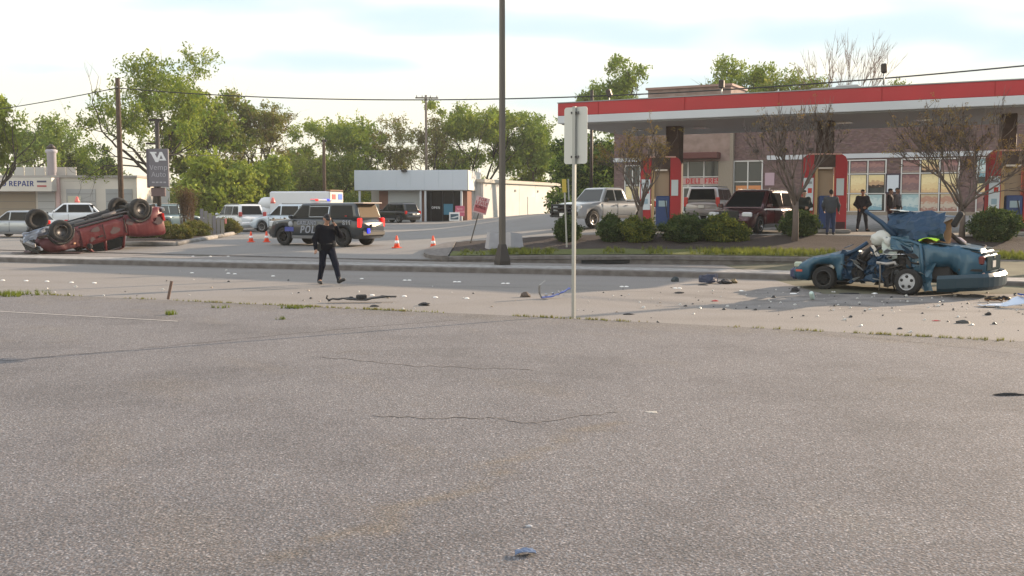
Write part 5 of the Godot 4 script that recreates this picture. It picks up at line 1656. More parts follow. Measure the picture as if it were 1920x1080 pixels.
	bx("fuel_tank", Vector3(-0.55, 0.56, -0.62), Vector3(1.1, 0.26, 0.3), dark, o, 0.07)
	var ex := MB.new()
	ex.tube([Vector3(1.0, 0.52, 0.3), Vector3(-0.3, 0.5, 0.32), Vector3(-1.2, 0.5, 0.55), Vector3(-2.6, 0.62, 0.6)], [0.045], 8)
	ex.lathe([[0.03, -0.35], [0.12, -0.3], [0.12, 0.3], [0.03, 0.35]], Vector3(-0.6, 0.5, 0.36), Vector3(1, 0, 0.05).normalized(), 10)
	put("exhaust", ex, mat(0.15, 0.13, 0.12, 0.6, 0.5), o)
	for z in [-0.5, 0.5]:
		var sp := MB.new()
		sp.tube([Vector3(-2.5, 0.62, z), Vector3(-1.75, 0.52, z), Vector3(-1.0, 0.6, z)], [0.045], 5)
		put("leaf_spring", sp, dark, o)
	var rim := mat(0.05, 0.05, 0.055, 0.5, 0.5)
	wheel(o, Vector3(1.95, 0.46, 0.98), wr, 0.32, 1.0, rim, 8, 0.12, 0.56)
	wheel(o, Vector3(2.02, 0.10, -0.92), wr, 0.32, -1.0, rim, 8, 0.1, 0.56)
	wheel(o, Vector3(-1.75, 0.44, 0.96), wr, 0.32, 1.0, rim, 8, 0.0, 0.56)
	wheel(o, Vector3(-1.75, 0.52, -0.96), wr, 0.32, -1.0, rim, 8, 0.0, 0.56)

func white_pickup() -> void:
	var w := paint(0.44, 0.47, 0.51, 0.15)
	var h := 2.75
	var s := {"L": 5.5, "W": 2.0, "H": 1.88, "wr": 0.41, "bot": 0.44, "belt": 1.22, "paint": w, "fa": h - 0.95, "ra": -h + 1.15, "cat": "pickup truck",
		"top": [[-h, 1.2], [h - 1.9, 1.2], [h - 1.5, 1.22], [h - 0.7, 1.17], [h - 0.1, 1.08], [h, 0.95]],
		"gh": [h - 1.45, h - 2.05, -0.55, -0.72], "cuts": [h - 1.6, 0.15, -0.7], "bumper": M.black, "lamp_y": 0.95, "lamp_h": 0.2, "grille_h": 0.34, "mirror": M.black, "side_glass": M.glass, "screen": M.glass, "tumble": 0.3}
	var o := car("pickup_truck", "white pickup truck with a black front guard behind the sign post", Vector3(4.52, 0.998, -49.50), 222.0, s)
	bx("bed_floor", Vector3(-1.75, 1.24, 0), Vector3(1.9, 0.05, 1.5), M.black, o)
	for z in [-0.88, 0.88]:
		bx("bed_rail", Vector3(-1.75, 1.29, z), Vector3(1.95, 0.1, 0.14), w, o, 0.03)
	bx("tailgate", Vector3(-2.68, 1.29, 0), Vector3(0.1, 0.12, 1.7), w, o, 0.03)
	var g := MB.new()
	for y in [0.55, 0.72, 0.9, 1.06]:
		g.rbox(Vector3(2.86, y, 0), Vector3(0.1, 0.09, 1.75 if y < 0.8 else 1.5), 0.03)
	for z in [-0.75, -0.3, 0.3, 0.75]:
		g.box(Vector3(2.85, 0.8, z), Vector3(0.09, 0.62, 0.08))
	put("front_guard", g, M.black, o)
	bx("plate", Vector3(2.94, 0.62, 0), Vector3(0.02, 0.15, 0.31), M.plate, o)

func box_truck() -> void:
	var o := thing("box_truck", "white box truck behind the police vehicle, red and blue marks on its rear", "truck", Vector3(-14.55, 0.318, -72.00), deg_to_rad(165.0))
	var wh := mat(0.62, 0.64, 0.67, 0.45)
	bx("box", Vector3(0.0, 1.68, 0), Vector3(4.6, 2.0, 2.2), wh, o, 0.08)
	bx("chassis", Vector3(0.4, 0.6, 0), Vector3(6.2, 0.25, 1.0), M.black, o)
	var cab := body_shell(2.2, 2.0, 0.5, [[-1.1, 1.6], [0.0, 1.6], [0.5, 1.2], [1.1, 1.0]], [0.2], 0.4, -1.1, 1.1)
	var c := put("cab", cab, wh, o)
	c.position = Vector3(3.2, 0, 0)
	var gh := MB.new()
	gh.loft([round_rect(2.2, 3.6, 0.95, 1.5, 0.15), round_rect(2.25, 3.15, 0.85, 2.2, 0.15), round_rect(2.4, 2.95, 0.7, 2.28, 0.1)], 0)
	put("cab_roof", gh, wh, o)
	pane("windscreen", [Vector3(3.6, 1.55, 0.8), Vector3(3.6, 1.55, -0.8), Vector3(3.2, 2.15, -0.72), Vector3(3.2, 2.15, 0.72)], M.tint, o)
	bx("rear_frame", Vector3(-2.31, 1.68, 0), Vector3(0.05, 1.9, 2.1), mat(0.66, 0.55, 0.5, 0.5), o, 0.02)
	bx("red_mark", Vector3(-2.345, 2.3, -0.5), Vector3(0.02, 0.35, 0.6), mat(0.5, 0.12, 0.12), o)
	bx("blue_mark", Vector3(-2.345, 2.3, 0.55), Vector3(0.02, 0.4, 0.7), mat(0.1, 0.2, 0.6), o)
	bx("ladder_rack", Vector3(-2.2, 2.74, 0), Vector3(0.3, 0.1, 2.1), mat(0.2, 0.12, 0.08), o)
	bx("red_strip", Vector3(-1.2, 1.5, -1.11), Vector3(1.2, 0.12, 0.02), mat(0.5, 0.1, 0.1), o)
	for x in [-1.4, 3.4]:
		for sd in [-1.0, 1.0]:
			wheel(o, Vector3(x, 0.4, sd * 0.95), 0.4, 0.26, sd, M.alloy)

# ---------------------------------------------------------------- people
# bones [a, b, ra, rb] joined by a smooth minimum and meshed as surface nets
func flesh(mb: MB, bones: Array, cell: float, k: float) -> void:
	var lo := Vector3(99, 99, 99)
	var hi := -lo
	for b in bones:
		var r: float = maxf(b[2], b[3]) + k * 4.0 + cell * 2.0
		lo = lo.min(b[0] - Vector3.ONE * r).min(b[1] - Vector3.ONE * r)
		hi = hi.max(b[0] + Vector3.ONE * r).max(b[1] + Vector3.ONE * r)
	var nx := int((hi.x - lo.x) / cell) + 2
	var ny := int((hi.y - lo.y) / cell) + 2
	var nz := int((hi.z - lo.z) / cell) + 2
	var f := PackedFloat32Array()
	f.resize(nx * ny * nz)
	for b in bones:
		var a: Vector3 = b[0]
		var ab: Vector3 = b[1] - a
		var ra: float = b[2]
		var rd: float = b[3] - ra
		var l2 := maxf(ab.length_squared(), 1e-9)
		var r := maxf(b[2], b[3]) + k * 4.0
		var p0 := ((a.min(b[1]) - Vector3.ONE * r - lo) / cell).floor()
		var p1 := ((a.max(b[1]) + Vector3.ONE * r - lo) / cell).ceil()
		for iz in range(maxi(0, int(p0.z)), mini(nz, int(p1.z) + 1)):
			for iy in range(maxi(0, int(p0.y)), mini(ny, int(p1.y) + 1)):
				var at := (iz * ny + iy) * nx
				for ix in range(maxi(0, int(p0.x)), mini(nx, int(p1.x) + 1)):
					var q := lo + Vector3(ix, iy, iz) * cell - a
					var t := clampf(q.dot(ab) / l2, 0.0, 1.0)
					var d := (q - ab * t).length() - ra - rd * t
					if d < k * 4.0:
						f[at + ix] += exp(-maxf(d, -k * 12.0) / k)
	var idx := {}
	var quads := []
	var sx := 1
	var sy := nx
	var sz := nx * ny
	var offs := [0, sx, sy, sx + sy, sz, sx + sz, sy + sz, sx + sy + sz]
	var val := func(i: int) -> float: return -log(maxf(f[i], 1e-9))
	for iz in nz - 1:
		for iy in ny - 1:
			var row := (iz * ny + iy) * nx
			for ix in nx - 1:
				var i := row + ix
				var m := 0
				for c in 8:
					if f[i + offs[c]] > 1.0:
						m |= 1 << c
				if m == 0 or m == 255:
					continue
				var s := Vector3.ZERO
				var n := 0
				for e in [[0, 1], [2, 3], [4, 5], [6, 7], [0, 2], [1, 3], [4, 6], [5, 7], [0, 4], [1, 5], [2, 6], [3, 7]]:
					var u: int = e[0]
					var w: int = e[1]
					if ((m >> u) & 1) != ((m >> w) & 1):
						var fa: float = val.call(i + offs[u])
						var fb: float = val.call(i + offs[w])
						var t := clampf(fa / (fa - fb), 0.0, 1.0)
						var pu := Vector3(u & 1, (u >> 1) & 1, u >> 2)
						var pw := Vector3(w & 1, (w >> 1) & 1, w >> 2)
						s += pu.lerp(pw, t)
						n += 1
				idx[i] = lo + (Vector3(ix, iy, iz) + s / n) * cell
				var in0 := m & 1
				if in0 != ((m >> 1) & 1): quads.append([i, i - sy, i - sy - sz, i - sz, in0])
				if in0 != ((m >> 2) & 1): quads.append([i, i - sz, i - sz - sx, i - sx, in0])
				if in0 != ((m >> 4) & 1): quads.append([i, i - sx, i - sx - sy, i - sy, in0])
	mb.begin(0)
	for q in quads:
		if idx.has(q[1]) and idx.has(q[2]) and idx.has(q[3]):
			if q[4]: mb.quad(idx[q[0]], idx[q[1]], idx[q[2]], idx[q[3]])
			else: mb.quad(idx[q[0]], idx[q[3]], idx[q[2]], idx[q[1]])
	mb.orient()

func person(label: String, at: Vector3, yaw: float, pose: Dictionary, look: Dictionary, cell: float, group: String) -> Node3D:
	var o := thing("person", label, "person", at, deg_to_rad(yaw), group)
	# standing pose, looking along +z, left side +x
	var J := {"pelvis": Vector3(0, 0.96, 0), "waist": Vector3(0, 1.1, 0.0), "chest": Vector3(0, 1.32, 0.0), "neck": Vector3(0, 1.49, -0.01), "head": Vector3(0, 1.655, 0.02),
		"hipL": Vector3(0.095, 0.93, 0), "kneeL": Vector3(0.11, 0.5, 0.02), "footL": Vector3(0.12, 0.09, 0), "toeL": Vector3(0.15, 0.045, 0.17),
		"hipR": Vector3(-0.095, 0.93, 0), "kneeR": Vector3(-0.11, 0.5, 0.02), "footR": Vector3(-0.12, 0.09, 0), "toeR": Vector3(-0.15, 0.045, 0.17),
		"shL": Vector3(0.185, 1.43, -0.01), "elL": Vector3(0.26, 1.15, -0.02), "wrL": Vector3(0.27, 0.91, 0.06),
		"shR": Vector3(-0.185, 1.43, -0.01), "elR": Vector3(-0.26, 1.15, -0.02), "wrR": Vector3(-0.27, 0.91, 0.06), "face": Vector3(0, -0.1, 1)}
	J.merge(pose, true)
	var skin_m := mat(0.36, 0.20, 0.14, 0.6)
	if look.has("skin"):
		skin_m = mat(look.skin[0], look.skin[1], look.skin[2], 0.6)
	var W: float = look.get("wide", 1.0)
	var torso := [[J.pelvis + Vector3(0.06, 0, 0), J.waist + Vector3(0.05, 0, 0.01), 0.105, 0.105 * W], [J.pelvis - Vector3(0.06, 0, 0), J.waist + Vector3(-0.05, 0, 0.01), 0.105, 0.105 * W], [J.waist + Vector3(0.05, 0, 0), J.chest + Vector3(0.08, 0, 0), 0.105 * W, 0.115], [J.waist + Vector3(-0.05, 0, 0), J.chest + Vector3(-0.08, 0, 0), 0.105 * W, 0.115], [J.chest + Vector3(0.07, 0.05, 0), J.shL, 0.1, 0.065], [J.chest + Vector3(-0.07, 0.05, 0), J.shR, 0.1, 0.065]]
	var arms := []
	var legs := []
	var shoes := []
	for s in ["L", "R"]:
		arms.append([J["sh" + s], J["el" + s], 0.058, 0.043])
		arms.append([J["el" + s], J["wr" + s], 0.042, 0.029])
		legs.append([J["hip" + s], J["knee" + s], 0.092, 0.062])
		legs.append([J["knee" + s], J["foot" + s], 0.061, 0.042])
		shoes.append([J["foot" + s] + Vector3(0, -0.035, -0.015), J["toe" + s], 0.05, 0.04])
		shoes.append([J["foot" + s] + Vector3(0, 0.05, 0), J["foot" + s] + Vector3(0, -0.03, 0), 0.05, 0.05])
	var neck := [[J.chest + Vector3(0, 0.08, -0.01), J.neck, 0.07, 0.056], [J.neck, J.head + Vector3(0, -0.06, -0.01), 0.054, 0.052]]
	var body := MB.new()
	flesh(body, torso + arms + legs + neck + [[J.footL, J.toeL, 0.035, 0.025], [J.footR, J.toeR, 0.035, 0.025]], maxf(cell, 0.018), 0.018)
	# head on a finer grid
	var fz: Vector3 = J.face.normalized()
	var fx := Vector3.UP.cross(fz).normalized()
	var fy := fz.cross(fx)
	var hp := func(x, y, z): return J.head + fx * x + fy * y + fz * z
	flesh(body, [[hp.call(0, 0.035, -0.025), hp.call(0, 0.03, 0.02), 0.083, 0.078], [hp.call(0, -0.02, 0.03), hp.call(0, -0.075, 0.05), 0.062, 0.038], [hp.call(0, 0.015, 0.085), hp.call(0, -0.025, 0.112), 0.012, 0.016], [hp.call(-0.03, 0.025, 0.085), hp.call(0.03, 0.025, 0.085), 0.014, 0.014], [hp.call(-0.02, -0.062, 0.085), hp.call(0.02, -0.062, 0.085), 0.010, 0.010], [hp.call(0.082, 0.0, 0.0), hp.call(0.084, 0.03, -0.01), 0.016, 0.018], [hp.call(-0.082, 0.0, 0.0), hp.call(-0.084, 0.03, -0.01), 0.016, 0.018], [J.head + Vector3(0, -0.06, -0.015), J.neck, 0.05, 0.054]], 0.009, 0.008)
	for s in ["L", "R"]:      # a relaxed hand: palm, four unequal curled fingers, thumb from the side
		var wr: Vector3 = J["wr" + s]
		var dir: Vector3 = J.get("hand" + s, (wr - J["el" + s])).normalized()
		var sx: float = 1.0 if s == "L" else -1.0
		var side := dir.cross(Vector3(sx, 0, 0.2)).normalized()
		if side.length() < 0.5:
			side = Vector3(0, 0, 1)
		var curl := dir.cross(side).normalized() * sx
		var hb := [[wr, wr + dir * 0.05, 0.026, 0.03], [wr + dir * 0.05 + side * 0.022, wr + dir * 0.09 + side * 0.026, 0.017, 0.015], [wr + dir * 0.05 - side * 0.022, wr + dir * 0.085 - side * 0.028, 0.017, 0.014]]
		for k in 4:
			var b0: Vector3 = wr + dir * 0.085 + side * (0.033 - 0.021 * k)
			var ln: float = [0.07, 0.08, 0.075, 0.058][k]
			var m1: Vector3 = b0 + (dir + curl * 0.3).normalized() * ln * 0.5
			hb.append([b0, m1, 0.0105, 0.0095])
			hb.append([m1, m1 + (dir * 0.6 + curl).normalized() * ln * 0.5, 0.0095, 0.008])
		var tb: Vector3 = wr + dir * 0.035 + side * 0.03
		hb.append([tb, tb + (dir + side * 0.7).normalized() * 0.045, 0.014, 0.011])
		hb.append([tb + (dir + side * 0.7).normalized() * 0.045, tb + (dir + side * 0.4).normalized() * 0.075 + curl * 0.01, 0.011, 0.009])
		flesh(body, hb, 0.007, 0.004)
	put("body", body, skin_m, o)
	var fat := func(list: Array, by: float) -> Array: return list.map(func(b): return [b[0], b[1], b[2] + by, b[3] + by])
	# clothes
	var jk := MB.new()
	var sleeves := []
	for b in arms:
		sleeves.append([b[0], b[1], b[2] - look.get("bulk", 0.02) + 0.02, b[3] - look.get("bulk", 0.02) + 0.02])
	if look.get("short", false):
		sleeves = [[J.shL, J.elL.lerp(J.shL, 0.15), 0.062, 0.06], [J.shR, J.elR.lerp(J.shR, 0.15), 0.062, 0.06]]
	flesh(jk, fat.call(torso + sleeves, look.get("bulk", 0.02)) + [[J.chest + Vector3(0, 0.1, 0), J.neck + Vector3(0, -0.03, -0.01), 0.09, 0.068]], cell, 0.018)
	put("jacket", jk, look.top, o)
	var tr := MB.new()
	flesh(tr, fat.call(legs, 0.016) + [[J.pelvis + Vector3(0.055, -0.03, 0), J.pelvis + Vector3(0.05, 0.08, 0), 0.12, 0.115], [J.pelvis + Vector3(-0.055, -0.03, 0), J.pelvis + Vector3(-0.05, 0.08, 0), 0.12, 0.115]], cell, 0.016)
	put("trousers", tr, look.legs, o)
	for s in 2:
		var sh := MB.new()
		flesh(sh, shoes.slice(s * 2, s * 2 + 2), 0.012, 0.01)
		put("shoe", sh, look.get("shoes", M.black), o)
	var hr := MB.new()
	var hairm: Material = look.get("hair", mat(0.02, 0.016, 0.013, 0.8))
	flesh(hr, [[hp.call(0, 0.055, -0.03), hp.call(0, 0.062, 0.015), 0.086, 0.076], [hp.call(0, 0.0, -0.06), hp.call(0, 0.05, -0.05), 0.056, 0.075]], 0.01, 0.01)
	put("hair", hr, hairm, o)
	for s in [-1.0, 1.0]:
		var e := MB.new()
		e.lathe([[0.001, -0.009], [0.008, -0.005], [0.008, 0.005], [0.001, 0.009]], hp.call(s * 0.031, 0.004, 0.090), Vector3.UP, 8)
		put("eye", e, M.black, o)
	if look.has("cap"):
		var cp := MB.new()
		flesh(cp, [[hp.call(0, 0.075, -0.02), hp.call(0, 0.078, 0.012), 0.082, 0.078], [hp.call(-0.045, 0.06, 0.10), hp.call(0.045, 0.06, 0.10), 0.016, 0.016], [hp.call(-0.03, 0.05, 0.13), hp.call(0.03, 0.05, 0.13), 0.013, 0.013]], 0.01, 0.012)
		put("cap", cp, look.cap, o)
	if look.has("belt"):
		var bt := MB.new()
		var bp := []
		for k in 17:
			var a := TAU * k / 16
			bp.append(J.pelvis + Vector3(cos(a) * 0.19, 0.09, sin(a) * 0.142))
		bt.tube(bp, [0.026], 6)
		put("duty_belt", bt, M.black, o)
		bx("holster", J.pelvis + Vector3(-0.22, 0.0, 0.0), Vector3(0.07, 0.2, 0.1), M.black, o, 0.02)
		bx("radio", J.pelvis + Vector3(0.215, 0.07, 0.0), Vector3(0.06, 0.14, 0.08), M.black, o, 0.015)
		bx("pouch", J.pelvis + Vector3(0.12, 0.07, 0.14), Vector3(0.07, 0.09, 0.05), M.black, o, 0.015)
		bx("badge", J.chest + Vector3(0.09, 0.03, 0.133), Vector3(0.045, 0.055, 0.012), M.chrome, o, 0.005)
	return o

func people() -> void:
	var navy := mat(0.008, 0.009, 0.014, 0.9, 0.0, {"metallic_specular": 0.2})
	var navy2 := mat(0.010, 0.012, 0.022, 0.9, 0.0, {"metallic_specular": 0.2})
	var at := Vector3(-4.87, 0.000, -26.61)
	var off := person("police officer in dark uniform walking across the road with phone at the ear", at, 38.0, {
		"footL": Vector3(0.11, 0.13, 0.44), "toeL": Vector3(0.15, 0.15, 0.62), "kneeL": Vector3(0.11, 0.52, 0.26), "hipL": Vector3(0.095, 0.92, 0.03),
		"footR": Vector3(-0.13, 0.10, -0.16), "toeR": Vector3(-0.17, 0.045, 0.0), "kneeR": Vector3(-0.11, 0.5, -0.03), "pelvis": Vector3(0, 0.95, 0.02),
		"elL": Vector3(0.34, 1.24, 0.12), "wrL": Vector3(0.17, 1.46, 0.21), "handL": Vector3(-0.35, 0.9, -0.15), "elR": Vector3(-0.30, 1.16, -0.06), "wrR": Vector3(-0.33, 0.92, 0.05),
		"head": Vector3(0.0, 1.645, 0.05), "face": Vector3(-0.25, -0.4, 1)},
		{"top": navy, "legs": navy2, "cap": mat(0.016, 0.016, 0.02, 0.9), "belt": true, "bulk": 0.035, "wide": 1.18, "hair": mat(0.03, 0.02, 0.015)}, 0.014, "")
	off.scale = Vector3.ONE * 1.03
	var ph := thing("phone", "small phone held to the ear of the walking officer", "phone", off.transform * Vector3(0.12, 1.60, 0.14), deg_to_rad(38.0))
	bx("case", Vector3.ZERO, Vector3(0.014, 0.14, 0.07), M.black, ph, 0.004, Basis(Vector3(0, 0, 1), 0.5))
	bx("screen", Vector3(-0.008, 0.0, 0), Vector3(0.004, 0.12, 0.06), M.tint, ph, 0.0, Basis(Vector3(0, 0, 1), 0.5))
	var g := "people standing at the gas station"
	var jean := mat(0.02, 0.035, 0.085, 0.9)
	var blk := mat(0.012, 0.012, 0.013, 0.9)
	person("man in black jacket with folded hands behind the bush by the middle pump", Vector3(11.54, 0.865, -40.20), 8.0, {"elL": Vector3(0.31, 1.17, 0.02), "elR": Vector3(-0.31, 1.17, 0.02), "wrL": Vector3(0.07, 1.08, 0.2), "wrR": Vector3(-0.07, 1.1, 0.2), "handL": Vector3(-1, 0, 0.2), "handR": Vector3(1, 0, 0.2)}, {"top": mat(0.010, 0.014, 0.012, 0.9), "legs": mat(0.03, 0.03, 0.028, 0.9), "wide": 1.2, "bulk": 0.04}, 0.02, g)
	person("man in grey hooded top and blue jeans seen from behind at the middle pump", Vector3(12.74, 0.885, -40.60), 165.0, {"elL": Vector3(0.3, 1.17, 0.03), "wrL": Vector3(0.26, 0.98, 0.16), "elR": Vector3(-0.3, 1.17, 0.03), "wrR": Vector3(-0.3, 0.96, 0.12)}, {"top": mat(0.05, 0.055, 0.065, 0.9), "legs": jean, "wide": 1.15, "bulk": 0.04, "cap": mat(0.05, 0.06, 0.05, 0.9)}, 0.02, g)
	person("man in dark suit and white shirt standing with legs apart before the shop", Vector3(15.00, 0.938, -43.50), -5.0, {"elL": Vector3(0.32, 1.16, 0.0), "elR": Vector3(-0.32, 1.16, 0.0), "wrL": Vector3(0.12, 1.02, 0.2), "wrR": Vector3(-0.2, 0.98, 0.14), "footL": Vector3(0.2, 0.09, 0), "toeL": Vector3(0.26, 0.045, 0.16), "footR": Vector3(-0.2, 0.09, 0), "toeR": Vector3(-0.26, 0.045, 0.16), "kneeL": Vector3(0.15, 0.5, 0.02), "kneeR": Vector3(-0.15, 0.5, 0.02), "handL": Vector3(-1, -0.2, 0.3)}, {"top": mat(0.014, 0.015, 0.022, 0.9), "legs": mat(0.018, 0.02, 0.03, 0.9), "wide": 1.15, "bulk": 0.04}, 0.02, g)
	person("shorter person in black and maroon top behind the wrecked car", Vector3(17.28, 1.024, -46.50), 60.0, {}, {"top": mat(0.02, 0.012, 0.016, 0.9), "legs": mat(0.05, 0.01, 0.015, 0.9)}, 0.022, g)
	person("person in grey top behind the shorter person near the notice case", Vector3(18.36, 1.087, -48.50), 40.0, {}, {"top": mat(0.10, 0.085, 0.09, 0.9), "legs": blk}, 0.022, g)
	person("person in dark clothes leaning by the flowering bush and right-hand pump", Vector3(19.19, 0.922, -40.80), -70.0, {"chest": Vector3(0, 1.3, 0.06), "neck": Vector3(0, 1.47, 0.1), "head": Vector3(0, 1.62, 0.15), "shL": Vector3(0.185, 1.41, 0.06), "shR": Vector3(-0.185, 1.41, 0.06)}, {"top": mat(0.028, 0.026, 0.045, 0.9), "legs": blk}, 0.022, g)
	person("person in black at the very right edge beside the pump", Vector3(20.17, 0.918, -40.20), -30.0, {}, {"top": blk, "legs": blk}, 0.022, g)

# ---------------------------------------------------------------- street furniture
func sag(a: Vector3, b: Vector3, drop: float, n := 24) -> Array:
	var p := []
	for i in n + 1:
		var t := float(i) / n
		p.append(a.lerp(b, t) - Vector3(0, drop * 4.0 * t * (1.0 - t), 0))
	return p

func street_things() -> void:
	# lamp post on the median
	var lp := thing("lamp_post", "tall dark bronze street lamp post standing on the median", "lamp post", Vector3(-0.31, 0.166, -32.44))
	var mb := MB.new()
	mb.loft([[0.19, 0.0], [0.19, 0.12], [0.105, 0.6], [0.09, 0.66]].map(func(q): return [Vector3(-q[0], q[1], -q[0]), Vector3(q[0], q[1], -q[0]), Vector3(q[0], q[1], q[0]), Vector3(-q[0], q[1], q[0])].map(func(v): return v.rotated(Vector3.UP, 0.55))), -1)
	put("base_cover", mb, M.dark_steel, lp)
	mb = MB.new()
	mb.loft([[0.080, 0.6], [0.062, 10.5]].map(func(q): return [Vector3(-q[0], q[1], -q[0]), Vector3(q[0], q[1], -q[0]), Vector3(q[0], q[1], q[0]), Vector3(-q[0], q[1], q[0])].map(func(v): return v.rotated(Vector3.UP, 0.55))), -1)
	put("pole", mb, mat(0.11, 0.095, 0.08, 0.5, 0.3), lp)
	for s in [-1.0, 1.0]:
		bx("arm", Vector3(0, 10.4, s * 0.6), Vector3(0.08, 0.1, 1.2), M.dark_steel, lp)
		bx("lamp_head", Vector3(0, 10.42, s * 1.45), Vector3(0.36, 0.16, 0.7), M.dark_steel, lp, 0.04)
	# back of a road sign at the near kerb
	var sp := thing("road_sign", "back of a white rectangular road sign on a steel post at the near kerb", "sign", Vector3(1.02, 0.200, -16.83), deg_to_rad(-40.0))
	mb = MB.new()
	mb.box(Vector3(0, 1.75, 0), Vector3(0.055, 3.5, 0.02))
	mb.box(Vector3(-0.022, 1.75, -0.018), Vector3(0.012, 3.5, 0.03))
	mb.box(Vector3(0.022, 1.75, -0.018), Vector3(0.012, 3.5, 0.03))
	put("post", mb, M.steel, sp)
	mb = MB.new()
	var ol := []
	for c in [[0.19, 0.42, 0.0], [-0.19, 0.42, PI / 2], [-0.19, -0.42, PI], [0.19, -0.42, PI * 1.5]]:
		for k in 4:
			var a: float = c[2] + PI / 2 * k / 3.0
			ol.append(Vector3(c[0] + cos(a) * 0.045, 3.03 + c[1] + sin(a) * 0.045, -0.05))
	mb.prism(ol, Vector3(0, 0, 0.004))
	put("sign_plate", mb, mat(0.55, 0.56, 0.53, 0.5, 0.2), sp)
	for y in [2.68, 3.4]:
		bx("bracket", Vector3(0, y, -0.03), Vector3(0.14, 0.04, 0.05), mat(0.2, 0.2, 0.2, 0.5, 0.5), sp)
		for x in [-0.045, 0.045]:
			bx("bolt", Vector3(x, y, 0.0), Vector3(0.02, 0.02, 0.03), M.black, sp)
	# utility poles and wires
	var pa := Vector3(-23.05, 0.253, -60.00)
	var up := thing("utility_pole", "brown wooden utility pole behind the overturned red truck", "utility pole", pa, 0.0, "wooden utility poles")
	mb = MB.new()
	mb.tube([Vector3(0, -0.3, 0), Vector3(0, 5, 0), Vector3(0, 9.2, 0)], [0.17, 0.15, 0.13], 10)
	put("pole", mb, M.wood, up)
	bx("insulator", Vector3(0, 8.65, 0.15), Vector3(0.12, 0.16, 0.12), mat(0.1, 0.1, 0.1, 0.4), up, 0.03)
	var pb := Vector3(-9.41, 0.575, -112.00)
	var u2 := thing("utility_pole", "grey utility pole with a crossarm rising behind the office roof", "utility pole", pb, 0.1, "wooden utility poles")
	mb = MB.new()
	mb.tube([Vector3(0, -0.3, 0), Vector3(0, 7, 0), Vector3(0, 13.4, 0)], [0.17, 0.15, 0.12], 10)
	put("pole", mb, mat(0.16, 0.13, 0.11, 0.95), u2)
	bx("crossarm", Vector3(0.1, 13.1, 0), Vector3(2.5, 0.14, 0.12), M.wood, u2)
	for x in [-1.0, -0.4, 0.5, 1.2]:
		bx("insulator", Vector3(x, 13.27, 0), Vector3(0.1, 0.2, 0.1), mat(0.2, 0.2, 0.2, 0.4), u2, 0.03)
	var pc := Vector3(-15.48, 0.400, -84.00)
	var u3 := thing("utility_pole", "dark wooden pole rising behind the white box truck", "utility pole", pc, 0.0, "wooden utility poles")
	mb = MB.new()
	mb.tube([Vector3(0, -0.3, 0), Vector3(0, 4, 0), Vector3(0, 7.0, 0)], [0.15, 0.14, 0.12], 8)
	put("pole", mb, M.wood, u3)
	bx("cap", Vector3(0.05, 6.9, 0), Vector3(0.4, 0.2, 0.2), M.black, u3, 0.03)
	var pd := Vector3(25.70, 0.878, -36.00)
	var u4 := thing("utility_pole", "wooden utility pole standing out of the picture on the right, holding the wire", "utility pole", pd, 0.0, "wooden utility poles")
	mb = MB.new()
	mb.tube([Vector3(0, -0.3, 0), Vector3(0, 5, 0), Vector3(0, 8.6, 0)], [0.17, 0.15, 0.13], 10)
	put("pole", mb, M.wood, u4)
	var wa := Vector3(pa.x, 8.86, pa.z + 0.16)
	var wires := [["black overhead wire crossing the whole street above the canopy", sag(wa, Vector3(25.35, 7.728, -36.00), 1.25, 40), 0.030], ["overhead wire falling away to the left from the wooden pole", sag(wa, Vector3(-44.50, 7.590, -70.00), 0.3), 0.028], ["thin lower wire between the dark pole and the tall trees", sag(Vector3(-15.39, 7.125, -84.00), Vector3(-22.94, 5.254, -60.00), 0.6), 0.02]]
	for q in wires:
		mb = MB.new()
		mb.tube(q[1], [q[2]], 5)
		var w := put("overhead_wire", mb, M.wire)
		tag(w, q[0], "wire")
	# thin post behind the canopy end
	var tp := thing("steel_post", "short dark post tip showing above the left end of the canopy", "post", Vector3(4.51, 1.224, -58.00))
	mb = MB.new()
	mb.tube([Vector3.ZERO, Vector3(0, 7.3, 0)], [0.1, 0.09], 6)
	put("shaft", mb, M.dark_steel, tp)
	# VA sign
	var vs := thing("pylon_sign", "grey pylon sign with a white VA emblem on a dark post", "sign", Vector3(-18.39, 0.232, -53.00), deg_to_rad(8.0))
	mb = MB.new()
	mb.tube([Vector3(0, -0.2, 0), Vector3(0, 6.2, 0)], [0.11], 8)
	mb.box(Vector3(-0.05, 6.22, 0), Vector3(0.7, 0.12, 0.14))
	mb.box(Vector3(-0.3, 5.0, 0), Vector3(0.55, 0.1, 0.1))
	put("post", mb, M.dark_steel, vs)
	var pg := mat(0.16, 0.15, 0.17, 0.5)
	bx("panel", Vector3(0.08, 3.75, 0.18), Vector3(0.98, 1.95, 0.26), pg, vs, 0.02)
	bx("panel_side", Vector3(-0.47, 3.72, 0.12), Vector3(0.12, 2.0, 0.3), mat(0.11, 0.1, 0.12, 0.5), vs, 0.02)
	bx("lower_panel", Vector3(0.0, 2.5, 0.1), Vector3(0.7, 0.45, 0.2), mat(0.15, 0.1, 0.1, 0.6), vs, 0.02)
	var em := mat(0.75, 0.75, 0.76, 0.5)
	var vm := MB.new()
	for q in [[[-0.36, 4.52], [-0.17, 4.52], [-0.03, 4.22], [-0.12, 4.04]], [[-0.40, 4.56], [-0.06, 4.56], [-0.06, 4.48], [-0.36, 4.48]], [[-0.12, 4.04], [0.02, 4.04], [0.22, 4.56], [0.10, 4.56]], [[0.10, 4.56], [0.22, 4.56], [0.42, 4.12], [0.28, 4.12]], [[0.10, 4.20], [0.34, 4.20], [0.37, 4.12], [0.06, 4.12]]]:
		vm.prism(q.map(func(p): return Vector3(p[0] + 0.06, p[1], 0.312)), Vector3(0, 0, 0.015 + 0.002 * vm.v.size() / 60.0))
	put("emblem", vm, em, vs)
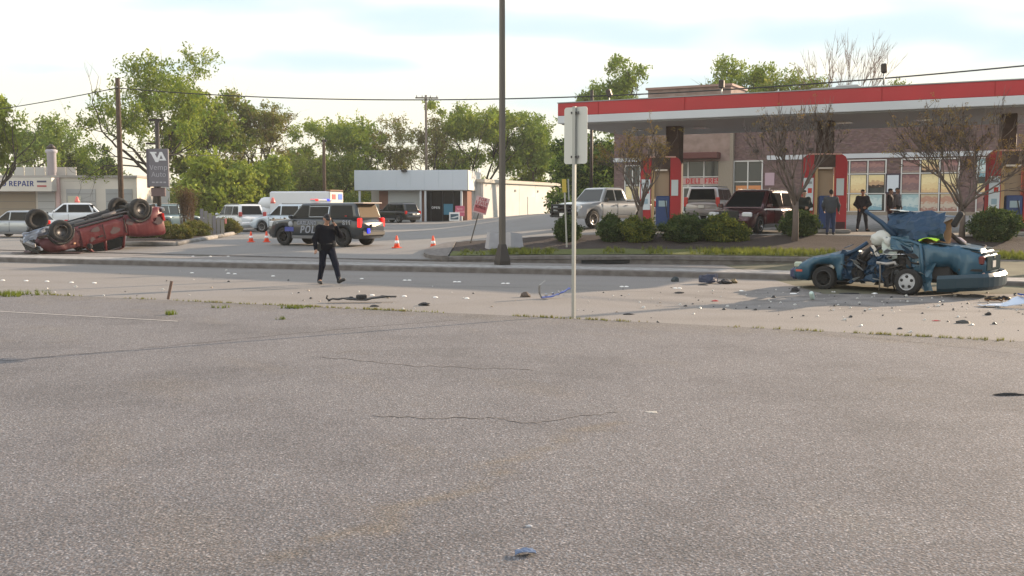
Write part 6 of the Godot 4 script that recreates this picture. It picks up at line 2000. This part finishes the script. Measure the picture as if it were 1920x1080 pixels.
	words("Vemp", 0.25, Vector3(0.08, 3.76, 0.315), Basis(), mat(0.4, 0.39, 0.42), vs, "lettering", false)
	words("Auto", 0.25, Vector3(0.08, 3.4, 0.315), Basis(), mat(0.4, 0.39, 0.42), vs, "lettering", false)
	for k in 4:
		bx("small_print", Vector3(-0.2 + k * 0.19, 3.0, 0.315), Vector3(0.13, 0.07, 0.012), mat(0.4, 0.39, 0.41), vs)
	# picket panel
	var pk := thing("picket_panel", "weathered grey wooden picket panel with a slanted top beside the white crossover", "fence", Vector3(-16.76, 0.252, -57.00), deg_to_rad(20.0))
	for k in 6:
		var x := -0.62 + k * 0.22
		bx("picket", Vector3(x, 0.72 - k * 0.06 + 0.1, 0), Vector3(0.19, 1.55 - k * 0.13, 0.035), mat(0.23 + 0.02 * (k % 3), 0.215 + 0.02 * (k % 3), 0.23, 0.95), pk, 0.008)
	for y in [0.4, 1.0]:
		bx("rail", Vector3(-0.05, y, -0.05), Vector3(1.3, 0.09, 0.05), mat(0.2, 0.18, 0.18, 0.95), pk)
	bx("reflector", Vector3(0.66, 0.9, 0.02), Vector3(0.1, 0.3, 0.06), mat(0.6, 0.2, 0.18, 0.3), pk, 0.02)
	# cones
	var c0: Node3D
	var cl := ["traffic cone before the white crossover, leftmost of the four", "traffic cone at the front bumper of the police suv", "traffic cone just right of the police suv", "traffic cone nearest the leaning red sign"]
	var cs := [Vector3(-12.93, 0.230, -50.24), Vector3(-12.15, 0.232, -50.20), Vector3(-4.93, 0.236, -43.36), Vector3(-3.26, 0.278, -41.88)]
	for i in 4:
		if i == 0:
			c0 = thing("traffic_cone", cl[0], "cone", cs[0], 0.0, "orange traffic cones round the police suv")
			mb = MB.new()
			mb.rbox(Vector3(0, 0.02, 0), Vector3(0.32, 0.04, 0.32), 0.01)
			put("foot", mb, M.orange, c0)
			mb = MB.new()
			mb.lathe([[0.125, 0.04], [0.095, 0.2], [0.05, 0.44], [0.03, 0.53], [0.001, 0.535]], Vector3.ZERO, Vector3.UP, 14)
			put("cone", mb, M.orange, c0)
			mb = MB.new()
			mb.lathe([[0.098, 0.2], [0.08, 0.32], [0.07, 0.32], [0.085, 0.2]], Vector3.ZERO, Vector3.UP, 14)
			put("white_band", mb, M.white, c0)
		else:
			copy(c0, "traffic_cone", cl[i], cs[i], 0.4 * i)
	# leaning placard
	var ls := thing("leaning_sign", "red and white placard on a thin post leaning right on the island nose", "sign", Vector3(-1.74, 0.376, -41.50), 0.0)
	var lean := Basis(Vector3(0, 0, 1), -0.27)
	mb = MB.new()
	mb.box(lean * Vector3(0, 0.85, 0), Vector3(0.045, 1.75, 0.045), lean)
	put("post", mb, mat(0.09, 0.075, 0.06, 0.8), ls)
	bx("board", lean * Vector3(0.02, 1.75, 0.04), Vector3(0.56, 0.68, 0.02), mat(0.6, 0.42, 0.42, 0.7), ls, 0.0, lean)
	bx("red_field", lean * Vector3(0.02, 1.6, 0.055), Vector3(0.5, 0.26, 0.01), mat(0.45, 0.12, 0.13, 0.7), ls, 0.0, lean)
	for k in 3:
		words(["FOR", "LEASE", "CALL"][k], 0.13, lean * Vector3(0.02, 1.99 - k * 0.155, 0.054), lean, mat(0.4, 0.08, 0.09), ls)
	# concrete blocks behind the lamp post
	var cb := thing("concrete_block", "pale tapered concrete block left of the lamp post foot", "concrete block", Vector3(-0.65, 0.296, -39.56), 0.3, "concrete blocks behind the lamp post")
	mb = MB.new()
	mb.loft([[Vector3(-0.36, 0, -0.3), Vector3(0.34, 0, -0.3), Vector3(0.34, 0, 0.3), Vector3(-0.36, 0, 0.3)], [Vector3(-0.27, 0.72, -0.2), Vector3(0.29, 0.66, -0.2), Vector3(0.29, 0.66, 0.2), Vector3(-0.27, 0.72, 0.2)]], -1)
	put("block", mb, tri_mat(0.42, 0.41, 0.43, 0.9, M.fascia_white.albedo_texture, 0.7), cb)
	copy(cb, "concrete_block", "pale tapered concrete block right of the lamp post foot", Vector3(0.02, 0.310, -39.24), 0.75)
	# post with a small yellow sign
	var ys := thing("marker_post", "thin leaning post with a small yellow sign left of the road sign post", "sign", Vector3(2.08, 0.348, -38.40), 0.3)
	var l2 := Basis(Vector3(0, 0, 1), 0.045)
	mb = MB.new()
	mb.box(l2 * Vector3(0, 1.25, 0), Vector3(0.05, 2.6, 0.05), l2)
	put("post", mb, mat(0.4, 0.38, 0.34, 0.7), ys)
	bx("yellow_plate", l2 * Vector3(-0.02, 2.45, 0.03), Vector3(0.16, 0.5, 0.02), mat(0.55, 0.40, 0.06, 0.5), ys, 0.0, l2)
	bx("wire_frame", l2 * Vector3(0.16, 2.3, 0.0), Vector3(0.05, 0.8, 0.02), M.steel, ys, 0.0, l2)
	# steel stub at the near kerb
	var sb := thing("steel_stub", "short rusty steel stub leaning at the near kerb on the left", "post", Vector3(-6.94, 0.200, -20.38), 0.0)
	mb = MB.new()
	mb.box(Vector3(0.035, 0.17, 0), Vector3(0.05, 0.38, 0.03), Basis(Vector3(0, 0, 1), -0.22))
	put("stub", mb, mat(0.14, 0.09, 0.07, 0.8), sb)
	# lane buttons
	var btn := MB.new()
	btn.lathe([[0.06, 0.0], [0.055, 0.012], [0.035, 0.022], [0.001, 0.026]], Vector3.ZERO, Vector3.UP, 12)
	var bmesh := btn.mesh()
	var bmat := mat(0.8, 0.78, 0.74, 0.5)
	var rows := [["in the left row before the grass patch", [Vector3(-14.07, 0.000, -27.92), Vector3(-13.33, 0.000, -27.72), Vector3(-12.67, 0.000, -27.53), Vector3(-11.84, 0.000, -27.15), Vector3(-11.15, 0.000, -26.97)]], ["in the lane row crossing behind the officer", [Vector3(-9.80, 0.000, -30.97), Vector3(-8.62, 0.000, -30.73), Vector3(-8.36, 0.000, -30.49), Vector3(-6.99, 0.000, -29.58), Vector3(-4.24, 0.000, -28.52), Vector3(-2.96, 0.000, -27.92), Vector3(-2.83, 0.000, -27.92), Vector3(-1.54, 0.000, -27.34), Vector3(-1.43, 0.000, -27.34), Vector3(-0.23, 0.000, -26.79), Vector3(-0.11, 0.000, -26.79)]], ["in the row right of the sign post", [Vector3(2.80, 0.000, -25.74), Vector3(2.92, 0.000, -25.74), Vector3(4.08, 0.000, -25.25), Vector3(4.19, 0.000, -25.25), Vector3(5.56, 0.000, -24.47)]], ["in the short row above the torn black bumper", [Vector3(-3.23, 0.000, -23.32), Vector3(-2.46, 0.000, -23.05), Vector3(-1.73, 0.000, -22.78), Vector3(-1.01, 0.000, -22.52)]], ["in the far carriageway behind the median", [Vector3(-12.86, 0.000, -40.82), Vector3(-12.17, 0.000, -40.82), Vector3(-11.44, 0.000, -40.82)]]]
	var nth := ["first", "second", "third", "fourth", "fifth", "sixth", "seventh", "eighth", "ninth", "tenth", "eleventh"]
	for row in rows:
		for k in row[1].size():
			var o := put_mesh("lane_button", bmesh, bmat)
			o.position = row[1][k] + Vector3(0, 0.001, 0)
			tag(o, "white lane button, %s from the left %s" % [nth[k], row[0]], "lane button", "white lane buttons on the road")

func scrap(label: String, at: Vector3, mb: MB, m: Material, called := "debris", cat := "debris", yaw := 0.0) -> MeshInstance3D:
	var o := put(called, mb, m)
	o.position = at
	o.rotation.y = yaw
	tag(o, label, cat)
	return o

func chunk(size: Vector3, seed_: float, amp := 0.3) -> MB:
	var mb := MB.new()
	var rings := []
	for i in 4:
		var ring := []
		for j in 7:
			var a := TAU * j / 7
			var k := 1.0 + fine.get_noise_3d(seed_ + j * 2.1, i * 3.3, seed_ * 0.7) * amp * 2.5
			k *= [0.9, 1.0, 0.75, 0.3][i]
			ring.append(Vector3(cos(a) * size.x * 0.5 * k, size.y * i / 3.0, sin(a) * size.z * 0.5 * k))
		rings.append(ring)
	mb.loft(rings, -1)
	return mb

func debris() -> void:
	var dark := mat(0.022, 0.021, 0.022, 0.7)
	# long black bumper shell
	var bp := thing("torn_bumper", "long torn black bumper strip lying on the road before the officer", "car bumper", Vector3(-3.21, 0.000, -21.66), 0.12)
	put("strip", crumple(14, 3, func(a, b): return Vector3(lerpf(-0.72, 0.72, a), 0.05 + 0.05 * a + 0.02 * sin(a * 9.0), lerpf(-0.09, 0.09, b) + 0.05 * sin(a * 3.0)), 0.045, 3.5, Vector3(0, 0.025, 0)), dark, bp)
	bx("bracket", Vector3(-0.02, 0.12, 0), Vector3(0.22, 0.10, 0.12), dark, bp, 0.02, Basis(Vector3.UP, 0.3))
	bx("bracket", Vector3(-0.24, 0.09, 0.0), Vector3(0.1, 0.08, 0.1), dark, bp, 0.02)
	var hk := MB.new()
	hk.tube([Vector3(-0.68, 0.04, 0), Vector3(-0.76, 0.1, 0.0), Vector3(-0.74, 0.16, 0)], [0.022], 5)
	put("hook", hk, dark, bp)
	# bent chrome and blue strip
	var bs := thing("bent_trim", "bent blue and chrome strip with one end standing up left of the sign post", "car trim", Vector3(0.90, 0.000, -22.52), 0.25)
	put("upright_end", crumple(8, 3, func(a, b): return Vector3(-0.26 - 0.05 * sin(a * 3.0) + 0.12 * maxf(a - 0.75, 0.0) * 3.0, 0.02 + 0.38 * a, lerpf(-0.06, 0.06, b)), 0.02, 4.0, Vector3(0.012, 0.004, 0)), mat(0.22, 0.21, 0.2, 0.4, 0.5), bs)
	put("blue_length", crumple(12, 3, func(a, b): return Vector3(lerpf(-0.27, 0.40, a), 0.02 + 0.2 * a * a, lerpf(-0.07, 0.07, b)), 0.03, 4.0, Vector3(0, 0.014, 0)), mat(0.06, 0.09, 0.34, 0.35, 0.3), bs)
	for k in 3:
		bx("chrome_tab", Vector3(-0.16 + k * 0.15, 0.09 + 0.03 * k, 0.05), Vector3(0.07, 0.06, 0.03), M.chrome, bs, 0.01, Basis(Vector3.UP, k * 0.7))
	# scrap heap on the road
	var bin := thing("crushed_bin", "dark blue crushed plastic bin by the far kerb left of the wreck", "bin", Vector3(5.21, 0.000, -26.97), 0.2)
	put("shell", crumple(6, 6, func(a, b): return Vector3(lerpf(-0.24, 0.2, a), 0.02 + 0.2 * b, 0.12 * sin(a * 3.0)), 0.05, 4.0, Vector3(0.006, 0.006, 0.14)), mat(0.035, 0.045, 0.085, 0.6), bin)
	put("panel", crumple(5, 5, func(a, b): return Vector3(lerpf(0.0, 0.32, a), 0.03 + 0.22 * b, -0.06), 0.04, 4.0, Vector3(0, 0, 0.02)), mat(0.13, 0.13, 0.17, 0.6), bin)
	scrap("black ragged scrap heap right of the crushed bin", Vector3(5.66, 0.000, -26.79), chunk(Vector3(0.42, 0.13, 0.25), 3.0, 0.5), dark)
	scrap("brown metal scrap with a lit edge right of the ragged black heap", Vector3(5.92, 0.000, -26.97), chunk(Vector3(0.24, 0.12, 0.2), 8.0, 0.4), mat(0.16, 0.12, 0.06, 0.5, 0.3))
	scrap("small dark green lump alone on the road left of the crushed bin", Vector3(4.45, 0.000, -27.53), chunk(Vector3(0.24, 0.14, 0.16), 5.0), mat(0.03, 0.04, 0.045, 0.7))
	scrap("thin black strip below the crushed bin", Vector3(4.96, 0.000, -26.26), chunk(Vector3(0.3, 0.03, 0.08), 6.0), dark)
	scrap("flat black oval scrap on the road right of the sign post", Vector3(3.96, 0.000, -23.88), chunk(Vector3(0.24, 0.04, 0.12), 7.0), dark)
	scrap("thin black sliver near the near kerb right of the sign post", Vector3(2.22, 0.000, -19.23), chunk(Vector3(0.2, 0.03, 0.08), 9.0), dark)
	scrap("brown wedge of wreckage left of the bent blue trim", Vector3(0.30, 0.000, -22.91), chunk(Vector3(0.24, 0.12, 0.16), 10.0), mat(0.10, 0.075, 0.06, 0.8))
	scrap("black twisted lump on the road right of the torn bumper", Vector3(-1.82, 0.000, -20.97), chunk(Vector3(0.22, 0.07, 0.14), 11.0, 0.6), dark)
	scrap("little black piece under the torn bumper strip", Vector3(-2.84, 0.000, -20.75), chunk(Vector3(0.18, 0.04, 0.1), 12.0), dark)
	scrap("small pale grey lump on the median shadow behind the buttons", Vector3(-1.14, 0.000, -31.71), chunk(Vector3(0.14, 0.11, 0.12), 13.0), mat(0.3, 0.32, 0.32, 0.7))
	scrap("red sliver with white scrap on the road before the wreck nose", Vector3(4.41, 0.000, -21.90), chunk(Vector3(0.15, 0.03, 0.08), 14.0), mat(0.4, 0.05, 0.04, 0.4))
	scrap("black wedge standing on the road under the wreck nose", Vector3(6.82, 0.000, -24.32), chunk(Vector3(0.2, 0.12, 0.1), 15.0, 0.5), dark)
	scrap("white flat scrap beside the black wedge under the wreck nose", Vector3(6.61, 0.000, -23.74), chunk(Vector3(0.18, 0.02, 0.08), 16.0), M.white)
	var cn := MB.new()
	cn.lathe([[0.001, 0.0], [0.045, 0.0], [0.05, 0.02], [0.05, 0.17], [0.04, 0.19], [0.001, 0.19]], Vector3.ZERO, Vector3(-0.35, 0.75, 0.5).normalized(), 12)
	scrap("pale green and white can standing tilted on the road before the wreck", Vector3(6.65, 0.020, -22.31), cn, mat(0.45, 0.55, 0.5, 0.4), "can", "can")
	scrap("small black crumb on the road between the can and the wreck nose", Vector3(5.91, 0.000, -22.78), chunk(Vector3(0.1, 0.05, 0.08), 17.0), dark)
	scrap("long flat dark strip under the middle of the wreck", Vector3(7.95, 0.000, -23.74), chunk(Vector3(0.5, 0.03, 0.14), 18.0, 0.4), dark)
	scrap("thin tan lath lying before the silver wheel of the wreck", Vector3(8.64, 0.000, -22.40), chunk(Vector3(0.75, 0.02, 0.06), 19.0, 0.2), mat(0.3, 0.26, 0.22, 0.8))
	scrap("small white flake before the silver wheel of the wreck", Vector3(8.53, 0.000, -23.74), chunk(Vector3(0.14, 0.03, 0.08), 20.0), M.white)
	scrap("dark curled strip at lower right of the wreck shadow", Vector3(7.99, 0.000, -17.84), chunk(Vector3(0.24, 0.06, 0.1), 21.0, 0.6), mat(0.05, 0.05, 0.045, 0.6))
	scrap("red lens shard in the glass right of the wreck shadow", Vector3(7.65, 0.000, -18.17), chunk(Vector3(0.14, 0.02, 0.07), 22.0), mat(0.5, 0.06, 0.05, 0.3))
	scrap("dark shard with white flake at far lower right of the road", Vector3(9.05, 0.000, -19.14), chunk(Vector3(0.12, 0.06, 0.08), 23.0), dark)
	scrap("dark flat crumb on the road below the wreck shadow tip", Vector3(6.55, 0.000, -16.99), chunk(Vector3(0.1, 0.03, 0.06), 24.0), dark)
	# torn white and blue bumper at the right edge
	var wb := thing("torn_bumper", "torn white and blue bumper shell lying at the right edge of the road", "car bumper", Vector3(10.32, 0.000, -20.64), -0.1)
	put("white_shell", crumple(14, 4, func(a, b): return Vector3(lerpf(-0.72, 0.9, a), 0.03 + 0.12 * smoothstep(0.25, 0.5, a) * (0.4 + b), lerpf(0.14, -0.14, b)), 0.03, 2.6, Vector3(0, 0.014, 0)), mat(0.52, 0.58, 0.68, 0.35, 0.2), wb)
	put("blue_strip", crumple(8, 2, func(a, b): return Vector3(lerpf(0.1, 0.95, a), 0.24, lerpf(-0.1, -0.2, b)), 0.03, 2.6, Vector3(0, 0.03, 0)), mat(0.03, 0.07, 0.3, 0.35, 0.2), wb)
	var wh := thing("wire_harness", "tangled copper and dark wire harness behind the torn white bumper", "wire harness", Vector3(10.46, 0.000, -21.78))
	for k in 4:
		var hm := MB.new()
		var hp := []
		for j in 12:
			hp.append(Vector3(-0.25 + j * 0.05, 0.05 + 0.05 * fine.get_noise_2d(j * 1.3, k * 9.0) + 0.02 * k, 0.12 * fine.get_noise_2d(j * 1.7 + 50.0, k * 5.0)))
		hm.tube(hp, [0.02], 5)
		put("strand", hm, [mat(0.2, 0.1, 0.04, 0.5, 0.4), dark, mat(0.24, 0.18, 0.1, 0.6), dark][k], wh)
	var pn := thing("torn_bodywork", "dark torn body panel lying flat before the overturned truck nose", "car panel", Vector3(-19.60, 0.000, -43.02), 0.1)
	put("sheet", crumple(10, 6, func(a, b): return Vector3(lerpf(-1.5, 1.3, a), 0.05, lerpf(0.35, -0.35, b)), 0.05, 1.6), mat(0.04, 0.02, 0.022, 0.6), pn)
	put("frame_bar", crumple(10, 2, func(a, b): return Vector3(lerpf(-1.0, 0.2, a), 0.12 + 0.15 * a, lerpf(-0.3, -0.42, b)), 0.06, 2.0, Vector3(0, 0.03, 0)), mat(0.03, 0.03, 0.032, 0.6), pn)
	# litter in the foreground
	var lt := thing("blue_litter", "crumpled blue grey plastic scrap lying alone in the foreground", "litter", Vector3(0.07, 0.250, -5.23), 0.1)
	put("scrap", crumple(7, 5, func(a, b): return Vector3(lerpf(-0.055, 0.055, a), 0.012 + 0.014 * sin(a * 3.0), lerpf(-0.03, 0.03, b)), 0.012, 18.0, Vector3(0, 0.004, 0)), mat(0.09, 0.13, 0.22, 0.5), lt)
	scrap("small pale pebble behind the blue scrap in the foreground", Vector3(0.10, 0.250, -5.70), chunk(Vector3(0.04, 0.012, 0.03), 40.0), mat(0.4, 0.4, 0.42, 0.8), "pebble", "stone")
	scrap("flat pale paper scrap in the middle right of the lot", Vector3(1.26, 0.252, -8.91), chunk(Vector3(0.1, 0.006, 0.08), 41.0, 0.5), mat(0.42, 0.39, 0.35, 0.9), "paper_scrap", "litter")
	scrap("short dark stick at the right edge of the lot", Vector3(4.83, 0.252, -9.72), chunk(Vector3(0.34, 0.025, 0.03), 42.0, 0.2), dark, "stick", "stick")
	# glass crumbs that nobody could count
	var r := RandomNumberGenerator.new()
	r.seed = 91
	var cm := MultiMesh.new()
	cm.transform_format = MultiMesh.TRANSFORM_3D
	cm.use_colors = true
	cm.mesh = chunk(Vector3(0.04, 0.018, 0.03), 2.0).mesh()
	cm.instance_count = 1100
	for i in 1100:
		var p := Vector3(r.randfn() * 3.6 + 8.8, 0.002, -21.5 + r.randfn() * 2.6)
		if r.randf() < 0.25:
			p.x = r.randf_range(-12, 12)
		if -p.z < tab(near_line, p.x) + 0.3 or -p.z > tab(median_line, p.x) - 0.2:
			p.z = -lerpf(tab(near_line, p.x) + 0.4, tab(median_line, p.x) - 0.4, r.randf())
		cm.set_instance_transform(i, Transform3D(Basis(Vector3.UP, r.randf() * TAU).scaled(Vector3.ONE * (0.2 + pow(r.randf(), 5.0) * 2.0)), p))
		var k := r.randf()
		cm.set_instance_color(i, Color(0.5, 0.49, 0.46) if k < 0.5 else (Color(0.03, 0.03, 0.03) if k < 0.85 else Color(0.35, 0.28, 0.22)))
	var co := MultiMeshInstance3D.new()
	co.multimesh = cm
	co.material_override = mat(1, 1, 1, 0.35, 0.0, {"vertex_color_use_as_albedo": true})
	co.name = "glass_crumbs"
	co.set_meta("kind", "stuff")
	add_child(co)
	tag(co, "scattered broken glass and plastic crumbs over the road", "broken glass")
